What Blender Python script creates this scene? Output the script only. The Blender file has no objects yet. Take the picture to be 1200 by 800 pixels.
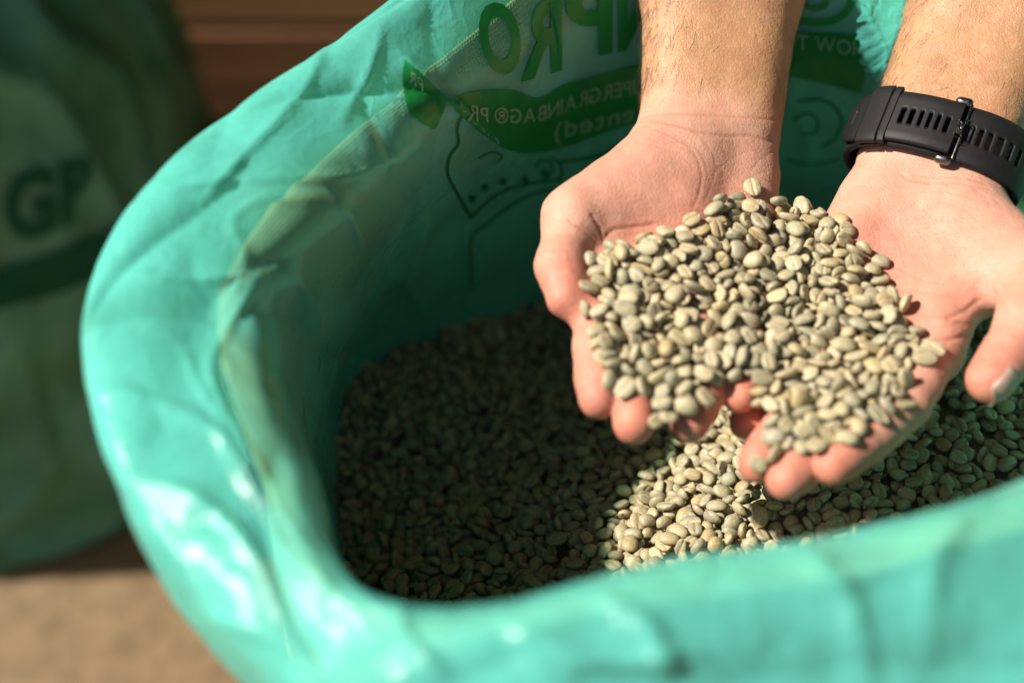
import bpy, bmesh, math, random, base64
import numpy as np
from mathutils import Vector, Matrix, Quaternion
from mathutils.bvhtree import BVHTree

# ------------------------------------------------------------------ camera, light, exposure
SC = bpy.context.scene
COL = SC.collection
PITCH = math.radians(45)
CAM_Z = 1.08
FILM_W = 36.0 / 50.0
cam_data = bpy.data.cameras.new('camera')
cam_data.lens = 50
cam_data.sensor_width = 36
cam_data.clip_start = 0.02
cam_data.clip_end = 200
cam_data.dof.use_dof = True
cam_data.dof.focus_distance = 0.626
cam_data.dof.aperture_fstop = 3.1
cam = bpy.data.objects.new('camera', cam_data)
cam.location = (0, 0, CAM_Z)
cam.rotation_euler = (math.pi / 2 - PITCH, 0, 0)
COL.objects.link(cam)
SC.camera = cam

SUN_DIR = Vector((-0.69, -0.07, 0.720)).normalized()       # towards the sun
elev = math.asin(SUN_DIR.z)
azim = math.atan2(SUN_DIR.x, SUN_DIR.y)
world = bpy.data.worlds.new('World')
SC.world = world
world.use_nodes = True
wn = world.node_tree
for n in list(wn.nodes):
    wn.nodes.remove(n)
sky = wn.nodes.new('ShaderNodeTexSky')
sky.sky_type = 'NISHITA'
sky.sun_disc = False
sky.sun_elevation = elev
sky.sun_rotation = azim
sky.dust_density = 2.5
bg = wn.nodes.new('ShaderNodeBackground')
bg.inputs['Strength'].default_value = 0.06
wo = wn.nodes.new('ShaderNodeOutputWorld')
wn.links.new(sky.outputs[0], bg.inputs[0])
wn.links.new(bg.outputs[0], wo.inputs[0])

sun_data = bpy.data.lights.new('sun', 'SUN')
sun_data.energy = 5.0
sun_data.angle = math.radians(1.8)
sun_data.color = (1.0, 0.925, 0.80)
sun = bpy.data.objects.new('sun', sun_data)
sun.rotation_euler = SUN_DIR.to_track_quat('Z', 'Y').to_euler()
sun.location = SUN_DIR * 20
COL.objects.link(sun)

SC.view_settings.view_transform = 'Standard'
SC.view_settings.look = 'None'
SC.view_settings.exposure = 0.6
SC.view_settings.gamma = 1.0
SC.view_settings.use_curve_mapping = False
SC.cycles.use_denoising = True
SC.cycles.max_bounces = 12
SC.cycles.diffuse_bounces = 3
SC.cycles.transmission_bounces = 6
SC.cycles.transparent_max_bounces = 12
SC.cycles.caustics_reflective = False
SC.cycles.caustics_refractive = False
SC.cycles.sample_clamp_indirect = 6

# ------------------------------------------------------------------ helpers
SP, CP = math.sin(PITCH), math.cos(PITCH)

def at(px, py, d):
    """Place in the world of a spot of the photograph (1200x800) lying d metres deep."""
    a = (px - 600) / 1200 * FILM_W
    b = -(py - 400) / 1200 * FILM_W
    return Vector((d * a, d * (CP + b * SP), CAM_Z + d * (-SP + b * CP)))

def at_z(px, py, z):
    b = -(py - 400) / 1200 * FILM_W
    return at(px, py, (CAM_Z - z) / (SP - b * CP))

def to_px(P):
    """Photograph coordinates of an (n,3) array of places."""
    P = np.asarray(P, dtype=np.float64)
    q = P - np.array([0, 0, CAM_Z])
    dep = q[:, 1] * CP - q[:, 2] * SP
    up = q[:, 1] * SP + q[:, 2] * CP
    return np.stack([600 + q[:, 0] / dep / FILM_W * 1200, 400 - up / dep / FILM_W * 1200], 1), dep

def np_noise(p, seed=0):
    """Gradient noise, p is (n,3); about -1..1."""
    p = np.asarray(p, dtype=np.float64)
    i = np.floor(p).astype(np.int64)
    f = p - i
    u = f * f * f * (f * (f * 6 - 15) + 10)
    out = np.zeros(len(p))
    for dx in (0, 1):
        for dy in (0, 1):
            for dz in (0, 1):
                h = (i[:, 0] + dx) * 374761393 + (i[:, 1] + dy) * 668265263 + (i[:, 2] + dz) * 2147483647 + seed * 974634777
                h = (h ^ (h >> 13)) * 1274126177
                h = h ^ (h >> 16)
                a = (h & 1023) / 1023.0 * 2 * np.pi
                c = ((h >> 10) & 1023) / 1023.0 * 2 - 1
                s = np.sqrt(1 - c * c)
                g = np.cos(a) * s * (f[:, 0] - dx) + np.sin(a) * s * (f[:, 1] - dy) + c * (f[:, 2] - dz)
                w = (u[:, 0] if dx else 1 - u[:, 0]) * (u[:, 1] if dy else 1 - u[:, 1]) * (u[:, 2] if dz else 1 - u[:, 2])
                out += g * w
    return out * 1.6

def smooth(a, b, x):
    t = np.clip((x - a) / (b - a), 0, 1)
    return t * t * (3 - 2 * t)

def mesh_obj(name, verts, faces, mat, parent=None, shade=True):
    me = bpy.data.meshes.new(name)
    if isinstance(verts, np.ndarray):
        verts = verts.tolist()
    if isinstance(faces, np.ndarray):
        faces = faces.tolist()
    me.from_pydata(verts, [], faces)
    if shade:
        me.shade_smooth()
    if mat:
        me.materials.append(mat)
    ob = bpy.data.objects.new(name, me)
    COL.objects.link(ob)
    if parent:
        ob.parent = parent
    return ob

def bm_obj(name, bm, mat, parent=None, shade=True):
    me = bpy.data.meshes.new(name)
    bm.normal_update()
    bm.to_mesh(me)
    bm.free()
    if shade:
        me.shade_smooth()
    me.materials.append(mat)
    ob = bpy.data.objects.new(name, me)
    COL.objects.link(ob)
    if parent:
        ob.parent = parent
    return ob

def tag(o, label=None, cat=None, group=None, kind=None):
    if label: o['label'] = label
    if cat: o['category'] = cat
    if group: o['group'] = group
    if kind: o['kind'] = kind
    return o

def empty(name, loc):
    o = bpy.data.objects.new(name, None)
    o.location = loc
    o.empty_display_size = 0.02
    COL.objects.link(o)
    return o

def child(o, parent):
    """Parents o and keeps it where it stands."""
    o.parent = parent
    o.matrix_parent_inverse = Matrix.Translation(-Vector(parent.location))
    return o

class NT:
    """Short hand for building a material's nodes."""
    def __init__(self, name):
        self.m = bpy.data.materials.new(name)
        self.m.use_nodes = True
        self.t = self.m.node_tree
        for n in list(self.t.nodes):
            self.t.nodes.remove(n)
        self.out = self.n('ShaderNodeOutputMaterial')
    def n(self, kind, **kw):
        n = self.t.nodes.new(kind)
        for k, v in kw.items():
            setattr(n, k, v)
        return n
    def link(self, a, b):
        self.t.links.new(a, b)
    def noise(self, scale, detail=4, rough=0.55, vec=None):
        n = self.n('ShaderNodeTexNoise')
        n.inputs['Scale'].default_value = scale
        n.inputs['Detail'].default_value = detail
        n.inputs['Roughness'].default_value = rough
        if vec is None:
            vec = self.n('ShaderNodeTexCoord').outputs['Object']
        self.link(vec, n.inputs['Vector'])
        return n.outputs[0]
    def ramp(self, fac, stops):
        r = self.n('ShaderNodeValToRGB')
        e = r.color_ramp.elements
        while len(e) < len(stops):
            e.new(0.5)
        for k, (p, c) in enumerate(stops):
            e[k].position = p
            e[k].color = (*c, 1) if len(c) == 3 else c
        self.link(fac, r.inputs[0])
        return r.outputs[0]
    def mix(self, fac, a, b, mode='MIX'):
        m = self.n('ShaderNodeMix', data_type='RGBA', blend_type=mode)
        self.put(fac, m.inputs[0])
        self.put(a, m.inputs[6])
        self.put(b, m.inputs[7])
        return m.outputs[2]
    def math(self, op, a, b=0.0):
        m = self.n('ShaderNodeMath', operation=op)
        self.put(a, m.inputs[0])
        self.put(b, m.inputs[1])
        return m.outputs[0]
    def put(self, v, sock):
        if isinstance(v, bpy.types.NodeSocket):
            self.link(v, sock)
        elif isinstance(v, (tuple, list)) and len(v) == 3 and sock.type == 'RGBA':
            sock.default_value = (*v, 1)
        else:
            sock.default_value = v
    def bump(self, height, strength=0.3, dist=0.001, normal=None):
        b = self.n('ShaderNodeBump')
        b.inputs['Strength'].default_value = strength
        b.inputs['Distance'].default_value = dist
        self.link(height, b.inputs['Height'])
        if normal is not None:
            self.link(normal, b.inputs['Normal'])
        return b.outputs[0]
    def principled(self, **kw):
        p = self.n('ShaderNodeBsdfPrincipled')
        for k, v in kw.items():
            self.put(v, p.inputs[k.replace('_', ' ')])
        return p
    def done(self, shader):
        self.link(shader if isinstance(shader, bpy.types.NodeSocket) else shader.outputs[0], self.out.inputs['Surface'])
        return self.m
# ------------------------------------------------------------------ materials of the place
def mat_floor():
    t = NT('earth_floor')
    a = t.noise(7, 7, 0.68)
    b = t.noise(48, 6, 0.75)
    c = t.ramp(a, [(0.32, (0.140, 0.090, 0.046)), (0.5, (0.205, 0.138, 0.074)), (0.68, (0.29, 0.202, 0.115))])
    c = t.mix(0.45, c, t.ramp(b, [(0.35, (0.09, 0.058, 0.03)), (0.7, (0.36, 0.255, 0.15))]))
    nb = t.bump(t.noise(120, 6, 0.7), 0.5, 0.004)
    return t.done(t.principled(Base_Color=c, Roughness=0.9, Normal=nb))

def mat_wood(name, dark, light):
    t = NT(name)
    tc = t.n('ShaderNodeTexCoord').outputs['Object']
    mp = t.n('ShaderNodeMapping')
    mp.inputs['Scale'].default_value = (1.2, 14, 22)
    t.link(tc, mp.inputs[0])
    g = t.noise(2.2, 7, 0.65, mp.outputs[0])
    c = t.ramp(g, [(0.28, dark), (0.72, light)])
    nb = t.bump(g, 0.35, 0.003)
    return t.done(t.principled(Base_Color=c, Roughness=0.75, Normal=nb))

def jute_nodes(t, scale, dark, light):
    uv = t.n('ShaderNodeUVMap').outputs[0]
    mp = t.n('ShaderNodeMapping')
    mp.inputs['Scale'].default_value = (scale, scale, scale)
    t.link(uv, mp.inputs[0])
    ws = []
    for d in ('X', 'Y'):
        w = t.n('ShaderNodeTexWave', wave_type='BANDS', bands_direction=d)
        w.inputs['Scale'].default_value = 1.0
        w.inputs['Distortion'].default_value = 0.8
        w.inputs['Detail'].default_value = 2
        w.inputs['Detail Scale'].default_value = 0.6
        t.link(mp.outputs[0], w.inputs['Vector'])
        ws.append(w.outputs['Fac'])
    h = t.math('MULTIPLY', ws[0], ws[1])
    c = t.ramp(h, [(0.05, dark), (0.6, light)])
    c = t.mix(0.5, c, t.mix(t.noise(40, 4), dark, light))
    return c, h

def mat_jute():
    t = NT('jute_cloth')
    c, h = jute_nodes(t, 185, (0.42, 0.31, 0.15), (0.80, 0.66, 0.40))
    nb = t.bump(h, 0.6, 0.0012)
    return t.done(t.principled(Base_Color=c, Roughness=0.92, Normal=nb))

def film_shader(t, clear, body, back, fac, rough, nb):
    """A thin plastic film: part clear and tinted, part milky, with a glossy skin."""
    tr = t.n('ShaderNodeBsdfTransparent')
    t.put(clear, tr.inputs[0])
    di = t.n('ShaderNodeBsdfDiffuse')
    t.put(body, di.inputs[0])
    tl = t.n('ShaderNodeBsdfTranslucent')
    t.put(back, tl.inputs[0])
    t.link(nb, di.inputs['Normal'])
    t.link(nb, tl.inputs['Normal'])
    m1 = t.n('ShaderNodeMixShader')
    m1.inputs[0].default_value = 0.18
    t.link(di.outputs[0], m1.inputs[1]); t.link(tl.outputs[0], m1.inputs[2])
    m2 = t.n('ShaderNodeMixShader')
    t.put(fac, m2.inputs[0])
    t.link(tr.outputs[0], m2.inputs[1]); t.link(m1.outputs[0], m2.inputs[2])
    gl = t.n('ShaderNodeBsdfGlossy')
    t.put(rough, gl.inputs['Roughness'])
    gl.inputs[0].default_value = (1, 1, 1, 1)
    t.link(nb, gl.inputs['Normal'])
    lw = t.n('ShaderNodeLayerWeight')
    lw.inputs['Blend'].default_value = .5
    t.link(nb, lw.inputs['Normal'])
    f5 = t.math('POWER', lw.outputs['Facing'], 4.0)
    fr = t.math('ADD', t.math('MULTIPLY', f5, .34), .022)
    m3 = t.n('ShaderNodeMixShader')
    t.link(fr, m3.inputs[0])
    t.link(m2.outputs[0], m3.inputs[1]); t.link(gl.outputs[0], m3.inputs[2])
    return m3

def mat_film():
    t = NT('green_plastic_film')
    n1 = t.noise(55, 3, 0.5)
    n2 = t.noise(210, 3, 0.55)
    tc = t.n('ShaderNodeTexCoord').outputs['Object']
    warp = t.n('ShaderNodeMix', data_type='RGBA', blend_type='LINEAR_LIGHT')
    wn_ = t.n('ShaderNodeTexNoise')
    wn_.inputs['Scale'].default_value = 22
    t.link(tc, wn_.inputs['Vector'])
    warp.inputs[0].default_value = 0.12
    t.link(tc, warp.inputs[6]); t.link(wn_.outputs['Color'], warp.inputs[7])
    cr = []
    for sc_ in (9, 23):
        vo = t.n('ShaderNodeTexVoronoi', feature='DISTANCE_TO_EDGE')
        vo.inputs['Scale'].default_value = sc_
        t.link(warp.outputs[2], vo.inputs['Vector'])
        cr.append(t.ramp(vo.outputs['Distance'], [(0.0, (1,) * 3), (0.035, (0.35,) * 3), (0.12, (0,) * 3)]))
    h = t.math('ADD', n1, t.math('MULTIPLY', n2, 0.40))
    h = t.math('ADD', h, t.math('MULTIPLY', cr[0], 0.16))
    h = t.math('ADD', h, t.math('MULTIPLY', cr[1], 0.07))
    nb = t.bump(h, 0.30, 0.004)
    clear = t.mix(t.noise(14, 3), (0.54, 0.92, 0.79), (0.68, 0.95, 0.86))
    thin = t.n('ShaderNodeAttribute', attribute_name='thin').outputs['Fac']
    fac = t.math('MULTIPLY', t.ramp(t.noise(18, 3), [(0.32, (0.42,) * 3), (0.68, (0.64,) * 3)]), t.math('SUBTRACT', 1.0, t.math('MULTIPLY', thin, .68)))
    m = film_shader(t, clear, (0.185, 0.87, 0.78), (0.16, 0.85, 0.72), fac, t.ramp(t.noise(30, 3), [(0.3, (0.22,) * 3), (0.7, (0.42,) * 3)]), nb)
    return t.done(m)

def mat_print(name, col, fac):
    t = NT(name)
    n1 = t.noise(55, 3, 0.5)
    nb = t.bump(n1, 0.3, 0.003)
    m = film_shader(t, tuple(min(1, c * 1.6) for c in col), col, col, fac, 0.3, nb)
    return t.done(m)

M = {}
M['floor'] = mat_floor()
M['wood'] = mat_wood('dark_wood', (0.10, 0.054, 0.022), (0.25, 0.142, 0.058))
M['wood_mid'] = mat_wood('brown_wood', (0.22, 0.122, 0.05), (0.42, 0.25, 0.112))
M['wood_red'] = mat_wood('reddish_wood', (0.13, 0.062, 0.027), (0.27, 0.135, 0.06))
M['jute'] = mat_jute()
M['film'] = mat_film()
M['print'] = mat_print('green_ink', (0.018, 0.31, 0.075), 0.92)
M['print_pale'] = mat_print('pale_green_ink', (0.30, 0.62, 0.40), 0.80)
M['print_line'] = mat_print('green_line_ink', (0.02, 0.22, 0.09), 0.75)

# ------------------------------------------------------------------ ground
fl = mesh_obj('floor', [(-40, -40, 0), (40, -40, 0), (40, 40, 0), (-40, 40, 0)], [(0, 1, 2, 3)], M['floor'], shade=False)
tag(fl, 'bare light brown earth floor under the sacks', None, None, 'structure')

# ------------------------------------------------------------------ the open sack: jute outside, green plastic liner inside
#        outer rim of the liner      shoulder (mouth of the jute)     foot of the inner wall
STATIONS = [
    ((-.154, .362, .722), (-.086, .370, .710), (-.086, .410, .538)),
    ((-.150, .413, .727), (-.079, .408, .710), (-.092, .470, .520)),
    ((-.127, .464, .732), (-.054, .452, .708), (-.093, .525, .512)),
    ((-.090, .510, .737), (-.040, .475, .708), (-.070, .563, .510)),
    ((-.044, .560, .745), (.000, .535, .700), (-.020, .590, .513)),
    ((.020, .625, .775), (.050, .585, .700), (.050, .622, .525)),
    ((.100, .665, .800), (.110, .600, .700), (.120, .635, .540)),
    ((.180, .660, .790), (.190, .590, .700), (.200, .615, .560)),
    ((.300, .600, .760), (.270, .550, .710), (.270, .560, .578)),
    ((.380, .500, .730), (.330, .480, .715), (.310, .480, .592)),
    ((.380, .380, .720), (.330, .380, .715), (.320, .400, .600)),
    ((.310, .270, .710), (.270, .340, .718), (.270, .335, .605)),
    ((.180, .215, .695), (.170, .296, .720), (.160, .305, .605)),
    ((.070, .195, .690), (.067, .266, .720), (.060, .285, .600)),
    ((-.022, .190, .690), (-.010, .247, .720), (-.010, .275, .590)),
    ((-.066, .228, .700), (-.047, .258, .718), (-.050, .290, .575)),
    ((-.123, .290, .715), (-.067, .310, .712), (-.076, .335, .555)),
]
S_OUT = np.array([s[0] for s in STATIONS])
S_SHO = np.array([s[1] for s in STATIONS])
S_BOT = np.array([s[2] for s in STATIONS])
S_MID = np.array((.10, .42, 0.0))
# the rim flares up and out on the left; on the near side it rolls over
FLARE = np.array([.008] * 5 + [0] * 8 + [0, .0, .004, .008])
S_OUT[:, :2] *= ((CAM_Z - S_OUT[:, 2] - FLARE) / (CAM_Z - S_OUT[:, 2]))[:, None]
S_OUT[:, 2] += FLARE
S_OUT[:2, 0] -= .001
RISE = np.array([.001] * 5 + [.004] * 6 + [.008] * 4 + [.004, .001])

def catmull(P, t, closed):
    """P (n,...) points, t (m,) in units of points."""
    n = len(P)
    i = np.floor(t).astype(int)
    if not closed:
        i = np.clip(i, 0, n - 2)
    f = (t - i).reshape((-1,) + (1,) * (P.ndim - 1))
    def g(k):
        return P[k % n] if closed else P[np.clip(k, 0, n - 1)]
    a, b, c, d = g(i - 1), g(i), g(i + 1), g(i + 2)
    return b + 0.5 * f * (c - a + f * (2 * a - 5 * b + 4 * c - d + f * (3 * (b - c) + d - a)))

MM_ = .001

FAR = np.array([0, .35, .9, 1, 1, 1, 1, 1, 1, .8, .4, 0, 0, 0, 0, 0, 0.])

def loop_rows(film=True):
    """Control rows from the base up over the rim and down inside."""
    out, sho, bot = S_OUT, S_SHO, S_BOT
    ctr = S_MID
    def toward(P, k, z):
        Q = P + (ctr - P) * k
        Q = Q.copy(); Q[:, 2] = z
        return Q
    if film:
        wxy = sho * .35 + bot * .65
        drop = toward(out, .02, 0); drop[:, 2] = out[:, 2] - .05
        drop2 = toward(out, .15, 0); drop2[:, 2] = out[:, 2] - .12
        w = FAR[:, None]
        big = ctr + (wxy - ctr) * 1.20
        drop2[:, :2] = (drop2 * (1 - w) + big * w)[:, :2]
        big = ctr + (out * .6 + (ctr + (wxy - ctr) * 1.16) * .4 - ctr) * 1.0
        drop[:, :2] = (drop * (1 - w) + big * w)[:, :2]
        crest = out * .5 + sho * .5
        crest[:, 2] = np.maximum(out[:, 2], sho[:, 2]) + RISE
        wall = sho * .35 + bot * .65
        wall[:, 2] = bot[:, 2] + (sho[:, 2] - bot[:, 2]) * .40
        und = toward(bot, .10, 0); und[:, 2] = bot[:, 2] - .045
        return np.stack([drop2, drop, out, crest, sho, wall, bot, und])
    sout = sho + (sho - ctr) * np.array((.07, .07, 0)); sout[:, 2] = sho[:, 2] - .02
    body = ctr + (bot - ctr) * 1.10
    wxy = ctr + (sho * .35 + bot * .65 - ctr) * 1.10
    s2 = wxy.copy(); s2[:, 2] = sho[:, 2] - .12
    b1 = body.copy(); b1[:, 2] = .42
    b2 = ctr + (body - ctr) * 1.03; b2[:, 2] = .20
    b3 = body.copy(); b3[:, 2] = .05
    b4 = ctr + (body - ctr) * .9; b4[:, 2] = .004
    top = sho.copy(); top[:, 2] -= .0055
    top[5:12, 2] -= .022
    sout[5:12, 2] -= .03
    n = (ctr - sho); n[:, 2] = 0; n /= np.linalg.norm(n, axis=1, keepdims=True)
    top -= n * .003
    wall = sho * .35 + bot * .65 - n * .012
    wall[:, 2] = bot[:, 2] + (sho[:, 2] - bot[:, 2]) * .40
    bt = bot - n * .022
    return np.stack([b4, b3, b2, b1, s2, sout, top, wall, bt])

def sheet(rows, nt, ns, s0=0.0):
    R, T = rows.shape[0], rows.shape[1]
    s = np.linspace(s0, R - 1, ns)
    t = np.linspace(0, T, nt, endpoint=False)
    A = catmull(rows, s, False)                 # ns,T,3
    A = np.swapaxes(A, 0, 1)                    # T,ns,3
    B = catmull(A, t, True)                     # nt,ns,3
    return B, t, s

def sheet_normals(B):
    dt = np.roll(B, -1, 0) - np.roll(B, 1, 0)
    ds = np.gradient(B, axis=1)
    n = np.cross(dt, ds)
    return n / (np.linalg.norm(n, axis=2, keepdims=True) + 1e-12)

def sheet_mesh(name, B, mat, uvscale=True, parent=None, flip=False):
    nt, ns = B.shape[:2]
    idx = np.arange(nt * ns).reshape(nt, ns)
    a = idx[:, :-1]; b = np.roll(idx, -1, 0)[:, :-1]
    c = np.roll(idx, -1, 0)[:, 1:]; d = idx[:, 1:]
    F = np.stack([a, d, c, b] if flip else [a, b, c, d], -1).reshape(-1, 4)
    ob = mesh_obj(name, B.reshape(-1, 3), F, mat, parent)
    me = ob.data
    # UVs in metres along the loop and along the profile
    ring = np.linalg.norm(np.roll(B, -1, 0) - B, axis=2).mean(1)
    u = np.concatenate([[0], np.cumsum(ring)])
    prof = np.linalg.norm(np.diff(B, axis=1), axis=2).mean(0)
    v = np.concatenate([[0], np.cumsum(prof)])
    uv = me.uv_layers.new(name='UVMap')
    it, js = np.meshgrid(np.arange(nt), np.arange(ns - 1), indexing='ij')
    quads = [(it, js), (it + 1, js), (it + 1, js + 1), (it, js + 1)]
    if flip:
        quads = [quads[0], quads[3], quads[2], quads[1]]
    co = np.stack([np.stack([u[q[0]], v[q[1]]], -1) for q in quads], 2).reshape(-1)
    uv.data.foreach_set('uv', co.astype(np.float32))
    return ob

# liner
B, tt, ss = sheet(loop_rows(True), 520, 170)
N = sheet_normals(B)
T2, S2 = np.meshgrid(tt, ss, indexing='ij')
# pleats run along the profile, softer at the rim; creases cross them at an angle
w_rim = smooth(0.2, 1.2, S2) * (1 - 0.35 * smooth(4.4, 5.4, S2))
ang = T2 / len(STATIONS) * 2 * np.pi
def pleat(freq, sfreq, slant, seed):
    """Noise that closes round the loop."""
    a = ang + slant * S2
    p = np.stack([np.cos(a) * freq, np.sin(a) * freq, S2 * sfreq], -1).reshape(-1, 3)
    return np_noise(p + 17.3 * seed, seed).reshape(T2.shape)
ridge = lambda x: 1 - np.minimum(np.abs(x) * 2.0, 1)
p1 = pleat(2.2, .30, 0.0, 1)
p2 = pleat(2.6, .35, .22, 2)
p3 = pleat(1.9, .55, -.42, 3)
p4 = np_noise(B.reshape(-1, 3) * 22, 4).reshape(T2.shape)
p5 = np_noise(B.reshape(-1, 3) * np.array((50, 50, 30)), 5).reshape(T2.shape)
sharp = lambda x: ridge(x) ** 2.2
disp = .0065 * p1 + .0024 * sharp(p2) + .0030 * sharp(p3) + .0002 * sharp(p4)
front = np.maximum(smooth(10.5, 12, T2), 1 - smooth(.2, 1.5, T2))
disp = disp + front * (.0018 * np_noise(B.reshape(-1, 3) * 26, 6) + .0009 * sharp(np_noise(B.reshape(-1, 3) * 40, 7))).reshape(T2.shape)
disp = (disp - disp.mean()) * w_rim
disp *= 1 - 0.6 * smooth(5.5, 6.5, S2)
disp *= 1 - 0.55 * np.exp(-((S2 - 1.9) / .5) ** 2) - 0.6 * np.exp(-((S2 - 4.2) / .55) ** 2)
LINER = B + N * disp[..., None]
# folds that stand out in the film: lines of the photograph, height in mm, half width
CREASES = [
    ([(112, 455), (180, 470), (250, 505), (310, 590), (350, 655), (392, 692)], 4.0, 9),
    ([(305, 325), (268, 385), (250, 440), (285, 520), (335, 600), (380, 675)], 3.4, 7),
    ([(215, 400), (235, 450), (262, 500), (290, 570)], 2.4, 6),
    ([(505, 165), (430, 200), (340, 213), (250, 218), (180, 225)], 2.4, 5),
    ([(265, 360), (285, 305), (272, 262), (305, 236), (330, 228)], 2.2, 5),
    ([(300, 240), (345, 232), (380, 228)], 2.5, 6),
    ([(470, 62), (500, 92), (534, 126), (600, 180)], 4.5, 8),
    ([(345, 322), (372, 370), (380, 425)], 4.0, 8),
    ([(395, 228), (428, 292), (440, 335)], 3.5, 7),
    ([(488, 212), (494, 262), (478, 335)], 3.5, 7),
    ([(545, 262), (556, 315), (540, 345)], 3.0, 7),
    ([(430, 300), (470, 330), (500, 370)], 3.0, 7),
    ([(380, 60), (350, 110), (300, 170), (240, 240)], 3.0, 9),
    ([(450, 30), (430, 90), (390, 150)], 3.0, 8),
    ([(160, 320), (230, 330), (300, 320)], 3.0, 9),
    ([(140, 560), (220, 580), (290, 640), (330, 720)], 4.0, 13),
    ([(240, 720), (320, 740), (400, 800)], 3.5, 14),
    ([(470, 715), (480, 750), (530, 800)], 4.0, 15),
    ([(700, 695), (760, 735), (790, 800)], 5.0, 16),
    ([(950, 645), (1000, 715), (1020, 800)], 5.0, 16),
    ([(1150, 590), (1100, 660), (1090, 760)], 4.5, 16),
    ([(600, 730), (700, 770), (840, 760)], 3.5, 14),
    ([(860, 690), (980, 690), (1100, 640)], 3.0, 14),
    ([(930, 120), (950, 170), (940, 220)], 3.0, 7),
    ([(1000, 0), (1030, 50), (1070, 90)], 3.0, 6)]
lp = LINER.reshape(-1, 3)
ln = sheet_normals(LINER).reshape(-1, 3)
view = lp - np.array((0, 0, CAM_Z))
ln = ln * -np.sign((ln * view).sum(1))[:, None]
lpx, _ = to_px(lp)
jit = np.stack([np_noise(lp * 22, 61), np_noise(lp * 22, 62)], 1) * 4
add = np.zeros(len(lp))
for poly, hh, ww in CREASES:
    P = catmull(np.array(poly, float), np.linspace(0, len(poly) - 1, 24), False)
    best = np.full(len(lp), 1e9); tt_ = np.zeros(len(lp))
    near = (np.abs(lpx[:, 0] - P[:, 0].mean()) < np.ptp(P[:, 0]) / 2 + 120) & (np.abs(lpx[:, 1] - P[:, 1].mean()) < np.ptp(P[:, 1]) / 2 + 120)
    q = (lpx + jit)[near]
    b_ = np.full(len(q), 1e9); t_ = np.zeros(len(q))
    for i in range(len(P) - 1):
        d = P[i + 1] - P[i]
        u = np.clip(((q - P[i]) @ d) / (d @ d), 0, 1)
        r = np.linalg.norm(q - P[i] - u[:, None] * d, axis=1)
        cr = d[0] * (q[:, 1] - P[i][1]) - d[1] * (q[:, 0] - P[i][0])
        r = np.where(cr > 0, r, r * 1.9)               # one flank steep, one long
        m = r < b_
        b_[m] = r[m]; t_[m] = (i + u[m]) / (len(P) - 1)
    prof = np.exp(-b_ / ww) * np.sin(np.pi * np.clip(t_, .04, .96)) ** .6
    add[near] += prof * hh * MM_
vis = smooth(.05, .35, -(ln * view / np.linalg.norm(view, axis=1, keepdims=True)).sum(1))
LINER = (lp + ln * (add * vis)[:, None]).reshape(LINER.shape)
liner = sheet_mesh('plastic_liner', LINER, M['film'])
# the film is stretched thin where it lies on the mouth of the jute
thin = np.exp(-((S2 - 3.50 - .18 * pleat(3, .2, 0, 9)) / .36) ** 2) * np.clip(.62 + 1.1 * pleat(3.2, .5, .1, 8), .08, 1) * (1 - .85 * smooth(11, 12, T2) * (1 - smooth(15.2, 16.2, T2)))
thin = np.maximum(thin, .18 * smooth(2.4, 3.4, S2) * smooth(4.0, 5.0, T2) * (1 - smooth(8, 9, T2)) * (1 - smooth(5, 5.6, S2)))
thin = np.maximum(thin, .55 * smooth(.15, .6, np_noise(LINER.reshape(-1, 3) * 17, 91)).reshape(S2.shape) * (1 - .7 * smooth(3.4, 4.4, T2)) * (1 - .4 * smooth(11, 12, T2) * (1 - smooth(15.2, 16.2, T2))))
av = liner.data.attributes.new('thin', 'FLOAT', 'POINT')
av.data.foreach_set('value', thin.ravel().astype(np.float32))
tag(liner, 'shiny translucent green plastic liner folded out over the rim of the open jute sack', 'plastic liner')

Bo, _, _ = sheet(loop_rows(False)[:6], len(tt), 70)
Nl = sheet_normals(LINER)
k5 = int(np.argmin(np.abs(ss - 5)))
inward = np.sign((Nl[:, k5] * (S_MID + (0, 0, .6) - LINER[:, k5])).sum(1).mean())
hug = [int(np.argmin(np.abs(ss - v))) for v in np.linspace(3.30, 6.6, 64)]
dist_ = .0028 + .005 * smooth(3.9, 4.8, ss[hug])
Bi = LINER[:, hug] - inward * Nl[:, hug] * dist_[None, :, None]
Bj = np.concatenate([Bo, Bi], 1)
for _ in range(2):                                     # ease the turn over the mouth
    Bj[:, 66:76] = (Bj[:, 65:75] + Bj[:, 66:76] * 2 + Bj[:, 67:77]) / 4
sack = sheet_mesh('jute_sack', Bj, M['jute'])
tag(sack, 'large open tan jute sack that holds the green liner and the beans', 'sack')
# ------------------------------------------------------------------ the person's arms and hands: one surface grown from bones
MM = .001

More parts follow.
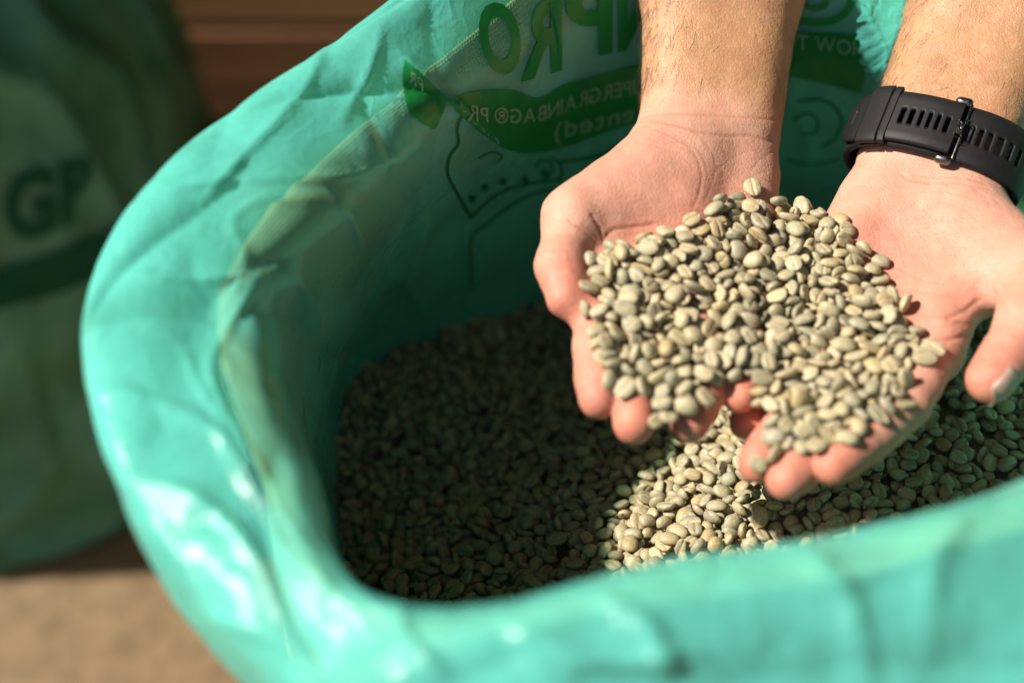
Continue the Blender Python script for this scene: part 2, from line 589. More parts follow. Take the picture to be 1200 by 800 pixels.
class Field:
    """Signed distances on a grid, built up bone by bone."""
    def __init__(self, lo, hi, h):
        self.h = h
        self.lo = np.array(lo)
        self.n = np.ceil((np.array(hi) - self.lo) / h).astype(int) + 1
        self.D = np.full(self.n, .03, np.float32)
    def box(self, lo, hi):
        a = np.clip(np.floor((lo - self.lo) / self.h).astype(int), 0, self.n)
        b = np.clip(np.ceil((hi - self.lo) / self.h).astype(int) + 1, 0, self.n)
        return a, b
    def coords(self, a, b):
        ax = [(np.arange(a[k], b[k]) * self.h + self.lo[k]).astype(np.float32) for k in range(3)]
        return ax[0][:, None, None], ax[1][None, :, None], ax[2][None, None, :]
    @staticmethod
    def smin(a, b, k):
        if k <= 0:
            return np.minimum(a, b)
        h = np.maximum(k - np.abs(a - b), 0) / k
        return np.minimum(a, b) - h * h * k * .25
    def cone(self, A, B, ra, rb, k=0.004, flat=None, carve=False):
        A, B = np.array(A, float), np.array(B, float)
        m = max(ra, rb) + .016
        a, b = self.box(np.minimum(A, B) - m, np.maximum(A, B) + m)
        if np.any(b <= a):
            return
        X, Y, Z = self.coords(a, b)
        d = B - A
        L2 = float(d @ d) + 1e-12
        px, py, pz = X - A[0], Y - A[1], Z - A[2]
        t = np.clip((px * d[0] + py * d[1] + pz * d[2]) / L2, 0, 1)
        qx, qy, qz = px - t * d[0], py - t * d[1], pz - t * d[2]
        q2 = qx * qx + qy * qy + qz * qz
        if flat is not None:
            n, f = flat
            c = qx * n[0] + qy * n[1] + qz * n[2]
            q2 = q2 + c * c * (f * f - 1)
        dist = np.sqrt(q2) - (ra + (rb - ra) * t)
        sl = tuple(slice(a[i], b[i]) for i in range(3))
        if carve:
            self.D[sl] = -self.smin(-self.D[sl], dist, k)
        else:
            self.D[sl] = self.smin(self.D[sl], dist, k)
    def join(self, other, k):
        self.D = self.smin(self.D, other.D, k)
    def sample(self, P):
        q = (P - self.lo) / self.h
        i = np.clip(np.floor(q).astype(int), 0, self.n - 2)
        f = q - i
        out = 0
        for dx in (0, 1):
            for dy in (0, 1):
                for dz in (0, 1):
                    w = (f[:, 0] if dx else 1 - f[:, 0]) * (f[:, 1] if dy else 1 - f[:, 1]) * (f[:, 2] if dz else 1 - f[:, 2])
                    out = out + w * self.D[i[:, 0] + dx, i[:, 1] + dy, i[:, 2] + dz]
        return out
    def grad(self, P):
        e = self.h
        g = np.stack([self.sample(P + np.eye(3)[k] * e) - self.sample(P - np.eye(3)[k] * e) for k in range(3)], 1)
        return g / (np.linalg.norm(g, axis=1, keepdims=True) + 1e-12)
    def surface(self):
        """Surface nets."""
        D = self.D
        ins = D < 0
        c = np.zeros(self.n - 1, int)
        for dx in (0, 1):
            for dy in (0, 1):
                for dz in (0, 1):
                    c += ins[dx:self.n[0] - 1 + dx, dy:self.n[1] - 1 + dy, dz:self.n[2] - 1 + dz]
        cell = (c > 0) & (c < 8)
        ijk = np.argwhere(cell)
        vid = np.full(self.n - 1, -1, np.int64)
        vid[cell] = np.arange(len(ijk))
        V = (ijk + .5) * self.h + self.lo
        F = []
        for ax in range(3):
            sl0 = [slice(None)] * 3; sl1 = [slice(None)] * 3
            sl0[ax] = slice(0, -1); sl1[ax] = slice(1, None)
            s0, s1 = ins[tuple(sl0)], ins[tuple(sl1)]
            e = np.argwhere(s0 != s1)
            o1, o2 = (ax + 1) % 3, (ax + 2) % 3
            ok = (e[:, o1] > 0) & (e[:, o2] > 0) & (e[:, o1] < self.n[o1] - 1) & (e[:, o2] < self.n[o2] - 1)
            e = e[ok]
            def v(d1, d2):
                q = e.copy(); q[:, o1] -= d1; q[:, o2] -= d2
                return vid[q[:, 0], q[:, 1], q[:, 2]]
            quad = np.stack([v(1, 1), v(0, 1), v(0, 0), v(1, 0)], 1)
            rev = ~s0[e[:, 0], e[:, 1], e[:, 2]]
            quad[rev] = quad[rev][:, ::-1]
            F.append(quad)
        F = np.concatenate(F)
        for _ in range(4):
            g = self.grad(V)
            step = np.clip(self.sample(V), -self.h * .7, self.h * .7)
            V = V - g * step[:, None]
        # even the mesh out along the surface
        for _ in range(3):
            acc = np.zeros_like(V); cnt = np.zeros(len(V))
            for k in range(4):
                a, b = F[:, k], F[:, (k + 1) % 4]
                np.add.at(acc, a, V[b]); np.add.at(cnt, a, 1)
                np.add.at(acc, b, V[a]); np.add.at(cnt, b, 1)
            V = V + .6 * (acc / cnt[:, None] - V)
            V = V - self.grad(V) * self.sample(V)[:, None]
        return V, F

def unit(v):
    v = np.array(v, float)
    return v / np.linalg.norm(v)

def J(px, py, d):
    return np.array(at(px, py, d))

HANDS = {
  'right': dict(
    W=J(833, 148, .648), E=J(846, -20, .668), elbow_len=.26, out=-1,
    wrist=(21.0, 25.0, 11.0, 12.0),
    mcp=[J(700, 322, .590), J(748, 346, .583), J(800, 360, .583), J(856, 362, .590)],
    fingers=[
      [J(698, 330, .590), J(697, 402, .566), J(699, 442, .556), J(702, 469, .550)],
      [J(748, 346, .583), J(743, 430, .560), J(742, 470, .551), J(743, 498, .545)],
      [J(800, 360, .583), J(835, 430, .564), J(820, 470, .555), J(807, 498, .548)],
      [J(856, 362, .590), J(886, 424, .570), J(876, 450, .563), J(866, 465, .557)]],
    frad=[(9.6, 8.4, 7.9, 7.2), (9.8, 8.6, 8.0, 7.3), (9.4, 8.2, 7.7, 7.0), (8.4, 7.2, 6.6, 6.1)],
    thumb=[J(785, 205, .632), J(672, 256, .598), J(657, 312, .583), J(664, 349, .573)],
    trad=(15.5, 12.5, 9.6, 7.4),
    thenar=[(J(782, 190, .630), J(705, 238, .602), 20, 15), (J(795, 190, .628), J(750, 236, .606), 18, 17), (J(822, 178, .634), J(800, 246, .606), 15, 14)],
    hypo=[(J(880, 205, .634), J(880, 300, .604), 13, 12)]),
  'left': dict(
    W=J(1092, 188, .640), E=J(1165, 0, .662), elbow_len=.26, out=1,
    wrist=(21.0, 25.0, 11.0, 12.0),
    mcp=[J(1092, 410, .578), J(1038, 412, .580), J(988, 402, .584), J(946, 385, .592)],
    fingers=[
      [J(1096, 408, .578), J(1064, 474, .556), J(1020, 513, .544), J(976, 545, .533)],
      [J(1038, 412, .580), J(994, 490, .556), J(954, 536, .544), J(921, 562, .535)],
      [J(988, 402, .584), J(945, 470, .562), J(908, 515, .552), J(887, 544, .545)],
      [J(946, 385, .592), J(914, 440, .576), J(890, 475, .570), J(874, 497, .565)]],
    frad=[(9.8, 8.8, 8.3, 7.5), (10.0, 8.8, 8.2, 7.6), (9.4, 8.2, 7.7, 7.0), (8.4, 7.2, 6.6, 6.1)],
    thumb=[J(1130, 245, .628), J(1206, 318, .588), J(1203, 382, .562), J(1160, 444, .550)],
    trad=(15.5, 13.5, 11.2, 8.4),
    thenar=[(J(1120, 250, .620), J(1165, 320, .592), 16, 14)],
    hypo=[(J(1020, 235, .634), J(968, 320, .608), 14, 12)]),
}

def build_hand(h, res=.0008):
    W, E = h['W'], h['E']
    M_ = h['mcp']
    mid = (M_[1] + M_[2]) / 2
    ax = unit(mid - W)
    side = unit((M_[0] - M_[3]) - ax * ((M_[0] - M_[3]) @ ax))     # towards the thumb
    nrm = unit(np.cross(ax, side))
    if nrm[2] < 0:
        nrm = -nrm                                                # out of the palm
    fdir = unit(W - E)
    fside = unit(side - fdir * (side @ fdir))
    fn = unit(np.cross(fdir, fside))
    if fn[2] < 0:
        fn = -fn
    h.update(ax=ax, side=side, nrm=nrm, fdir=fdir, fside=fside, fn=fn)
    rw, re, ow, oe = [v * MM for v in h['wrist']]
    EE = W - fdir * h['elbow_len']
    h['EE'] = EE
    pts = np.array([W, EE] + M_ + [p for f in h['fingers'] for p in f] + h['thumb'])
    lo, hi = pts.min(0) - .045, pts.max(0) + .045
    F = Field(lo, hi, res)
    # forearm: radial and ulnar bone, wrist flattened
    Lw = (h['E'] - W) @ -fdir
    for s in (1, -1):
        Em = W - fdir * Lw
        F.cone(W + fside * s * ow, Em + fside * s * oe, rw, re, .012, (fn, 1.22))
        F.cone(Em + fside * s * oe, EE + fside * s * oe * 1.3, re, re * 1.22, .012, (fn, 1.12))
    # palm
    for i, m in enumerate(M_):
        k = (1.5 - i) / 1.5
        base = W + ax * .012 + side * .013 * k - nrm * .002
        F.cone(base, m - nrm * .004, .0150, .0122, .012, (nrm, 1.12))
    for i in range(3):
        F.cone(M_[i] - ax * .010 - nrm * .004, M_[i + 1] - ax * .010 - nrm * .004, .0105, .0105, .008)
    for a, b, ra, rb in h['thenar'] + h['hypo']:
        F.cone(a - nrm * .004, b - nrm * .004, ra * MM, rb * MM, .012)
    # thumb
    T, tr = h['thumb'], [r * MM for r in h['trad']]
    for i in range(3):
        F.cone(T[i], T[i + 1], tr[i], tr[i + 1] * (1.0 if i < 2 else 1.0), .006 if i else .012)
    F.cone(T[2] * .45 + T[3] * .55 + nrm * .0006, T[3], tr[3] * 1.08, tr[3], .004)
    F.cone(T[1] * .6 + T[0] * .4 - nrm * .003, M_[0] - ax * .022 - nrm * .004, .008, .008, .014)
    # fingers
    G = None
    for f, r in zip(h['fingers'], h['frad']):
        g = Field(lo, hi, res)
        r = [v * MM for v in r]
        for i in range(3):
            g.cone(f[i], f[i + 1], r[i], r[i + 1], .003)
        for i in range(3):                                        # pads between the creases
            c = f[i] * .45 + f[i + 1] * .55
            d = unit(f[i + 1] - f[i])
            up = unit(nrm - d * (nrm @ d))
            g.cone(c - d * .003 + up * .0012, c + d * .003 + up * .0012, r[i + 1] * 1.02, r[i + 1] * 1.0, .004)
        if G is None:
            G = g
        else:
            G.join(g, .0018)
    F.join(G, .007)
    # hollow of the palm
    if h['out'] < 0:
        return F
    c = W * .36 + mid * .64 + nrm * .027
    F.cone(c - ax * .012, c + ax * .014, .0165, .0165, .012, carve=True)
    return F

def line_dist(p, poly):
    best = np.full(len(p), 1e9)
    for (a, b) in zip(poly[:-1], poly[1:]):
        a, b = np.array(a, float), np.array(b, float)
        d = b - a
        t = np.clip(((p - a) @ d) / (d @ d), 0, 1)
        best = np.minimum(best, np.linalg.norm(p - a - t[:, None] * d, axis=1))
    return best

# skin folds: (spots of the photograph, width, depth)
FOLDS = {
  'right': [
    ([(752, 138), (775, 133), (800, 134), (845, 136), (880, 138), (908, 141)], 1.7, .7),
    ([(750, 143), (765, 141), (790, 146), (822, 155), (850, 160), (880, 159), (908, 167)], 1.9, .9),
    ([(756, 148), (785, 158), (806, 170), (818, 186), (823, 206), (820, 226), (813, 242)], 1.9, .6),
    ([(815, 154), (828, 168), (838, 185), (840, 196), (832, 222), (826, 236)], 1.5, .4),
    ([(815, 170), (826, 190), (832, 212)], 1.2, .4),
    ([(775, 150), (800, 163), (826, 182)], 1.2, .4),
    ([(694, 252), (704, 268), (707, 284)], 2.2, 1.4),
    ([(707, 284), (712, 275), (722, 268), (740, 267), (765, 263)], 2.4, 1.2),
    ([(666, 258), (684, 270), (697, 282), (705, 288)], 1.8, .9),
    ([(682, 264), (695, 272), (703, 281)], 1.5, .7),
    ([(648, 293), (658, 293), (668, 296)], 1.6, .7),
    ([(755, 215), (790, 225), (812, 220)], 1.2, .15),
    ([(700, 225), (735, 232), (775, 245)], 1.3, .12), ([(680, 235), (715, 250), (750, 256)], 1.3, .14),
    ([(770, 172), (795, 180), (812, 196)], 1.2, .25), ([(845, 166), (868, 172), (892, 180)], 1.2, .3),
    ([(840, 200), (858, 186), (880, 176)], 1.2, .25), ([(768, 96), (800, 92), (850, 95), (900, 92)], 1.6, .22),
    ([(880, 200), (893, 185), (905, 178)], 1.5, .35),
    ([(870, 215), (885, 205), (898, 200)], 1.4, .3),
    ([(681, 402), (700, 404), (718, 402)], 1.6, .4),
    ([(684, 443), (700, 445), (718, 443)], 1.6, .5),
    ([(724, 470), (743, 473), (763, 470)], 1.6, .5)],
  'left': [
    ([(1052, 199), (1062, 210), (1085, 214), (1125, 215), (1160, 222)], 1.8, .7),
    ([(1070, 206), (1100, 208), (1130, 208), (1155, 216)], 1.6, .6),
    ([(1140, 220), (1155, 232), (1166, 250)], 1.5, .5),
    ([(1032, 300), (1048, 312), (1062, 318)], 1.9, .7),
    ([(1048, 335), (1070, 340), (1100, 345), (1135, 350), (1148, 352)], 2.0, .4),
    ([(1085, 396), (1110, 398), (1130, 394), (1149, 387)], 2.6, 1.5),
    ([(1112, 372), (1132, 364), (1146, 352)], 3.2, 1.3),
    ([(1120, 378), (1138, 380), (1148, 386)], 2.4, .9),
    ([(1128, 414), (1138, 406), (1150, 397)], 2.0, .8),
    ([(1164, 340), (1180, 365), (1200, 376)], 2.0, .4),
    ([(1160, 395), (1175, 389), (1192, 392)], 1.6, .4),
    ([(1000, 232), (1030, 250), (1052, 282), (1058, 300)], 1.6, .3), ([(1062, 318), (1085, 330), (1120, 334), (1150, 330)], 1.6, .3),
    ([(1040, 355), (1065, 366), (1095, 370)], 1.7, .45), ([(1058, 380), (1085, 384), (1112, 382)], 1.6, .4),
    ([(1100, 235), (1130, 245), (1150, 262)], 1.4, .25), ([(1070, 226), (1110, 224), (1150, 236)], 1.4, .3),
    ([(1020, 215), (1030, 232), (1034, 250)], 1.3, .2), ([(1150, 300), (1168, 318), (1178, 340)], 1.6, .3),
    ([(1012, 510), (1022, 518), (1028, 530)], 1.8, .6),
    ([(1062, 470), (1072, 482), (1078, 492)], 1.8, .5),
    ([(1100, 432), (1106, 446), (1108, 452)], 1.8, .4)]}

allV, allF, allC, base = [], [], [], 0
HAND_TREES = []
for hname, h in HANDS.items():
    Fd = build_hand(h)
    V, F = Fd.surface()
    Nn = Fd.grad(V)
    # open end of the forearm: trimmed by the next stretch of the arm
    px, dep = to_px(V)
    view = V - np.array([0, 0, CAM_Z]); view /= np.linalg.norm(view, axis=1, keepdims=True)
    front = smooth(-.05, .3, -(Nn * view).sum(1))
    crease = np.zeros(len(V))
    wob = np_noise(V * 260, 31) * .8
    for poly, w, dp in FOLDS[hname]:
        d = line_dist(px, poly) + wob * .5
        g = np.exp(-(d / w) ** 2) * dp
        lip = np.exp(-((np.abs(d) - w * 2.2) / (w * 1.2)) ** 2) * dp * .25
        crease = np.maximum(crease, g) - lip * (g < .1)
    crease *= front
    V = V - Nn * (np.clip(crease, -.3, 1.6) * .00045)[:, None]
    V = V + Nn * (np_noise(V * 95, 41) * .00028 + np_noise(V * 300, 42) * .00007)[:, None]
    # colouring: red = palm skin, green = ruddy, blue = fold
    along = (V - h['W']) @ h['ax']
    facing = (Nn @ h['nrm'])
    palm = smooth(-.012, .016, along) * smooth(-.75, -.05, facing)
    tips = [f[3] for f in h['fingers']] + [h['thumb'][3]]
    dt_ = np.min([np.linalg.norm(V - t, axis=1) for t in tips], axis=0)
    ruddy = .95 * np.exp(-(dt_ / .022) ** 2)
    cpt = (h['W'] * .25 + (h['mcp'][1] + h['mcp'][2]) * .375)
    ruddy = np.maximum(ruddy, .55 * np.exp(-(np.linalg.norm(V - cpt, axis=1) / .045) ** 2) * palm)
    ruddy = np.clip(ruddy + .16 * np_noise(V * 60, 51) * palm, 0, 1)
    allC.append(np.stack([palm, ruddy, np.clip(crease, 0, 1), np.ones(len(V))], 1))
    allV.append(V); allF.append(F + base); base += len(V)

V = np.concatenate(allV); F = np.concatenate(allF); C = np.concatenate(allC)

def mat_skin():
    t = NT('skin')
    at_ = t.n('ShaderNodeAttribute', attribute_name='tone')
    sep = t.n('ShaderNodeSeparateColor')
    t.link(at_.outputs['Color'], sep.inputs[0])
    tc = t.n('ShaderNodeTexCoord').outputs['Object']
    n1 = t.noise(45, 4, .6, tc)
    n2 = t.noise(260, 4, .6, tc)
    arm = t.ramp(n1, [(.3, (.40, .215, .105)), (.7, (.50, .28, .145))])
    palm = t.ramp(n1, [(.3, (.56, .305, .222)), (.7, (.65, .37, .28))])
    c = t.mix(sep.outputs[0], arm, palm)
    c = t.mix(t.math('MULTIPLY', sep.outputs[1], .8), c, (.60, .165, .11))
    c = t.mix(t.math('MULTIPLY', sep.outputs[2], .38), c, (.42, .14, .09))
    c = t.mix(t.math('MULTIPLY', t.math('SUBTRACT', n2, .3), .18), c, (.40, .19, .12))
    bl = t.noise(95, 5, .7, tc)
    c = t.mix(t.math('MULTIPLY', t.ramp(bl, [(.42, (0, 0, 0)), (.66, (1, 1, 1))]), .26), c, (.56, .21, .15))
    c = t.mix(t.math('MULTIPLY', t.ramp(t.noise(150, 4, .6, tc), [(.50, (0, 0, 0)), (.70, (1, 1, 1))]), .20), c, (.72, .47, .34))
    ve = t.n('ShaderNodeTexVoronoi', feature='DISTANCE_TO_EDGE')
    ve.inputs['Scale'].default_value = 420
    wv = t.n('ShaderNodeMix', data_type='RGBA', blend_type='LINEAR_LIGHT')
    wv.inputs[0].default_value = .004
    nw = t.n('ShaderNodeTexNoise'); nw.inputs['Scale'].default_value = 240
    t.link(tc, nw.inputs['Vector'])
    t.link(tc, wv.inputs[6]); t.link(nw.outputs['Color'], wv.inputs[7])
    t.link(wv.outputs[2], ve.inputs['Vector'])
    lines_ = t.ramp(ve.outputs['Distance'], [(0.0, (0, 0, 0)), (.12, (1, 1, 1))])
    vo = t.n('ShaderNodeTexVoronoi')
    vo.inputs['Scale'].default_value = 900
    t.link(tc, vo.inputs['Vector'])
    hgt = t.math('ADD', t.math('MULTIPLY', n2, 1.2), t.math('ADD', t.math('MULTIPLY', vo.outputs['Distance'], .6), t.math('MULTIPLY', lines_, .55)))
    nb = t.bump(hgt, .36, .0006)
    p = t.principled(Base_Color=c, Roughness=.50, Normal=nb)
    p.inputs['Specular IOR Level'].default_value = .42
    p.inputs['Subsurface Weight'].default_value = .35
    p.inputs['Subsurface Radius'].default_value = (1.0, .35, .18)
    p.inputs['Subsurface Scale'].default_value = .0035
    return t.done(p)
M['skin'] = mat_skin()
person = mesh_obj('person', V, F, M['skin'])
ca = person.data.color_attributes.new('tone', 'FLOAT_COLOR', 'POINT')
ca.data.foreach_set('color', C.astype(np.float32).ravel())
tag(person, 'person holding out two cupped bare hands heaped with beans over the open sack', 'person')
# ------------------------------------------------------------------ coffee beans
BEAN_KINDS = 10

def bean_shape(kind, rings, around):
    """A green coffee bean lying on its flat side along x: domed back, flat face with a winding furrow."""
    rnd = random.Random(900 + kind)
    L = rnd.uniform(4.1, 4.9) * MM
    W = rnd.uniform(3.35, 3.95) * MM
    H = rnd.uniform(2.6, 3.2) * MM
    Hf = rnd.uniform(.9, 1.6) * MM
    bend = rnd.uniform(-.5, .5) * MM
    taper = rnd.uniform(-.13, .13)
    gw = rnd.uniform(.34, .50) * MM
    gd = rnd.uniform(.55, .95) * MM
    shrink = rnd.uniform(0, .35)
    if kind == 8:
        L, W, H, Hf = 4.0 * MM, 2.7 * MM, 2.5 * MM, 2.1 * MM        # a round peaberry
    if kind == 9:
        H, W, Hf = 1.9 * MM, 2.6 * MM, .5 * MM                      # a thin, broken shell
    V, F = [], []
    # angles round the axis, gathered about the furrow (angle -pi/2)
    base = [k / around for k in range(around)]
    angs = []
    for u in base:
        v = 2 * math.pi * u
        angs.append(-math.pi / 2 + v - .62 * math.sin(v))
    for i in range(1, rings):
        s = -math.cos(math.pi * i / rings)
        x = L * math.copysign(abs(s) ** .93, s)
        r = math.sqrt(max(0, 1 - s * s)) ** .88
        gy = bend * math.sin(s * 2.4)
        for a in angs:
            y = math.cos(a); z = math.sin(a)
            yy = W * r * (1 + taper * s) * math.copysign(abs(y) ** .85, y)
            zz = (H if z > 0 else Hf) * r * math.copysign(abs(z) ** (.95 if z > 0 else .8), z)
            if z < .1:
                d = (yy - gy) / gw
                fade = smooth(1.0, .80, abs(s))
                g = math.exp(-d * d)
                lip = math.exp(-((abs(d) - 2.0) / 1.1) ** 2)
                zz += (gd * g - .10 * MM * lip) * fade * (1 if z < 0 else 0)
            yy += shrink * MM * .5 * math.sin(s * 3 + kind)
            V.append((x, yy, zz))
    n0 = len(V)
    V.append((-L, 0, 0)); V.append((L, 0, 0))
    for i in range(rings - 2):
        for k in range(around):
            a = i * around + k; b = i * around + (k + 1) % around
            F.append((a, a + around, b + around, b))
    for k in range(around):
        F.append((n0, k, (k + 1) % around))
        o = (rings - 2) * around
        F.append((n0 + 1, o + (k + 1) % around, o + k))
    V = np.array(V) * (.90 + .08 * ((kind * 7) % 5 - 2) / 2)
    V = V + .00026 * np.stack([np_noise(V * 330 + kind * 7, 60 + c) for c in range(3)], 1)
    V[:, 2] -= (H - Hf) * .35
    return V, [tuple(reversed(f)) for f in F]

def bean_level(x, y):
    """Height of the beans in the bag: high at the front right, scooped out towards the far left."""
    x, y = np.asarray(x, float), np.asarray(y, float)
    u = smooth(.16, .40, (y - x) * .7)
    flat = np.stack([x.ravel() * 9, y.ravel() * 9, x.ravel() * 0 + .5], 1)
    z = .592 - .090 * u + .007 * np_noise(flat, 77).reshape(x.shape) + .003 * np_noise(flat * 3.1, 78).reshape(x.shape)
    for px, py, r, h in ((885, 625, .018, -.014), (820, 605, .030, .008), (960, 590, .035, .008), (1180, 500, .050, .006)):
        p = at_z(px, py, .597)
        z = z + h * np.exp(-((x - p.x) ** 2 + (y - p.y) ** 2) / r ** 2)
    return z

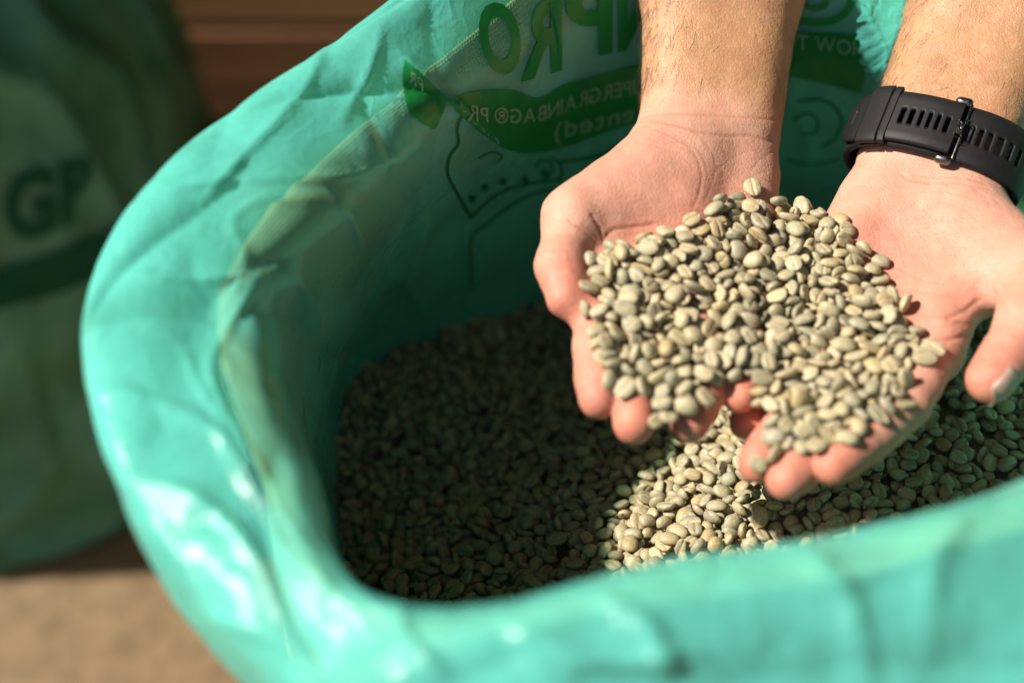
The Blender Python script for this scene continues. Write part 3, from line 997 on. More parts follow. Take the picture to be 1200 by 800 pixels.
# settled beans: kind, place, turn
PILE = [
0,2778,2461,2248,-96,3,30,3,2160,1914,2354,71,11,121,2,2982,1600,2311,-62,-125,7,2,2193,1807,2331,19,-74,-105,9,2282,1904,2297,6,17,65,8,2620,2326,2327,36,-11,-138,
3,2440,2203,2334,-10,30,-100,5,2732,2613,2372,39,-4,-91,9,2649,1841,2183,32,7,50,7,2702,1996,2234,13,-2,-13,2,3053,1833,2275,146,-20,-41,7,2321,2020,2369,5,-25,32,
9,2701,2157,2217,-36,11,150,4,2380,2174,2372,35,6,119,5,2658,2461,2368,44,12,43,4,3024,2203,2300,9,3,156,8,2805,1735,2236,-74,-66,14,5,2478,1985,2291,-61,1,-130,
5,2748,1533,2262,-8,37,-137,5,2702,2218,2192,85,88,22,4,2931,1968,2268,-33,18,-135,7,2602,1786,2207,-25,-86,-38,1,2852,2610,2262,-56,71,-72,6,2547,2201,2327,12,7,96,
7,2740,2342,2202,-25,-25,41,7,2794,2544,2256,92,-61,-74,7,2948,2784,2296,-74,61,-76,3,2854,1646,2269,12,4,114,2,2697,1612,2227,-23,152,13,6,2032,2137,2396,-46,131,-7,
2,2251,1854,2289,-86,-117,36,2,3257,1940,2323,-46,-146,-21,2,2764,2041,2243,6,4,-31,8,2416,2418,2405,-17,77,-44,5,2883,2184,2278,-114,-79,-36,2,2971,1812,2284,-17,139,-11,
0,2675,2112,2228,-8,-23,80,9,2958,2536,2341,94,80,27,0,2310,2387,2414,-64,-139,-10,2,3045,2380,2306,13,0,19,7,2656,2032,2296,-31,-57,-38,3,2255,1584,2281,-7,-96,-53,
5,2010,1938,2378,6,16,5,6,2238,2383,2427,-10,14,-44,6,2816,2682,2327,-122,34,-55,1,2839,2665,2284,-61,-22,-21,6,2834,2227,2278,70,131,-11,0,2265,1758,2305,-83,71,-48,
1,2505,1898,2302,11,-18,-106,2,2124,2261,2445,142,-26,-15,1,2733,1933,2227,-19,-29,30,2,2245,2038,2343,17,33,-140,7,2468,2150,2320,-39,111,-23,6,3022,2061,2294,-32,-45,-141,
6,2762,1680,2242,41,-86,-101,6,2996,2012,2261,-152,-6,-33,7,1928,1958,2406,-1,0,27,2,2498,1687,2267,-10,-18,-34,4,2640,1527,2228,67,84,11,4,2029,1870,2371,22,-16,-83,
8,2829,2352,2275,-27,-16,89,4,2409,2342,2391,-129,80,4,2,2544,2135,2333,-10,146,32,5,2816,2619,2243,-59,-58,46,1,2664,1823,2222,-42,-30,30,5,2806,2083,2253,91,-90,-10,
4,1948,2054,2406,18,8,48,2,2865,2089,2281,66,19,60,2,2574,1933,2315,14,-4,92,0,2807,1549,2290,-46,133,56,1,3241,1611,2261,119,53,5,3,3134,1955,2271,-114,97,-8,
3,2937,2377,2312,-39,-126,-16,5,2721,2554,2370,-1,-33,131,5,2869,2697,2251,31,-21,-117,1,2540,2614,2437,-118,-41,39,8,2029,2275,2420,-99,78,-30,4,2166,2056,2406,-54,-93,-26,
3,2975,1752,2263,14,6,20,4,2645,1877,2233,53,41,39,2,2030,1700,2350,-125,-53,-29,4,2845,2431,2289,-22,111,-22,2,2417,2079,2354,-9,39,-14,8,2677,1663,2254,19,-36,-118,
1,2187,1946,2363,-64,19,-78,2,3139,2041,2300,21,-134,-49,2,2567,2243,2353,5,80,101,2,2983,2316,2302,7,19,3,0,2936,2679,2323,-134,-3,-62,5,2780,2655,2331,86,107,49,
1,2226,1704,2276,-101,53,-63,2,2542,2467,2391,15,7,-42,1,2534,1836,2308,141,34,6,7,2227,1790,2279,21,16,73,1,2242,2099,2346,40,30,-130,5,2030,2073,2398,-132,-29,-55,
8,2318,2262,2412,-2,13,-63,1,2737,2474,2301,-103,-32,28,3,2428,1968,2344,-29,13,-121,8,2613,1645,2243,65,52,63,8,2878,1838,2244,-54,-122,16,3,2742,1589,2255,15,3,-37,
7,3063,2004,2304,-15,-43,-32,6,3077,2250,2303,-104,55,-9,8,2621,1880,2286,7,-9,79,5,2728,2111,2250,-129,-54,2,6,2840,2121,2272,-110,-25,59,3,2854,1785,2238,-72,119,-15,
1,2828,2538,2280,30,55,57,7,2944,2421,2340,1,79,125,7,2713,2271,2217,2,53,78,3,3248,1752,2284,-1,-7,-21,2,2140,2382,2444,-4,4,-31,3,2554,2548,2415,-45,-128,10,
5,2823,2023,2271,28,-135,69,5,2693,1880,2223,24,76,-36,2,2695,1789,2259,-4,155,18,3,2803,1588,2264,96,-121,-25,5,2680,1978,2329,-22,-13,-9,1,2869,2284,2282,4,-7,-37,
6,2926,1900,2266,76,-106,50,5,2026,2206,2410,-10,16,128,3,3068,1784,2303,13,-77,110,4,3126,2174,2302,35,141,17,5,3156,1583,2255,0,-7,64,2,2954,2189,2303,-80,102,-23,
5,3075,1961,2284,125,64,8,3,2853,1724,2260,-99,-117,3,7,2358,2444,2417,38,-140,-54,9,2686,2648,2397,91,-79,-61,4,2763,2279,2245,-36,-14,79,3,2788,1848,2278,-82,-40,46,
0,2730,2362,2244,-50,103,-26,3,1992,2341,2442,-61,111,51,2,2186,1677,2298,-48,126,-16,4,2892,1771,2275,151,18,-31,6,2082,1907,2388,115,-88,-47,1,1947,1822,2390,-47,-135,-18,
3,2794,1650,2263,-12,107,-43,3,2114,2136,2416,61,141,26,2,2583,1473,2230,66,51,30,4,2480,1650,2209,-30,-16,30,2,3006,1844,2327,-1,-9,-48,7,2215,1623,2266,-71,74,-27,
0,2254,1706,2345,49,-27,-135,9,2627,2286,2312,-82,-48,-59,3,2579,1805,2281,-91,110,49,7,2658,2312,2284,-62,-129,25,5,2497,2411,2379,76,-104,-76,8,2850,2721,2293,-72,-92,-6,
1,2626,1744,2234,-26,-26,38,7,2256,1966,2308,-88,124,22,5,2254,2445,2428,13,11,-44,2,1800,1945,2357,1,45,-139,6,2661,2260,2253,31,-145,2,3,2602,2107,2329,-73,-8,86,
8,2433,2260,2377,-86,-11,98,7,3065,1509,2237,-14,37,-145,8,3148,1882,2302,66,91,37,9,3025,1695,2303,-107,81,-50,2,2288,2083,2384,-8,12,-136,7,2751,2711,2362,40,46,41,
0,2901,1667,2277,53,20,146,2,2792,2057,2302,-41,-140,22,4,2966,2466,2354,-28,10,39,1,2900,1542,2311,2,4,-81,9,3117,2301,2287,50,-144,-31,2,2662,2083,2318,4,-156,-6,
3,2206,2255,2435,91,85,-15,3,2781,2170,2257,4,-15,-15,2,1989,2122,2419,40,145,-10,4,2498,2107,2352,33,-21,39,5,2647,2221,2294,93,46,23,4,1977,2235,2425,-46,141,-6,
3,3031,1759,2295,20,98,47,2,2462,2366,2406,-82,-19,-71,6,2792,2582,2310,9,140,1,6,3175,1941,2307,10,149,12,6,1996,2003,2386,4,38,46,1,2537,2301,2352,54,-116,9,
7,2959,1681,2285,105,-84,40,0,2868,1595,2286,-52,143,0,6,2645,2674,2429,-83,115,13,2,2586,1554,2240,-36,-26,143,7,2799,2480,2293,22,-103,13,7,2969,1952,2289,-22,47,-129,
7,2914,2582,2346,-90,-71,-41,4,2535,2365,2368,76,-102,-18,6,2490,1419,2171,-25,8,24,8,2631,1595,2241,-92,97,59,3,2687,1573,2259,-121,-89,-31,7,2719,2343,2292,-14,15,117,
7,2330,1942,2344,-91,-118,-21,4,2750,1900,2281,-40,-68,-130,1,2014,1784,2360,14,6,-57,8,2972,2258,2300,-2,-148,-27,1,2761,1773,2278,69,-65,-57,9,2271,1859,2323,47,-8,134,
7,2009,2387,2454,89,-25,-28,0,2865,2581,2306,-2,1,-142,5,2462,1802,2307,1,92,-90,9,2286,1935,2323,-23,-131,-16,4,2381,2384,2430,13,-9,-28,3,2509,2024,2316,23,-35,141,
5,2058,2013,2405,146,-14,-1,7,2204,1756,2316,-16,133,45,5,3105,1816,2310,-37,-117,-87,1,2323,2381,2453,145,-25,-2,5,2685,1488,2258,-1,-14,-78,4,3067,2077,2312,-32,13,-21,
1,2475,2474,2400,76,120,60,9,2123,1951,2391,-8,-132,43,0,2204,1560,2265,-37,-70,96,6,2901,1849,2276,-19,27,10,0,2493,2576,2431,18,22,-54,0,2989,1899,2288,-84,131,11,
2,2678,1928,2262,-22,-19,-104,7,2569,1730,2246,-2,115,-62,6,2199,2426,2448,-27,-15,65,4,3122,2351,2311,135,29,2,1,2568,1727,2177,-3,-60,-28,6,2215,2151,2378,-106,56,58,
2,2745,1703,2281,19,94,-63,0,2934,2046,2277,8,3,-59,4,2147,2445,2456,-36,119,-84,6,3007,1712,2324,-47,-24,67,9,2469,1471,2176,49,-44,-16,1,2707,2310,2253,51,-23,-30,
7,2439,2188,2385,61,95,42,6,3062,2151,2315,76,-137,-10,0,2236,1975,2348,-117,-67,9,2,3135,1524,2278,82,-66,-92,1,2787,2775,2344,38,-3,127,5,2727,2500,2341,-12,-55,-85,
7,2535,1866,2342,-15,-9,81,2,2657,2127,2273,133,30,-21,2,2680,2065,2256,-87,41,-3,2,2552,1658,2231,-75,-120,-10,7,2893,2331,2303,-17,6,0,4,1974,1727,2367,-1,52,-62,
2,2849,1872,2287,39,-78,-109,0,2146,1592,2283,58,-127,-27,4,2473,2311,2376,124,28,8,0,2164,1820,2362,104,-81,39,1,2466,2418,2414,66,-2,-136,7,2881,2161,2312,-100,24,-5,
6,2910,2503,2332,42,110,31,3,2780,2349,2252,-24,16,88,4,2216,1897,2324,129,86,6,7,2653,2587,2405,-123,-82,-7,4,2633,2780,2452,-85,-114,-24,4,2844,2492,2320,57,-59,85,
3,3132,2275,2302,28,16,-9,0,3037,2438,2338,-42,-91,-100,3,2983,2015,2300,92,-100,20,6,2750,2015,2275,-120,-22,-17,1,2858,2539,2330,-71,-65,-23,5,2492,2626,2468,18,-54,-120,
8,2683,2389,2299,-49,102,-103,3,2276,1888,2351,-46,-31,-129,4,2165,1689,2330,137,42,40,2,2712,1629,2284,-9,108,-96,1,2664,1853,2292,-36,-57,35,6,2438,2131,2364,92,-33,31,
6,2235,2481,2461,143,35,-11,2,1978,1881,2397,-6,-17,112,8,2623,1927,2332,-24,-84,33,3,2890,2009,2289,118,-64,60,5,2143,2314,2452,-39,4,-22,1,2099,2063,2418,-100,-100,17,
3,2666,2270,2344,-8,-72,-67,4,2197,2208,2408,22,23,13,9,3275,1808,2267,29,34,6,3,2710,1738,2271,32,-13,47,5,3183,2003,2295,-34,146,40,9,2761,2408,2211,-79,-30,17,
1,2831,2619,2365,-18,-15,95,7,2911,1777,2313,108,-58,-50,4,3116,1777,2329,-109,45,57,0,2378,1776,2329,-122,13,12,0,2574,2010,2325,100,89,-32,5,2789,1974,2262,19,-36,-118,
4,2812,1739,2290,-9,-14,77,1,2664,2193,2240,127,5,-68,8,2637,2170,2298,-56,-16,1,0,2591,1678,2280,62,124,30,3,2724,2207,2245,23,-21,83,3,2873,1944,2288,-70,108,4,
3,3013,2130,2303,-4,25,-8,8,2423,2470,2412,-73,-92,-83,9,1978,1568,2268,8,-2,67,0,2950,2359,2341,44,-114,-59,4,2097,1700,2360,111,-63,-54,2,2404,1331,2201,40,-127,-38,
6,2810,2379,2317,129,-69,-50,9,2487,1926,2329,-31,137,33,7,2723,1854,2261,-151,-2,7,2,3011,2261,2328,-24,10,-87,0,1940,2253,2452,-25,11,145,0,3108,1570,2269,12,-36,31,
6,2303,2032,2406,117,91,22,6,2390,1917,2362,31,-1,38,7,2904,2736,2282,-107,-83,44,7,2282,2175,2396,62,127,57,1,2898,2631,2315,-33,-37,-46,7,2846,1487,2312,0,-2,-10,
1,2798,2136,2296,-16,61,-75,4,2849,2239,2316,-116,-83,18,0,2279,2315,2418,136,61,22,2,3038,2477,2355,9,-119,37,8,2062,2307,2440,1,-17,-66,1,2631,1815,2267,-8,74,5,
2,2083,2215,2431,146,-53,-8,5,2279,1660,2316,-65,-99,27,7,2825,1801,2267,9,2,-138,4,2490,1856,2359,-44,95,-35,0,1994,2019,2426,-31,-9,-88,9,2210,2084,2377,95,-76,25,
0,2594,2480,2408,-132,-11,71,2,2214,2018,2374,123,44,37,3,2476,2050,2302,-99,97,42,4,2337,1688,2314,143,-47,-39,6,2189,1599,2307,-93,-113,5,5,2552,1739,2287,40,125,-37,
0,2477,2261,2367,13,-63,-83,2,2717,2436,2341,-22,134,36,2,2449,2548,2449,-9,136,68,7,2070,2136,2443,11,-9,-24,4,2868,1701,2310,95,34,15,9,1985,2127,2447,-10,-7,-50,
2,2881,2066,2310,-7,61,-89,5,2768,2230,2286,24,-17,-60,4,2735,1470,2283,136,62,-12,6,3095,1894,2274,-126,-13,38,1,3012,2403,2358,-56,-90,-57,2,2770,2425,2282,-76,-35,-14,
2,3143,2106,2312,22,-5,-2,0,2073,1839,2395,-46,-66,15,8,2742,2563,2329,-45,72,-66,3,2869,2385,2311,13,54,-41,7,2630,2517,2413,54,82,119,4,2160,1745,2358,-4,105,-83,
2,2212,2332,2440,-101,83,36,1,3021,1470,2251,40,127,71,8,2914,2243,2293,70,-88,-58,2,2722,2165,2285,-96,9,78,4,2794,1667,2310,130,-56,65,0,2587,1601,2269,111,-18,44,
6,2447,1885,2349,-77,86,-25,2,2645,1713,2277,22,-5,-89,4,2534,2417,2417,30,-4,77,6,2723,1844,2298,-130,21,14,6,2083,2342,2463,-33,31,80,1,3906,1353,2367,15,1,-122,
7,2899,2839,2292,119,-64,-52,7,2932,1710,2299,-39,29,116,7,2743,1965,2285,38,16,-110,3,2498,2213,2346,-110,20,-63,5,2305,1809,2327,83,80,27,3,2521,1418,2212,-115,71,-5,
3,2763,2296,2293,29,-63,-104,2,2899,2297,2349,67,124,-21,1,2044,1752,2395,118,75,-63,6,2346,2323,2417,-19,2,61,9,2150,1996,2391,121,-42,-26,6,3240,1692,2252,-38,-147,-22,
5,2693,2517,2381,-1,65,-137,2,2256,1943,2375,-30,-131,7,5,2941,2035,2323,-26,6,52,3,2966,2614,2349,-98,79,-40,6,2207,1872,2359,17,8,-110,2,2795,2546,2343,11,-28,52,
5,1920,1881,2405,-119,71,-64,0,2717,2250,2282,-118,83,-38,6,1927,2324,2449,-15,38,-75,2,3154,2231,2326,97,45,108,5,1990,2066,2440,33,-98,86,3,2879,2451,2339,-24,48,-20,
1,2727,2091,2285,-37,-133,-44,9,2350,2122,2380,50,145,-33,6,2608,1857,2321,8,2,-63,4,2840,1628,2311,9,-28,-70,8,2542,1364,2194,-36,133,-18,2,2269,2126,2415,54,130,10,
5,2331,1860,2348,50,-127,8,9,3099,1660,2304,31,-141,11,6,2306,2483,2444,-79,-117,-49,7,2871,2693,2327,-127,90,15,3,2520,2473,2446,99,11,-12,6,2605,2187,2324,-127,28,-85,
7,2419,1613,2241,17,-20,155,7,2526,1677,2181,-44,-38,61,2,2585,2583,2433,46,-105,-20,2,2861,2789,2340,-87,82,-14,4,3110,2104,2346,86,97,43,3,2215,2099,2403,111,78,-51,
2,3089,1858,2308,-46,-116,-47,6,2528,1459,2192,-80,-76,-81,2,2948,1895,2322,17,133,-35,8,2996,1510,2284,46,-130,29,6,3208,2320,2310,1,-16,18,1,2195,1874,2396,-13,-20,64,
2,2638,2568,2441,128,-73,-16,0,2900,2470,2372,130,-76,7,2,2409,1455,2180,124,-34,-50,7,2875,2134,2342,-4,-81,105,2,2799,2263,2318,-116,-32,59,4,2547,2196,2381,-31,-99,64,
7,2997,2326,2342,-21,24,24,6,2607,2652,2452,-145,28,2,2,2328,2184,2430,14,-123,43,1,2512,1604,2208,-14,-15,-13,2,2255,1615,2340,49,-2,-12,9,2961,1784,2318,-83,101,-49,
1,2111,1785,2371,19,-30,104,5,2789,1589,2320,140,-43,14,0,2598,2344,2354,88,90,-34,0,2834,2088,2330,-73,87,-54,3,2242,2302,2456,40,-2,1,5,2179,2397,2480,14,125,53,
0,3120,1976,2325,-84,-16,21,7,3075,1711,2319,128,78,-37,5,2782,2386,2280,48,41,-10,1,2849,1805,2309,-9,23,135,4,2799,1931,2292,-23,-130,-10,4,3004,2675,2362,-25,-6,110,
7,2922,1617,2305,-65,-114,35,8,2684,1782,2299,18,-4,-133,8,2502,2519,2418,-7,120,65,5,3042,2101,2346,8,-146,57,2,3054,1507,2292,-121,-10,42,3,2264,2001,2420,45,-13,-94,
0,2058,2087,2454,-131,17,-17,6,2430,2413,2453,120,-63,-31,1,2058,2399,2452,93,-31,-25,1,2851,2615,2333,-130,65,-34,5,2097,2208,2466,-124,58,1,4,2544,2067,2349,47,14,-13,
2,2529,1501,2228,28,-127,15,7,2012,1919,2423,29,-120,5,0,2848,1046,2241,127,68,14,1,2904,2243,2340,77,119,-41,7,1987,2302,2456,-38,-145,-30,4,2411,1842,2350,34,137,31,
6,2683,2329,2322,-3,-7,15,3,2677,1993,2270,-3,-5,1,0,2592,1838,2352,-113,95,18,2,2953,2102,2304,9,-128,-1,0,2688,2194,2289,-10,70,-1,4,2506,1971,2322,36,-23,122,
0,2987,1755,2314,99,15,54,3,2373,2271,2394,47,-117,-45,6,2768,2391,2362,-110,80,-5,0,2621,1994,2326,0,-53,25,0,2076,1509,2273,-26,2,110,2,2623,2398,2375,-26,2,136,
0,2258,2247,2417,-24,-3,-50,7,2567,1784,2317,13,-143,-30,4,2745,2268,2335,-89,66,-51,5,3275,1753,2251,-123,-81,-22,6,2151,2169,2448,66,-117,-21,6,2383,2506,2450,-66,136,4,
6,2940,2639,2372,9,-26,-42,3,2186,2016,2416,-14,-65,-61,0,2372,1830,2371,-98,-116,-19,5,1889,2063,2417,-33,77,9,0,2641,1648,2293,-53,-94,15,3,2737,1586,2296,-14,34,-137,
2,3212,1889,2326,-10,-146,-42,5,2756,2622,2343,52,-16,-55,6,3078,2499,2358,-40,33,-19,2,2798,2589,2389,8,-14,-50,2,1907,2165,2442,142,22,-33,1,2346,2533,2480,-47,142,14,
6,2886,2376,2349,-109,-102,-5,0,1986,1773,2408,108,37,-5,7,3050,1901,2319,99,-23,77,2,3200,2200,2322,40,-86,-74,3,2704,1729,2307,-155,-10,-7,2,2760,2156,2309,-93,-39,40,
5,2334,1766,2364,34,136,57,5,2618,2250,2313,-43,-37,-65,0,2480,2179,2372,48,107,14,1,2874,2671,2362,143,-7,-15,5,2478,2656,2491,68,-102,79,6,2470,1512,2199,73,102,-38,
3,2697,2399,2352,31,24,-111,4,2723,1921,2334,-40,-24,-134,6,2468,1955,2370,-7,2,-119,3,2479,2030,2354,10,-28,-78,2,2554,2690,2452,-121,-32,19,0,2188,2267,2471,-31,-17,57,
2,2907,1956,2332,2,2,-3,5,2169,2127,2411,-43,-39,60,2,3008,1949,2318,-2,-136,17,6,2311,2438,2471,146,29,-5,4,2308,1957,2390,-6,11,-44,7,3320,1880,2284,-112,-75,0,
4,2157,2359,2484,24,135,43,5,2215,1731,2363,36,52,-43,1,2736,2201,2330,-54,0,20,5,2428,1524,2167,91,-82,-62,7,2264,1793,2347,-35,-4,84,6,2067,1963,2429,-41,134,26,
6,2730,1542,2310,-36,-118,-24,6,2930,2174,2346,-39,50,-64,8,2228,2184,2429,-144,-49,0,9,2116,1859,2373,80,-99,-45,1,3021,2356,2360,-21,-62,-135,3,2853,2021,2330,-44,-84,-96,
4,3094,1445,2259,-74,90,-73,5,2387,2222,2405,-143,53,37,9,2838,2434,2327,9,-47,-34,7,2854,1729,2338,-60,91,-103,5,2618,1747,2301,-92,81,-60,2,2458,2043,2380,-40,-25,57,
0,2944,1841,2310,-110,65,-86,9,2596,2286,2345,60,-46,-42,0,2039,2323,2488,-23,-44,82,3,1958,1864,2437,-116,80,48,3,2728,2328,2356,-37,144,-23,6,3067,2225,2334,-129,22,18,
5,2811,2434,2351,-133,78,-26,4,2988,2065,2339,6,23,127,9,2777,1504,2302,-136,64,33,0,2818,1986,2318,-8,28,-13,3,2635,1571,2283,-126,-51,14,5,2971,1706,2353,10,-16,-105,
6,3020,2601,2370,26,-137,-23,1,2252,1830,2372,-44,4,32,9,2792,1860,2322,59,133,-46,5,2734,2381,2318,-104,107,-38,7,2455,1585,2187,-15,32,-29,7,3012,2172,2355,-52,-104,104,
1,3124,1921,2328,-31,-46,39,1,2126,1452,2281,-103,-84,11,7,2553,2117,2384,-127,-84,39,0,3029,1388,2262,-39,-9,54,2,3100,2396,2333,-25,-11,-95,9,2916,2386,2377,-4,2,-155,
1,2921,2728,2349,115,-76,26,7,2998,2535,2367,-121,6,42,3,2750,1803,2319,-6,136,2,8,2822,2735,2354,-34,57,41,6,2889,1646,2348,-6,2,-38,9,2302,1735,2330,26,-52,-85,
5,1967,1802,2426,121,31,-14,6,3108,2189,2342,-140,-24,15,6,3059,1812,2354,-128,87,11,4,2674,1945,2302,-10,-4,15,7,2170,1512,2275,139,-8,-23,4,2784,2477,2369,45,100,1,
1,2747,2753,2398,38,-117,74,2,1990,2228,2481,-67,-62,49,4,2591,2378,2399,12,-25,5,8,2683,1533,2285,143,-47,-23,5,1951,2187,2454,149,-28,-27,0,1943,2026,2443,-19,135,-3,
3,2121,1984,2422,43,-36,-19,6,2323,1555,2248,-139,-22,-5,3,2419,1700,2268,31,-26,119,4,2135,1857,2396,-45,27,-114,0,2298,2247,2445,-79,-131,9,6,2665,2140,2326,54,-68,107,
2,2661,1795,2331,-18,132,-60,3,2697,2255,2321,74,-15,-135,4,2696,1671,2318,50,-19,68,3,2802,1762,2326,-9,-14,-35,1,2003,1526,2275,-93,19,62,1,2451,2505,2457,-64,-107,-16,
0,2530,1976,2356,-131,64,29,1,3146,2454,2324,3,-13,140,9,2478,1686,2229,23,-146,35,3,2705,2029,2307,109,6,64,3,2036,2200,2463,50,3,-71,2,2781,2659,2389,120,19,-20,
8,2640,2382,2337,43,-1,-85,0,2166,1628,2345,-4,142,25,1,2651,2316,2365,3,-135,-4,4,2246,2124,2447,18,-2,-113,5,3220,2055,2307,48,-132,29,3,2975,2132,2339,72,137,-17,
9,2825,1905,2304,33,12,29,0,2775,2337,2325,46,-62,-13,5,2513,1619,2250,-137,-39,-25,5,2837,2316,2334,-92,35,-86,8,2677,1310,2195,139,30,28,5,3061,2304,2309,64,-84,37,
4,2675,2209,2348,150,-2,32,7,3289,1802,2308,42,46,23,0,2435,1558,2226,-27,133,68,2,2443,2593,2495,22,-30,-120,9,2282,2341,2451,-116,66,-29,0,3021,1631,2329,-23,33,-21,
3,2931,2552,2372,31,66,-72,7,2770,2091,2337,-28,-12,10,3,2659,1973,2362,-139,-37,-2,4,2545,2264,2399,91,-107,16,7,2042,2032,2451,-123,24,7,7,2375,1995,2377,69,-108,-50,
]

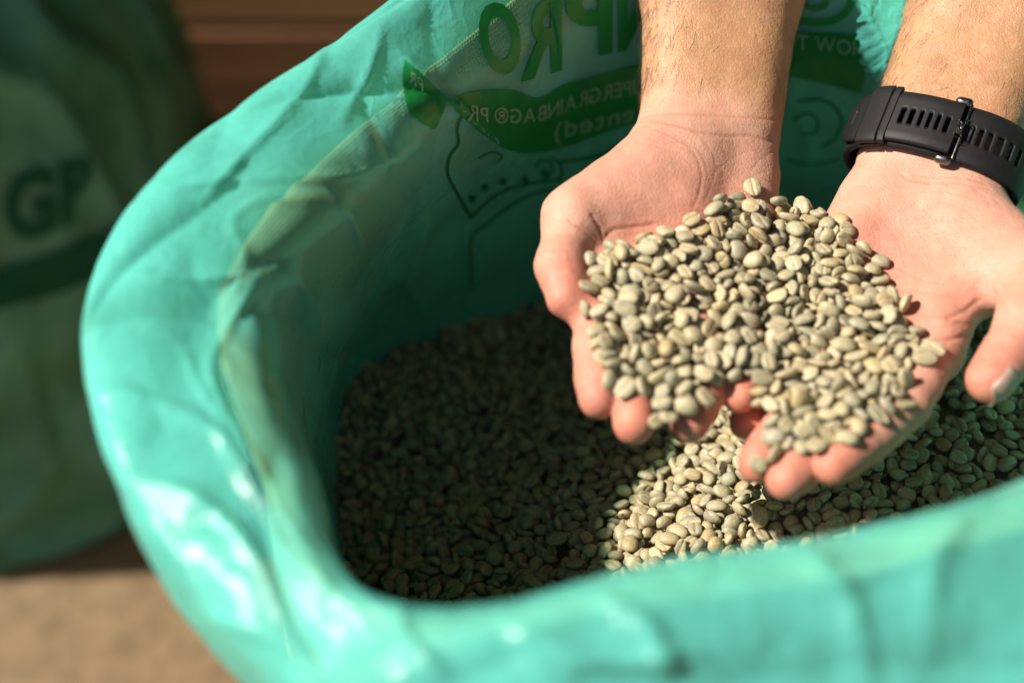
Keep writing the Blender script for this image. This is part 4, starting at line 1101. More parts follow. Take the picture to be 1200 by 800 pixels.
# settled beans: kind, place, turn
BAG = [
0,2641,3617,806,91,84,72,1,1781,4065,535,57,23,120,2,3232,1037,1472,11,-10,-2,3,514,1249,860,39,-50,-9,2,1290,1965,944,39,23,106,2,1602,1759,1109,133,-52,-22,
8,3101,3994,805,53,53,38,7,1041,3553,559,-95,-63,11,0,3116,3809,901,33,49,109,1,804,1618,848,26,28,0,3,4108,2644,1489,89,119,23,5,4055,3103,1434,-31,142,-19,
4,1939,1024,1377,-37,-5,103,4,3951,3339,1379,37,-40,115,5,3990,3029,1442,80,50,22,8,1676,2865,736,-35,-14,45,5,3897,3411,1343,117,-16,16,5,2827,2351,1306,59,-58,43,
5,3444,4078,912,28,-152,14,6,3836,2376,1506,32,-14,146,0,2632,3691,741,-48,140,37,3,902,3493,556,23,-114,-12,1,2375,2218,1230,80,-29,14,5,1288,2236,838,35,58,90,
2,3896,1613,1514,95,113,-49,2,2550,2761,1099,83,37,53,6,2403,2989,992,29,119,16,4,1796,4005,543,-91,-101,-34,0,2800,4517,569,-24,-2,-149,4,3799,3699,1224,35,-16,-64,
1,2274,4036,560,20,-28,-101,2,1633,3278,630,7,51,128,7,3265,2224,1438,-119,-15,-50,4,3726,2463,1505,150,25,26,5,2074,2733,909,46,147,-6,9,1304,765,1311,122,60,18,
1,2127,906,1415,99,24,8,3,2570,2151,1274,-39,10,57,2,2464,3582,732,3,-34,46,4,2835,4244,638,112,-31,82,4,2621,1535,1409,133,59,-6,0,1975,2052,1161,33,-5,21,
7,2568,1436,1449,61,-122,23,1,1882,3773,543,59,-116,-19,5,1599,1392,1220,-9,-17,-81,0,2684,4626,549,15,-25,143,8,2133,3683,583,-38,47,120,7,885,2007,749,64,126,31,
8,1138,2435,697,-133,-54,-9,3,777,3192,578,-33,134,-59,7,3971,1886,1515,87,-103,31,8,893,1293,1001,70,16,50,8,2855,1078,1473,-9,37,-19,7,1209,3743,546,100,-70,-25,
0,1204,2170,834,-65,81,2,1,996,1340,1025,48,-8,-138,6,2694,2260,1267,-25,2,111,3,1458,2358,841,65,-41,-9,7,1797,1015,1367,-15,-138,56,6,1260,2060,870,56,-9,-64,
8,2904,3684,847,-21,-11,147,7,1544,1723,1103,-40,4,116,0,785,1891,741,-6,-15,-49,1,2508,3851,640,-4,-41,-144,7,1896,2252,1062,63,-90,-39,0,3860,2664,1507,6,-129,-73,
3,2079,4168,515,-80,-107,14,0,3290,1944,1461,30,-30,149,3,667,3408,554,-99,-101,-15,0,2586,3058,998,-20,6,90,0,2941,2110,1411,-11,112,-77,9,2273,1586,1387,-36,-8,124,
9,1366,3423,573,94,46,16,3,3406,3603,1123,58,-125,6,3,2827,2044,1398,-25,-133,15,1,2319,3511,696,-99,-74,-57,3,921,3059,584,21,4,80,3,1837,1399,1283,100,37,20,
3,2426,2916,1006,46,-5,68,3,1001,2376,688,-3,24,51,7,1522,1949,1015,38,-44,-131,1,3927,3039,1427,-15,147,-40,7,3171,1382,1477,13,-151,-39,1,3160,3420,1104,17,-4,-66,
9,2696,3720,767,16,-16,71,2,4047,2748,1506,-40,-3,-25,8,3215,1936,1452,-71,-3,13,9,1974,2414,993,-14,-40,-20,0,1809,3673,541,13,3,67,8,1967,4155,522,113,-56,6,
2,1688,2067,1018,140,59,35,8,3637,1189,1458,-95,-40,24,5,1913,1520,1268,-100,-100,44,6,2405,1594,1424,-14,7,49,0,1199,2799,642,117,3,17,3,3230,2150,1447,-138,-62,28,
5,1355,2338,810,44,-58,68,1,1681,3909,528,-63,-121,-25,6,2235,3852,585,-111,56,-29,1,1332,1584,1056,-2,16,112,7,1176,1505,1037,44,135,-49,7,1615,905,1373,-22,77,-96,
1,2306,2265,1178,81,-122,44,1,1429,2592,767,81,86,-49,5,1979,1691,1248,-137,-15,-12,6,1632,795,1382,-11,17,-19,4,2458,4233,544,-6,-23,-54,5,932,2736,606,23,-6,151,
1,1306,3076,631,19,-34,-122,6,3153,1119,1474,-39,-61,-81,5,3652,1716,1478,-28,-30,118,6,3916,3853,1219,-24,-25,93,5,1394,844,1319,6,-23,50,6,1327,2741,697,-123,50,10,
1,956,1260,1046,-130,-25,-9,4,3808,2867,1448,-11,-34,-137,1,668,2910,594,130,-31,-13,7,1264,2390,753,-25,-11,-43,7,3200,1837,1478,-41,8,13,3,1704,3639,531,9,155,-17,
7,3514,3238,1306,1,31,52,0,3279,1140,1475,-115,39,10,3,3153,1052,1464,4,29,-107,3,2695,4379,574,-3,-18,40,7,3034,1963,1457,85,102,-27,3,1864,2342,990,81,93,-40,
3,3195,3699,985,-100,118,18,1,1557,841,1357,14,143,41,1,3611,2009,1488,-76,-115,-37,4,2012,3629,586,-49,15,-60,7,2773,3177,1045,-69,96,3,2,2593,3401,873,-114,99,5,
5,3028,3382,1071,64,120,53,5,1308,2793,676,8,118,-24,1,3435,1373,1456,-4,12,150,0,912,1886,800,30,2,45,0,2658,4213,611,103,95,24,3,2598,2798,1103,124,17,72,
6,1859,1064,1351,-35,14,111,5,1072,1593,976,-12,15,34,1,1047,3474,552,-13,-7,-26,7,2538,2920,1044,-124,75,-33,3,1377,1663,1056,-17,10,-90,7,2612,3980,650,7,2,-124,
1,3762,1822,1523,-66,5,-46,2,3106,2355,1363,8,0,12,3,2263,899,1431,36,124,-19,4,2201,4174,541,-109,-10,-9,5,2107,1250,1373,36,22,26,9,1447,1487,1154,32,-3,-85,
4,3258,1454,1485,11,-136,41,0,3195,2383,1370,119,19,22,5,2225,3909,598,-44,66,118,3,2485,2299,1198,-6,-20,87,2,2748,3009,1080,37,-60,-125,4,3038,2434,1326,-34,-36,146,
0,1533,2365,881,-47,5,36,5,1387,2455,759,-145,-6,-8,8,2152,1697,1313,-5,13,43,0,1649,3367,591,15,-26,130,7,4022,2119,1536,12,-12,39,2,1052,3651,556,-1,15,102,
3,2943,3430,1000,19,-142,-16,2,1816,2419,948,-22,-2,-1,2,4070,1786,1514,-109,-96,-47,1,2135,3051,836,-6,28,-117,6,3845,3552,1279,-32,51,124,5,3992,2464,1501,-19,-9,9,
3,1324,1682,1045,10,8,-23,5,1898,1351,1308,41,-52,-106,7,1609,1472,1195,-20,-146,37,3,1438,985,1296,-16,140,5,1,4083,3475,1365,-109,-78,23,9,2401,1741,1380,-17,37,142,
3,2096,1693,1289,15,-31,-51,7,1767,1194,1320,-8,2,0,5,2850,1844,1454,109,-44,80,4,1284,2982,654,-29,-12,-52,2,854,1389,938,3,-27,-82,2,2151,3747,592,-3,22,-113,
0,1354,3170,602,-119,-92,-5,3,1861,2981,749,54,-104,5,7,3083,3585,978,-36,-17,17,3,2407,2006,1295,-46,16,116,5,1988,1354,1335,-18,19,-128,0,2580,826,1455,19,-2,36,
1,3477,2710,1426,86,53,45,6,2694,1682,1361,-104,-45,-13,5,3062,1771,1472,-89,124,-20,1,1225,3661,549,121,74,6,7,4054,2468,1515,-39,-11,-117,3,4066,3720,1316,40,-108,-60,
3,1598,951,1350,-9,146,-22,0,2736,3398,938,-115,-6,-25,7,2476,4163,575,-66,110,-23,6,2594,2501,1170,147,15,12,7,4078,2832,1478,15,22,23,0,2854,2195,1351,35,-144,-49,
5,3060,2291,1367,21,-19,-68,9,748,3290,585,31,-44,115,6,3570,3289,1285,130,-52,33,3,2543,1014,1465,20,8,87,0,2822,1703,1431,10,31,76,8,3586,4063,999,47,-100,-6,
5,2974,2421,1310,-36,-10,-62,6,3905,4117,1097,-7,-8,-45,6,3112,4285,690,56,68,21,6,4021,3296,1382,-6,-18,-90,2,3899,2716,1497,-29,2,0,9,3075,1926,1453,85,99,7,
2,3270,1378,1476,3,-143,-8,0,1257,2188,820,10,-2,34,6,1586,3715,542,38,-16,-38,1,3425,2744,1383,-116,62,-55,7,667,1605,782,-133,67,-37,3,2460,3754,665,76,-20,25,
9,837,3363,568,115,-91,15,1,2636,4076,641,23,101,19,5,1022,2269,701,123,-75,43,5,2033,2179,1136,-40,-22,3,7,2958,1166,1464,16,-121,-72,0,966,3703,547,-1,3,-102,
0,4131,2906,1461,3,2,-7,5,3271,3429,1139,55,141,-30,7,701,3253,570,-7,15,-62,0,3581,1658,1461,-80,106,-53,7,2626,1959,1369,-134,-7,-10,7,2522,1346,1480,-1,-22,-31,
5,1268,3475,559,-136,-57,-13,4,3292,2084,1457,-4,128,29,7,1786,1437,1261,10,-1,83,0,2964,2559,1288,-34,20,-143,7,1907,3375,637,-44,22,144,2,1460,2253,877,22,-41,-121,
2,3435,1504,1470,-91,97,-12,4,1060,1042,1193,113,-69,-34,5,945,1660,873,-46,21,124,7,2463,3937,625,14,-138,1,4,2976,3987,781,29,-6,-40,7,4045,3016,1452,-9,36,-110,
3,3462,1098,1469,-45,23,-100,0,2554,1084,1476,-145,-31,-30,2,2524,3377,861,25,113,-10,4,2726,1840,1417,-95,-94,13,5,3214,2751,1319,-23,-25,81,3,1428,713,1369,-95,70,27,
4,2944,1871,1481,-3,-51,-49,6,2961,4005,740,-14,34,-98,3,3703,1009,1443,11,0,4,3,2900,2563,1267,82,-23,39,6,2455,2411,1179,78,29,15,5,3543,3396,1228,-6,-28,-97,
3,3454,3879,1032,-11,-2,23,3,3067,2384,1337,36,3,25,6,2846,2661,1237,89,-103,56,5,2693,2444,1227,144,-19,53,3,3625,2395,1501,-75,-135,7,5,3186,3560,1053,-40,-127,0,
6,2493,4356,555,34,-5,49,1,3198,1282,1475,-9,-26,114,4,1863,1132,1353,-124,29,-68,1,2398,3523,708,-32,-45,-4,0,3014,2143,1404,-39,140,27,7,3886,3475,1328,-8,-6,9,
5,3868,2777,1482,-27,-41,118,1,2328,4113,547,-6,-3,-130,9,3225,1677,1481,27,-13,-141,4,2228,2163,1205,11,-141,36,0,3120,2277,1377,-15,-36,-17,2,3749,4081,1063,-17,-8,150,
3,3106,4116,751,75,-117,1,3,2022,2690,912,-1,-25,-39,6,989,2878,591,36,141,-20,5,3065,4214,683,25,-28,152,9,3127,2732,1284,-17,-2,84,4,2948,1328,1486,-75,-81,-41,
3,1409,1627,1088,98,45,-52,9,3330,1495,1461,111,76,36,2,990,3340,578,15,-1,-91,8,1868,4201,531,93,-44,-8,3,3452,1310,1458,137,-19,-36,6,3476,1569,1484,-116,51,-26,
4,812,3265,585,27,10,74,8,1971,1529,1283,-16,-117,-96,0,1615,2753,762,94,-38,14,7,2500,4066,599,92,-98,65,4,2896,2848,1206,134,-17,-7,3,1949,3034,765,-68,35,-116,
4,4087,3819,1270,113,76,11,4,2432,2524,1135,-2,-8,-65,0,1846,3477,596,-15,107,-70,2,697,2130,670,-9,-11,71,6,3264,4390,716,107,48,9,1,2861,4116,679,6,55,-135,
3,2970,1433,1481,65,-14,11,6,3785,2401,1505,81,-103,-58,8,2549,3573,772,-86,-119,-19,7,3671,1404,1448,-106,99,-22,5,2823,3203,1073,-13,34,-11,7,4018,2915,1461,-43,-139,23,
4,1359,1995,935,-1,140,2,4,1727,3437,580,139,52,22,6,3449,1752,1484,-106,-52,43,5,2189,2200,1159,29,5,12,2,3475,3211,1274,-4,-25,-43,2,1725,1419,1241,-17,6,74,
4,3454,3043,1328,100,109,-38,3,2860,2111,1389,21,-9,97,1,2500,2365,1190,55,127,-47,1,3606,3769,1131,-36,18,28,1,3295,1682,1500,-130,37,-63,1,1694,2830,759,33,-1,32,
1,2855,3053,1122,-46,62,-101,4,1042,1478,1000,7,108,-14,3,1670,3574,547,-4,137,-27,7,4046,3154,1432,3,116,-86,0,3437,3959,976,68,78,26,5,1354,3928,529,97,-80,-32,
7,3540,1548,1458,-138,21,8,5,3356,4378,792,-65,42,-104,3,734,3009,578,39,0,81,2,3486,2468,1452,-37,-13,-69,3,2490,2571,1128,-15,-24,89,0,3986,1408,1515,138,-47,-34,
1,3619,3544,1206,0,11,-137,2,1052,3274,562,131,84,-1,0,2622,1901,1379,-36,-11,-22,2,642,2230,647,-127,6,28,5,2587,2439,1186,20,-17,-146,1,3419,1418,1471,68,-96,80,
2,3915,3627,1291,-35,-65,115,9,2624,1294,1477,5,-4,87,7,1310,3874,545,24,34,43,8,3268,1194,1466,-54,20,59,2,1547,3212,630,68,126,-47,2,3107,2550,1328,16,-21,-44,
8,2462,2977,1004,-95,120,11,3,3261,3696,1005,108,80,6,1,2315,1234,1427,-95,-85,13,1,2550,3239,926,-70,104,-34,3,1376,1009,1297,75,-105,-33,2,2513,4222,583,-22,-131,47,
4,2685,3772,756,28,65,-130,6,1219,725,1308,114,16,14,2,1272,3128,623,63,-112,-40,7,2340,2035,1271,-1,-101,94,0,3757,2938,1423,-26,3,77,7,614,3099,593,107,-75,15,
8,711,2049,678,63,100,72,1,2941,3738,844,63,128,45,4,2721,3219,1013,43,103,41,0,4042,2558,1497,22,-28,-138,3,3836,2937,1435,-22,-39,71,7,1511,2314,872,88,-98,54,
2,3915,1330,1483,24,9,50,3,3379,3692,1082,125,-68,-50,7,2674,2644,1185,-33,110,-29,7,3853,1535,1502,-86,-11,-21,7,3700,3042,1383,67,111,-20,1,743,2953,587,-92,-92,-14,
9,2978,1352,1468,-35,121,66,9,3423,2533,1398,-17,-5,62,0,2023,2769,888,-27,-20,26,7,2439,1970,1329,13,4,20,5,3131,3440,1063,-18,15,131,4,3971,1692,1521,17,34,-96,
4,1025,1942,823,-29,-16,49,6,3652,2978,1398,112,78,26,4,2480,2527,1163,27,12,104,3,2253,1219,1410,49,108,-28,2,1807,2564,905,10,-3,122,5,1509,2910,677,126,83,37,
4,1492,3190,644,-25,-58,32,6,2279,1094,1425,-4,-11,-73,7,2677,4138,638,135,64,-11,3,3025,3518,993,25,5,98,8,1896,3460,615,141,-29,-41,3,2518,3604,733,61,78,34,
5,3032,904,1456,18,20,84,3,4010,4203,1090,9,-9,28,5,1960,1367,1308,-17,16,-94,6,2376,4116,566,-13,31,-23,3,2305,4265,526,-4,43,106,8,1109,2539,668,129,28,8,
3,2113,2227,1137,90,19,14,5,764,3559,552,111,-83,22,4,3622,2451,1504,-53,-54,-79,1,1420,1675,1082,84,80,-25,6,2189,4044,546,-14,-17,20,2,1015,1688,900,-21,-13,57,
2,1449,3647,537,-9,-11,-86,2,2581,4218,597,97,105,-30,4,2705,1146,1485,35,22,86,1,1417,2733,709,14,-8,-16,4,4115,3599,1347,11,146,-18,0,3631,2875,1419,-10,-25,-21,
4,1990,3441,624,-31,109,-88,5,3752,3486,1268,-28,-17,-30,6,1467,1815,1045,147,-31,19,3,2162,1249,1387,-104,-106,-13,7,664,2820,590,-64,13,27,6,2231,1124,1430,-96,52,-98,
7,2294,3294,786,89,-55,31,3,1959,4098,525,36,-128,-55,2,1422,3466,596,-30,-60,27,4,3913,2948,1455,-43,-23,56,7,2363,2288,1190,-71,-108,28,5,3516,2697,1426,-86,-75,32,
8,750,2040,707,41,-49,104,5,662,3348,555,23,29,-77,8,805,2054,709,45,33,-143,3,1811,3517,578,13,-28,87,8,2105,3543,625,13,48,-22,7,1512,3750,540,8,25,110,
0,2750,3958,688,-148,-35,9,3,2022,2374,1050,55,-114,35,7,1307,1759,1020,-2,-13,-34,3,656,3204,574,44,4,-131,3,3089,3668,971,42,28,137,3,1247,1937,920,-72,-49,112,
6,1748,2831,780,76,-106,-3,2,1161,2862,627,141,53,11,0,1911,3270,696,3,-31,39,4,1097,1834,896,39,-11,-137,7,4085,3280,1404,-129,-69,-44,6,700,2279,649,36,-44,-76,
0,4140,2090,1527,-59,113,-88,5,2636,2940,1059,-18,-21,-126,0,1677,3079,698,-29,-11,-50,3,1532,2534,786,-3,154,-10,3,3716,1096,1438,-143,-4,3,0,2286,3147,849,-131,15,-46,
6,3021,3673,915,-12,14,146,3,735,2848,591,53,-37,-85,6,1573,3043,684,1,91,-42,3,1773,1766,1166,93,-8,-2,3,3136,1311,1465,130,17,22,1,3648,1083,1453,7,3,65,
6,2364,3341,809,-18,49,-74,4,2644,3099,1002,-35,13,131,3,2096,2555,1002,14,21,-61,0,3578,1179,1455,-1,3,-113,3,1465,3359,583,-137,10,9,7,3174,3159,1211,3,-48,-112,
0,1959,2760,877,6,-5,80,3,2318,1695,1374,-6,3,127,3,2786,3715,802,134,10,-12,7,1172,1776,958,-5,71,134,4,3200,3485,1082,119,80,-11,2,4012,1627,1526,83,12,97,
7,2776,2519,1241,-31,-11,34,6,2098,2057,1187,-31,-25,13,7,3127,2124,1435,-104,11,-25,4,3100,1005,1466,-48,139,50,6,1163,1838,929,59,91,65,0,3887,2888,1468,49,30,-137,
7,2740,2054,1369,-11,-29,-45,3,2373,1949,1296,76,100,-3,2,1965,2926,797,14,-37,-130,1,3638,1253,1448,118,-74,34,7,2314,4319,538,116,16,-43,4,2359,879,1455,50,-117,-22,
3,2283,2193,1216,44,77,47,9,2573,4390,555,112,84,4,2,2919,1692,1470,5,-12,52,1,3427,3358,1222,4,-21,-18,1,1159,2500,684,-52,124,-16,1,2051,1270,1352,-34,12,119,
0,2532,3456,817,-26,8,-117,6,3364,4323,795,13,-101,-30,0,1143,2273,741,100,110,-24,0,2415,2084,1260,88,76,43,5,2366,1693,1395,130,68,-14,7,3282,3134,1252,-11,135,-50,
7,3787,3002,1422,-21,-3,-45,0,754,2450,638,132,0,-45,2,1111,2752,624,4,141,7,3,2189,3597,619,96,28,52,0,1853,1876,1170,79,0,-62,6,1698,1086,1350,152,2,-24,
1,3287,1258,1472,23,7,99,2,2190,2388,1096,-14,30,122,2,2428,2881,1035,81,-111,-44,1,2143,3148,788,109,-75,16,1,1859,2494,922,20,141,7,5,2065,1938,1212,97,17,-27,
3,4156,3154,1433,-124,-37,-24,9,2366,1777,1350,-37,146,-29,1,3201,3639,1019,-49,-17,-72,4,2039,1614,1290,-18,42,-125,6,1785,2898,771,-48,-130,-4,6,3325,1193,1473,-26,4,-72,
0,3660,4095,1010,-131,18,-29,4,1220,3901,567,-116,-1,28,1,1418,2907,672,-42,19,124,3,2495,3700,680,156,5,11,1,2584,3511,815,142,8,-10,7,1419,3235,613,1,12,97,
0,2073,2902,859,113,-98,10,3,1861,3172,698,-43,-2,40,5,4012,2034,1507,-112,14,-10,2,1762,2683,847,-123,65,-36,4,1927,845,1411,81,-120,-1,3,1351,3547,560,-114,61,0,
3,1251,2627,697,-31,-46,95,0,3421,2863,1365,-32,2,121,8,2021,1147,1366,-102,56,-89,0,3895,2611,1505,-96,-85,35,2,4111,1487,1507,0,-6,-126,2,2842,1652,1454,-99,-73,-19,
5,2550,3683,709,0,-3,-114,7,597,2634,581,-22,-134,34,7,1137,3080,598,9,-18,-136,1,4016,1995,1527,73,118,69,0,3190,1778,1491,-15,84,114,3,2226,2729,975,-156,0,-17,
6,2410,2341,1180,-13,-15,-45,0,2330,4038,576,29,21,76,8,2057,2625,949,-47,-141,4,6,3945,1233,1482,3,0,156,1,4004,1743,1503,-8,0,-116,6,3873,3919,1176,-50,14,83,
2,1921,2604,920,-21,36,-97,4,2935,2159,1386,-50,96,-86,8,2904,4344,608,-142,-11,-47,4,1018,1295,1063,-27,115,16,2,1285,997,1265,-15,0,-95,4,3430,1012,1465,-135,70,33,
1,2681,1720,1339,-47,113,35,2,2843,2799,1211,-59,-134,0,2,3679,2078,1504,-109,-64,8,0,3017,3739,876,-37,11,62,6,2894,3525,948,-85,123,-6,9,3454,2125,1480,101,-76,14,
6,2857,3364,1002,-16,4,60,0,3753,1638,1489,60,124,16,9,2371,3607,664,54,-123,-52,3,1784,2113,1059,-108,-77,32,2,1757,3789,538,14,4,145,4,2885,1353,1474,-74,114,-21,
4,1626,1104,1348,-18,69,93,3,2617,1155,1473,20,-2,-140,7,803,2410,656,-114,82,8,8,3792,1510,1488,3,-123,67,5,2410,2683,1054,-28,-144,-12,0,4030,1320,1493,-99,0,1,
9,2107,3799,573,-108,-78,51,1,4033,3738,1281,132,43,0,0,1554,3389,581,96,-114,-32,0,1564,2114,957,123,-21,28,5,3575,1477,1443,131,73,2,1,2557,1529,1419,27,-34,-77,
5,3429,1611,1474,8,21,32,3,1823,4156,527,-108,-104,-3,5,702,3169,589,-7,50,-78,5,1814,3261,675,41,146,2,4,3557,3027,1356,113,-48,8,0,1889,990,1383,45,121,-21,
7,2235,3695,612,110,110,-16,8,2282,4224,521,-66,38,-7,7,1302,1300,1183,114,-17,27,0,3127,1572,1489,-130,15,10,7,1700,1156,1326,-22,2,-43,0,2780,3278,1014,107,107,35,
7,2426,3326,827,-8,-144,60,5,2595,902,1455,-4,-13,-20,4,2042,3294,721,10,54,-30,7,1224,3083,626,56,97,81,7,1673,848,1383,-120,52,-52,3,1266,1987,896,-109,61,-66,
5,1487,3547,552,-11,16,38,3,2670,2382,1236,26,0,-126,5,2920,2358,1320,8,76,-123,5,2908,1104,1458,-89,92,1,7,1627,2552,828,149,36,5,3,1394,2549,752,-100,-113,-3,
0,3499,1654,1466,-109,-80,-5,0,2212,4008,574,-133,-46,13,2,3806,3602,1240,-95,102,-59,2,2306,1357,1436,-115,89,45,0,3740,3124,1390,-67,3,-17,0,2022,3169,740,78,-114,-12,
4,704,1665,776,-22,3,-25,8,1067,2282,716,-46,-56,56,3,1834,3939,540,-22,1,-35,1,819,2482,650,-13,-5,43,5,3596,2300,1488,-152,4,6,5,1667,3143,672,-64,126,-56,
8,2454,917,1448,82,132,16,2,1428,2417,806,143,25,45,3,3549,2461,1479,55,108,-43,7,3801,3266,1377,-127,61,57,7,2800,2293,1316,1,-18,-86,7,1657,1664,1149,-25,24,-127,
4,3739,1361,1466,31,149,-22,3,1921,3847,535,35,-5,-109,2,3078,2176,1407,105,70,38,4,3791,2199,1501,-9,-5,55,1,1923,3072,741,3,-8,44,4,3479,3839,1060,152,38,-5,
2,1655,2139,1006,15,17,-104,0,1716,2398,906,123,72,25,0,1479,2050,963,-97,-92,40,9,3234,2033,1437,-32,133,-17,6,3877,1936,1513,-30,-27,-136,3,3203,3307,1148,15,148,-45,
5,3592,1381,1440,-39,145,38,3,3043,2952,1212,-72,125,11,2,3737,3664,1207,-17,-9,-65,3,3516,2528,1443,1,-30,-45,8,1003,3071,589,-20,-12,-4,0,3888,1005,1470,34,88,-80,
4,830,2151,695,-13,10,113,2,1342,1219,1224,-42,-1,-19,5,3360,2952,1329,-5,-4,-75,7,3809,2488,1503,-41,148,3,4,1935,2838,848,32,-4,99,2,2937,3590,919,-141,-29,3,
2,4060,1419,1505,-4,28,42,2,2175,2004,1229,119,-39,19,0,968,1957,808,-17,13,46,3,2008,3741,570,8,64,88,6,3779,3445,1318,-49,-67,-55,9,2544,910,1450,-77,101,-44,
8,3588,2567,1484,-101,-7,13,1,1466,2640,766,45,-11,3,3,1048,3050,611,-61,-108,-22,8,2097,1900,1233,-108,-95,-9,8,2957,2043,1440,21,7,9,6,3005,2268,1360,36,100,-38,
1,3658,2776,1442,-23,23,83,7,1416,3951,539,-103,41,10,4,2179,2853,941,37,-38,-22,5,2278,1969,1270,79,39,-62,7,1275,2271,787,-141,30,-32,8,1921,1089,1353,-92,89,35,
0,2723,2869,1117,99,-62,15,2,3532,2866,1421,7,85,26,5,852,2659,616,-15,-19,97,8,3181,3831,927,-114,54,-77,5,1874,3567,560,62,-139,39,5,2048,2334,1082,33,39,17,
1,3514,3494,1201,31,-8,-50,2,1718,1344,1277,-9,52,119,5,2595,2365,1224,49,-49,0,3,3333,1769,1476,-102,-67,46,3,2590,1721,1328,48,8,124,3,1961,3642,575,-54,-64,54,
6,3897,3687,1254,-83,-119,-52,7,3493,4137,938,5,49,-22,1,1745,2164,1020,16,122,65,1,1162,3241,592,9,39,-76,2,874,2940,587,104,-29,20,0,2962,3661,899,-66,90,-58,
4,1981,2504,981,50,-15,-34,5,1220,2754,656,-7,119,-44,6,2235,1768,1328,71,88,8,1,2609,2855,1081,87,-72,41,7,1439,1747,1060,-26,-6,19,4,1134,1405,1073,140,-62,22,
3,826,3187,579,82,59,18,8,4029,1361,1496,79,-28,23,0,1526,2805,727,-87,-64,-22,3,789,2213,675,8,6,71,7,2139,2459,1071,-60,33,-12,4,2497,1151,1464,-6,3,135,
2,2497,1928,1345,5,-9,16,4,2152,1442,1363,43,16,96,1,1555,3488,581,-9,-124,-38,4,2200,2778,954,-4,-28,83,8,917,3327,573,-19,18,22,2,3214,2559,1360,4,-43,2,
3,2646,2561,1171,57,112,44,4,2372,3875,609,-94,79,-60,3,3879,3355,1347,-13,152,-6,1,1326,1405,1139,-46,-9,6,5,2187,3172,802,75,-111,33,2,2532,2833,1107,-5,153,-4,
4,2640,2498,1206,55,-120,23,7,2510,3127,952,75,136,-3,0,3113,1509,1502,-84,-96,-28,7,1831,2658,857,-147,15,-40,0,1878,796,1399,33,128,-5,2,3332,3640,1066,87,-112,46,
1,2537,4128,607,-43,-61,-64,4,3533,3599,1170,-72,-100,-98,5,1938,3200,707,-25,-33,55,7,3938,2299,1516,-94,34,-12,0,1027,974,1191,45,102,-37,8,2172,4292,532,45,-19,52,
5,1293,1507,1077,40,-20,-128,4,3133,4390,666,-151,-13,-26,2,1242,3289,592,-78,-36,24,3,708,1298,913,76,54,31,6,1633,1823,1099,-20,-5,100,1,2223,1515,1369,-42,143,-21,
8,2277,3779,619,-5,71,85,2,3578,1931,1480,-20,-13,150,4,2575,2690,1123,39,101,4,0,3936,2841,1475,-26,19,105,4,2249,3024,904,-36,123,-21,4,1482,3467,587,68,14,-40,
4,2435,2658,1081,-8,16,-146,8,3263,1863,1456,-126,57,17,7,1343,2853,681,-101,18,-82,3,1762,893,1386,116,43,-31,7,3157,3728,952,23,-147,42,2,1161,2605,671,54,-141,-8,
4,876,1540,925,-1,13,-146,2,2862,1955,1433,86,-105,6,5,2908,4064,703,25,22,-93,3,1307,1353,1155,79,32,3,2,3463,2357,1467,-44,123,-39,8,3362,2154,1476,54,-54,-41,
3,2782,1521,1436,25,-145,-26,0,3647,3456,1259,32,-53,-128,0,2948,3941,789,-124,28,-33,4,2564,1158,1487,83,77,62,0,3771,3856,1169,-11,100,-59,1,1292,3937,560,101,105,-13,
2,1343,1068,1264,-17,-14,-12,4,2353,4409,535,-15,147,20,5,2129,2647,967,53,136,-21,2,2924,4033,728,19,-130,-28,3,3883,2210,1507,-38,144,-22,0,3448,1681,1485,-85,-94,-21,
9,2593,1571,1373,130,50,-45,6,2285,1166,1425,0,-14,-18,4,2325,2875,987,-26,90,111,1,2445,1795,1376,-32,-19,-77,6,654,1308,881,-60,120,-15,1,798,2702,599,64,-105,-91,
1,3532,3916,1046,2,119,-38,4,3595,3416,1260,-100,82,-41,1,1690,1616,1173,43,74,47,3,1813,1551,1232,112,-99,-37,4,3685,3826,1147,85,73,27,2,984,2642,653,94,111,33,
2,2117,3507,640,-125,-24,24,5,3764,2035,1506,4,135,12,5,3090,1396,1490,-5,-129,-45,2,1736,2333,956,119,64,-12,4,2022,1425,1330,-17,-42,35,9,3404,3800,1032,29,-14,-123,
4,2069,1509,1313,11,10,83,3,3859,3013,1411,145,-44,7,9,1540,3566,539,-77,-112,-2,7,1046,1125,1158,-10,-49,137,2,1921,1797,1213,-3,-146,48,4,3881,1256,1492,93,10,14,
4,2066,3420,642,115,88,-11,6,1528,2850,696,-78,18,124,8,1346,2245,824,-20,-8,-3,6,740,2760,581,-134,69,-15,5,1304,2644,698,-121,63,21,5,2461,1393,1450,-7,-148,0,
0,2792,4351,591,-6,-25,148,7,1179,1289,1137,138,-32,12,6,1349,1134,1237,124,-64,14,1,1852,3631,566,8,98,66,3,2184,1672,1336,8,15,43,8,2068,3541,598,145,28,-44,
0,3992,3842,1231,-4,11,-126,5,3669,1963,1498,-107,-9,-42,7,1405,3369,595,65,103,37,8,708,2653,595,22,-143,37,7,1281,3657,556,66,-76,-24,1,586,1847,672,-25,-144,43,
3,3015,1840,1486,-93,-5,-15,7,1502,1525,1157,-31,4,-73,2,3614,4043,1030,38,42,60,9,2311,3852,593,52,129,-37,7,2826,3676,845,-9,-139,60,1,1682,956,1364,-17,-21,-114,
3,1967,2367,1032,23,-45,-148,6,3697,1470,1465,103,-106,25,6,1614,2497,853,-155,3,-6,6,3039,4064,803,121,4,-1,7,667,2756,586,-95,103,9,9,2027,2519,964,19,126,-36,
4,1354,1892,990,-50,33,-74,4,2472,4405,535,-140,-52,-34,4,3432,2025,1473,-25,16,-106,6,2567,4078,612,-133,-56,-62,8,2874,3452,960,-32,-18,52,3,1612,1900,1080,-40,113,44,
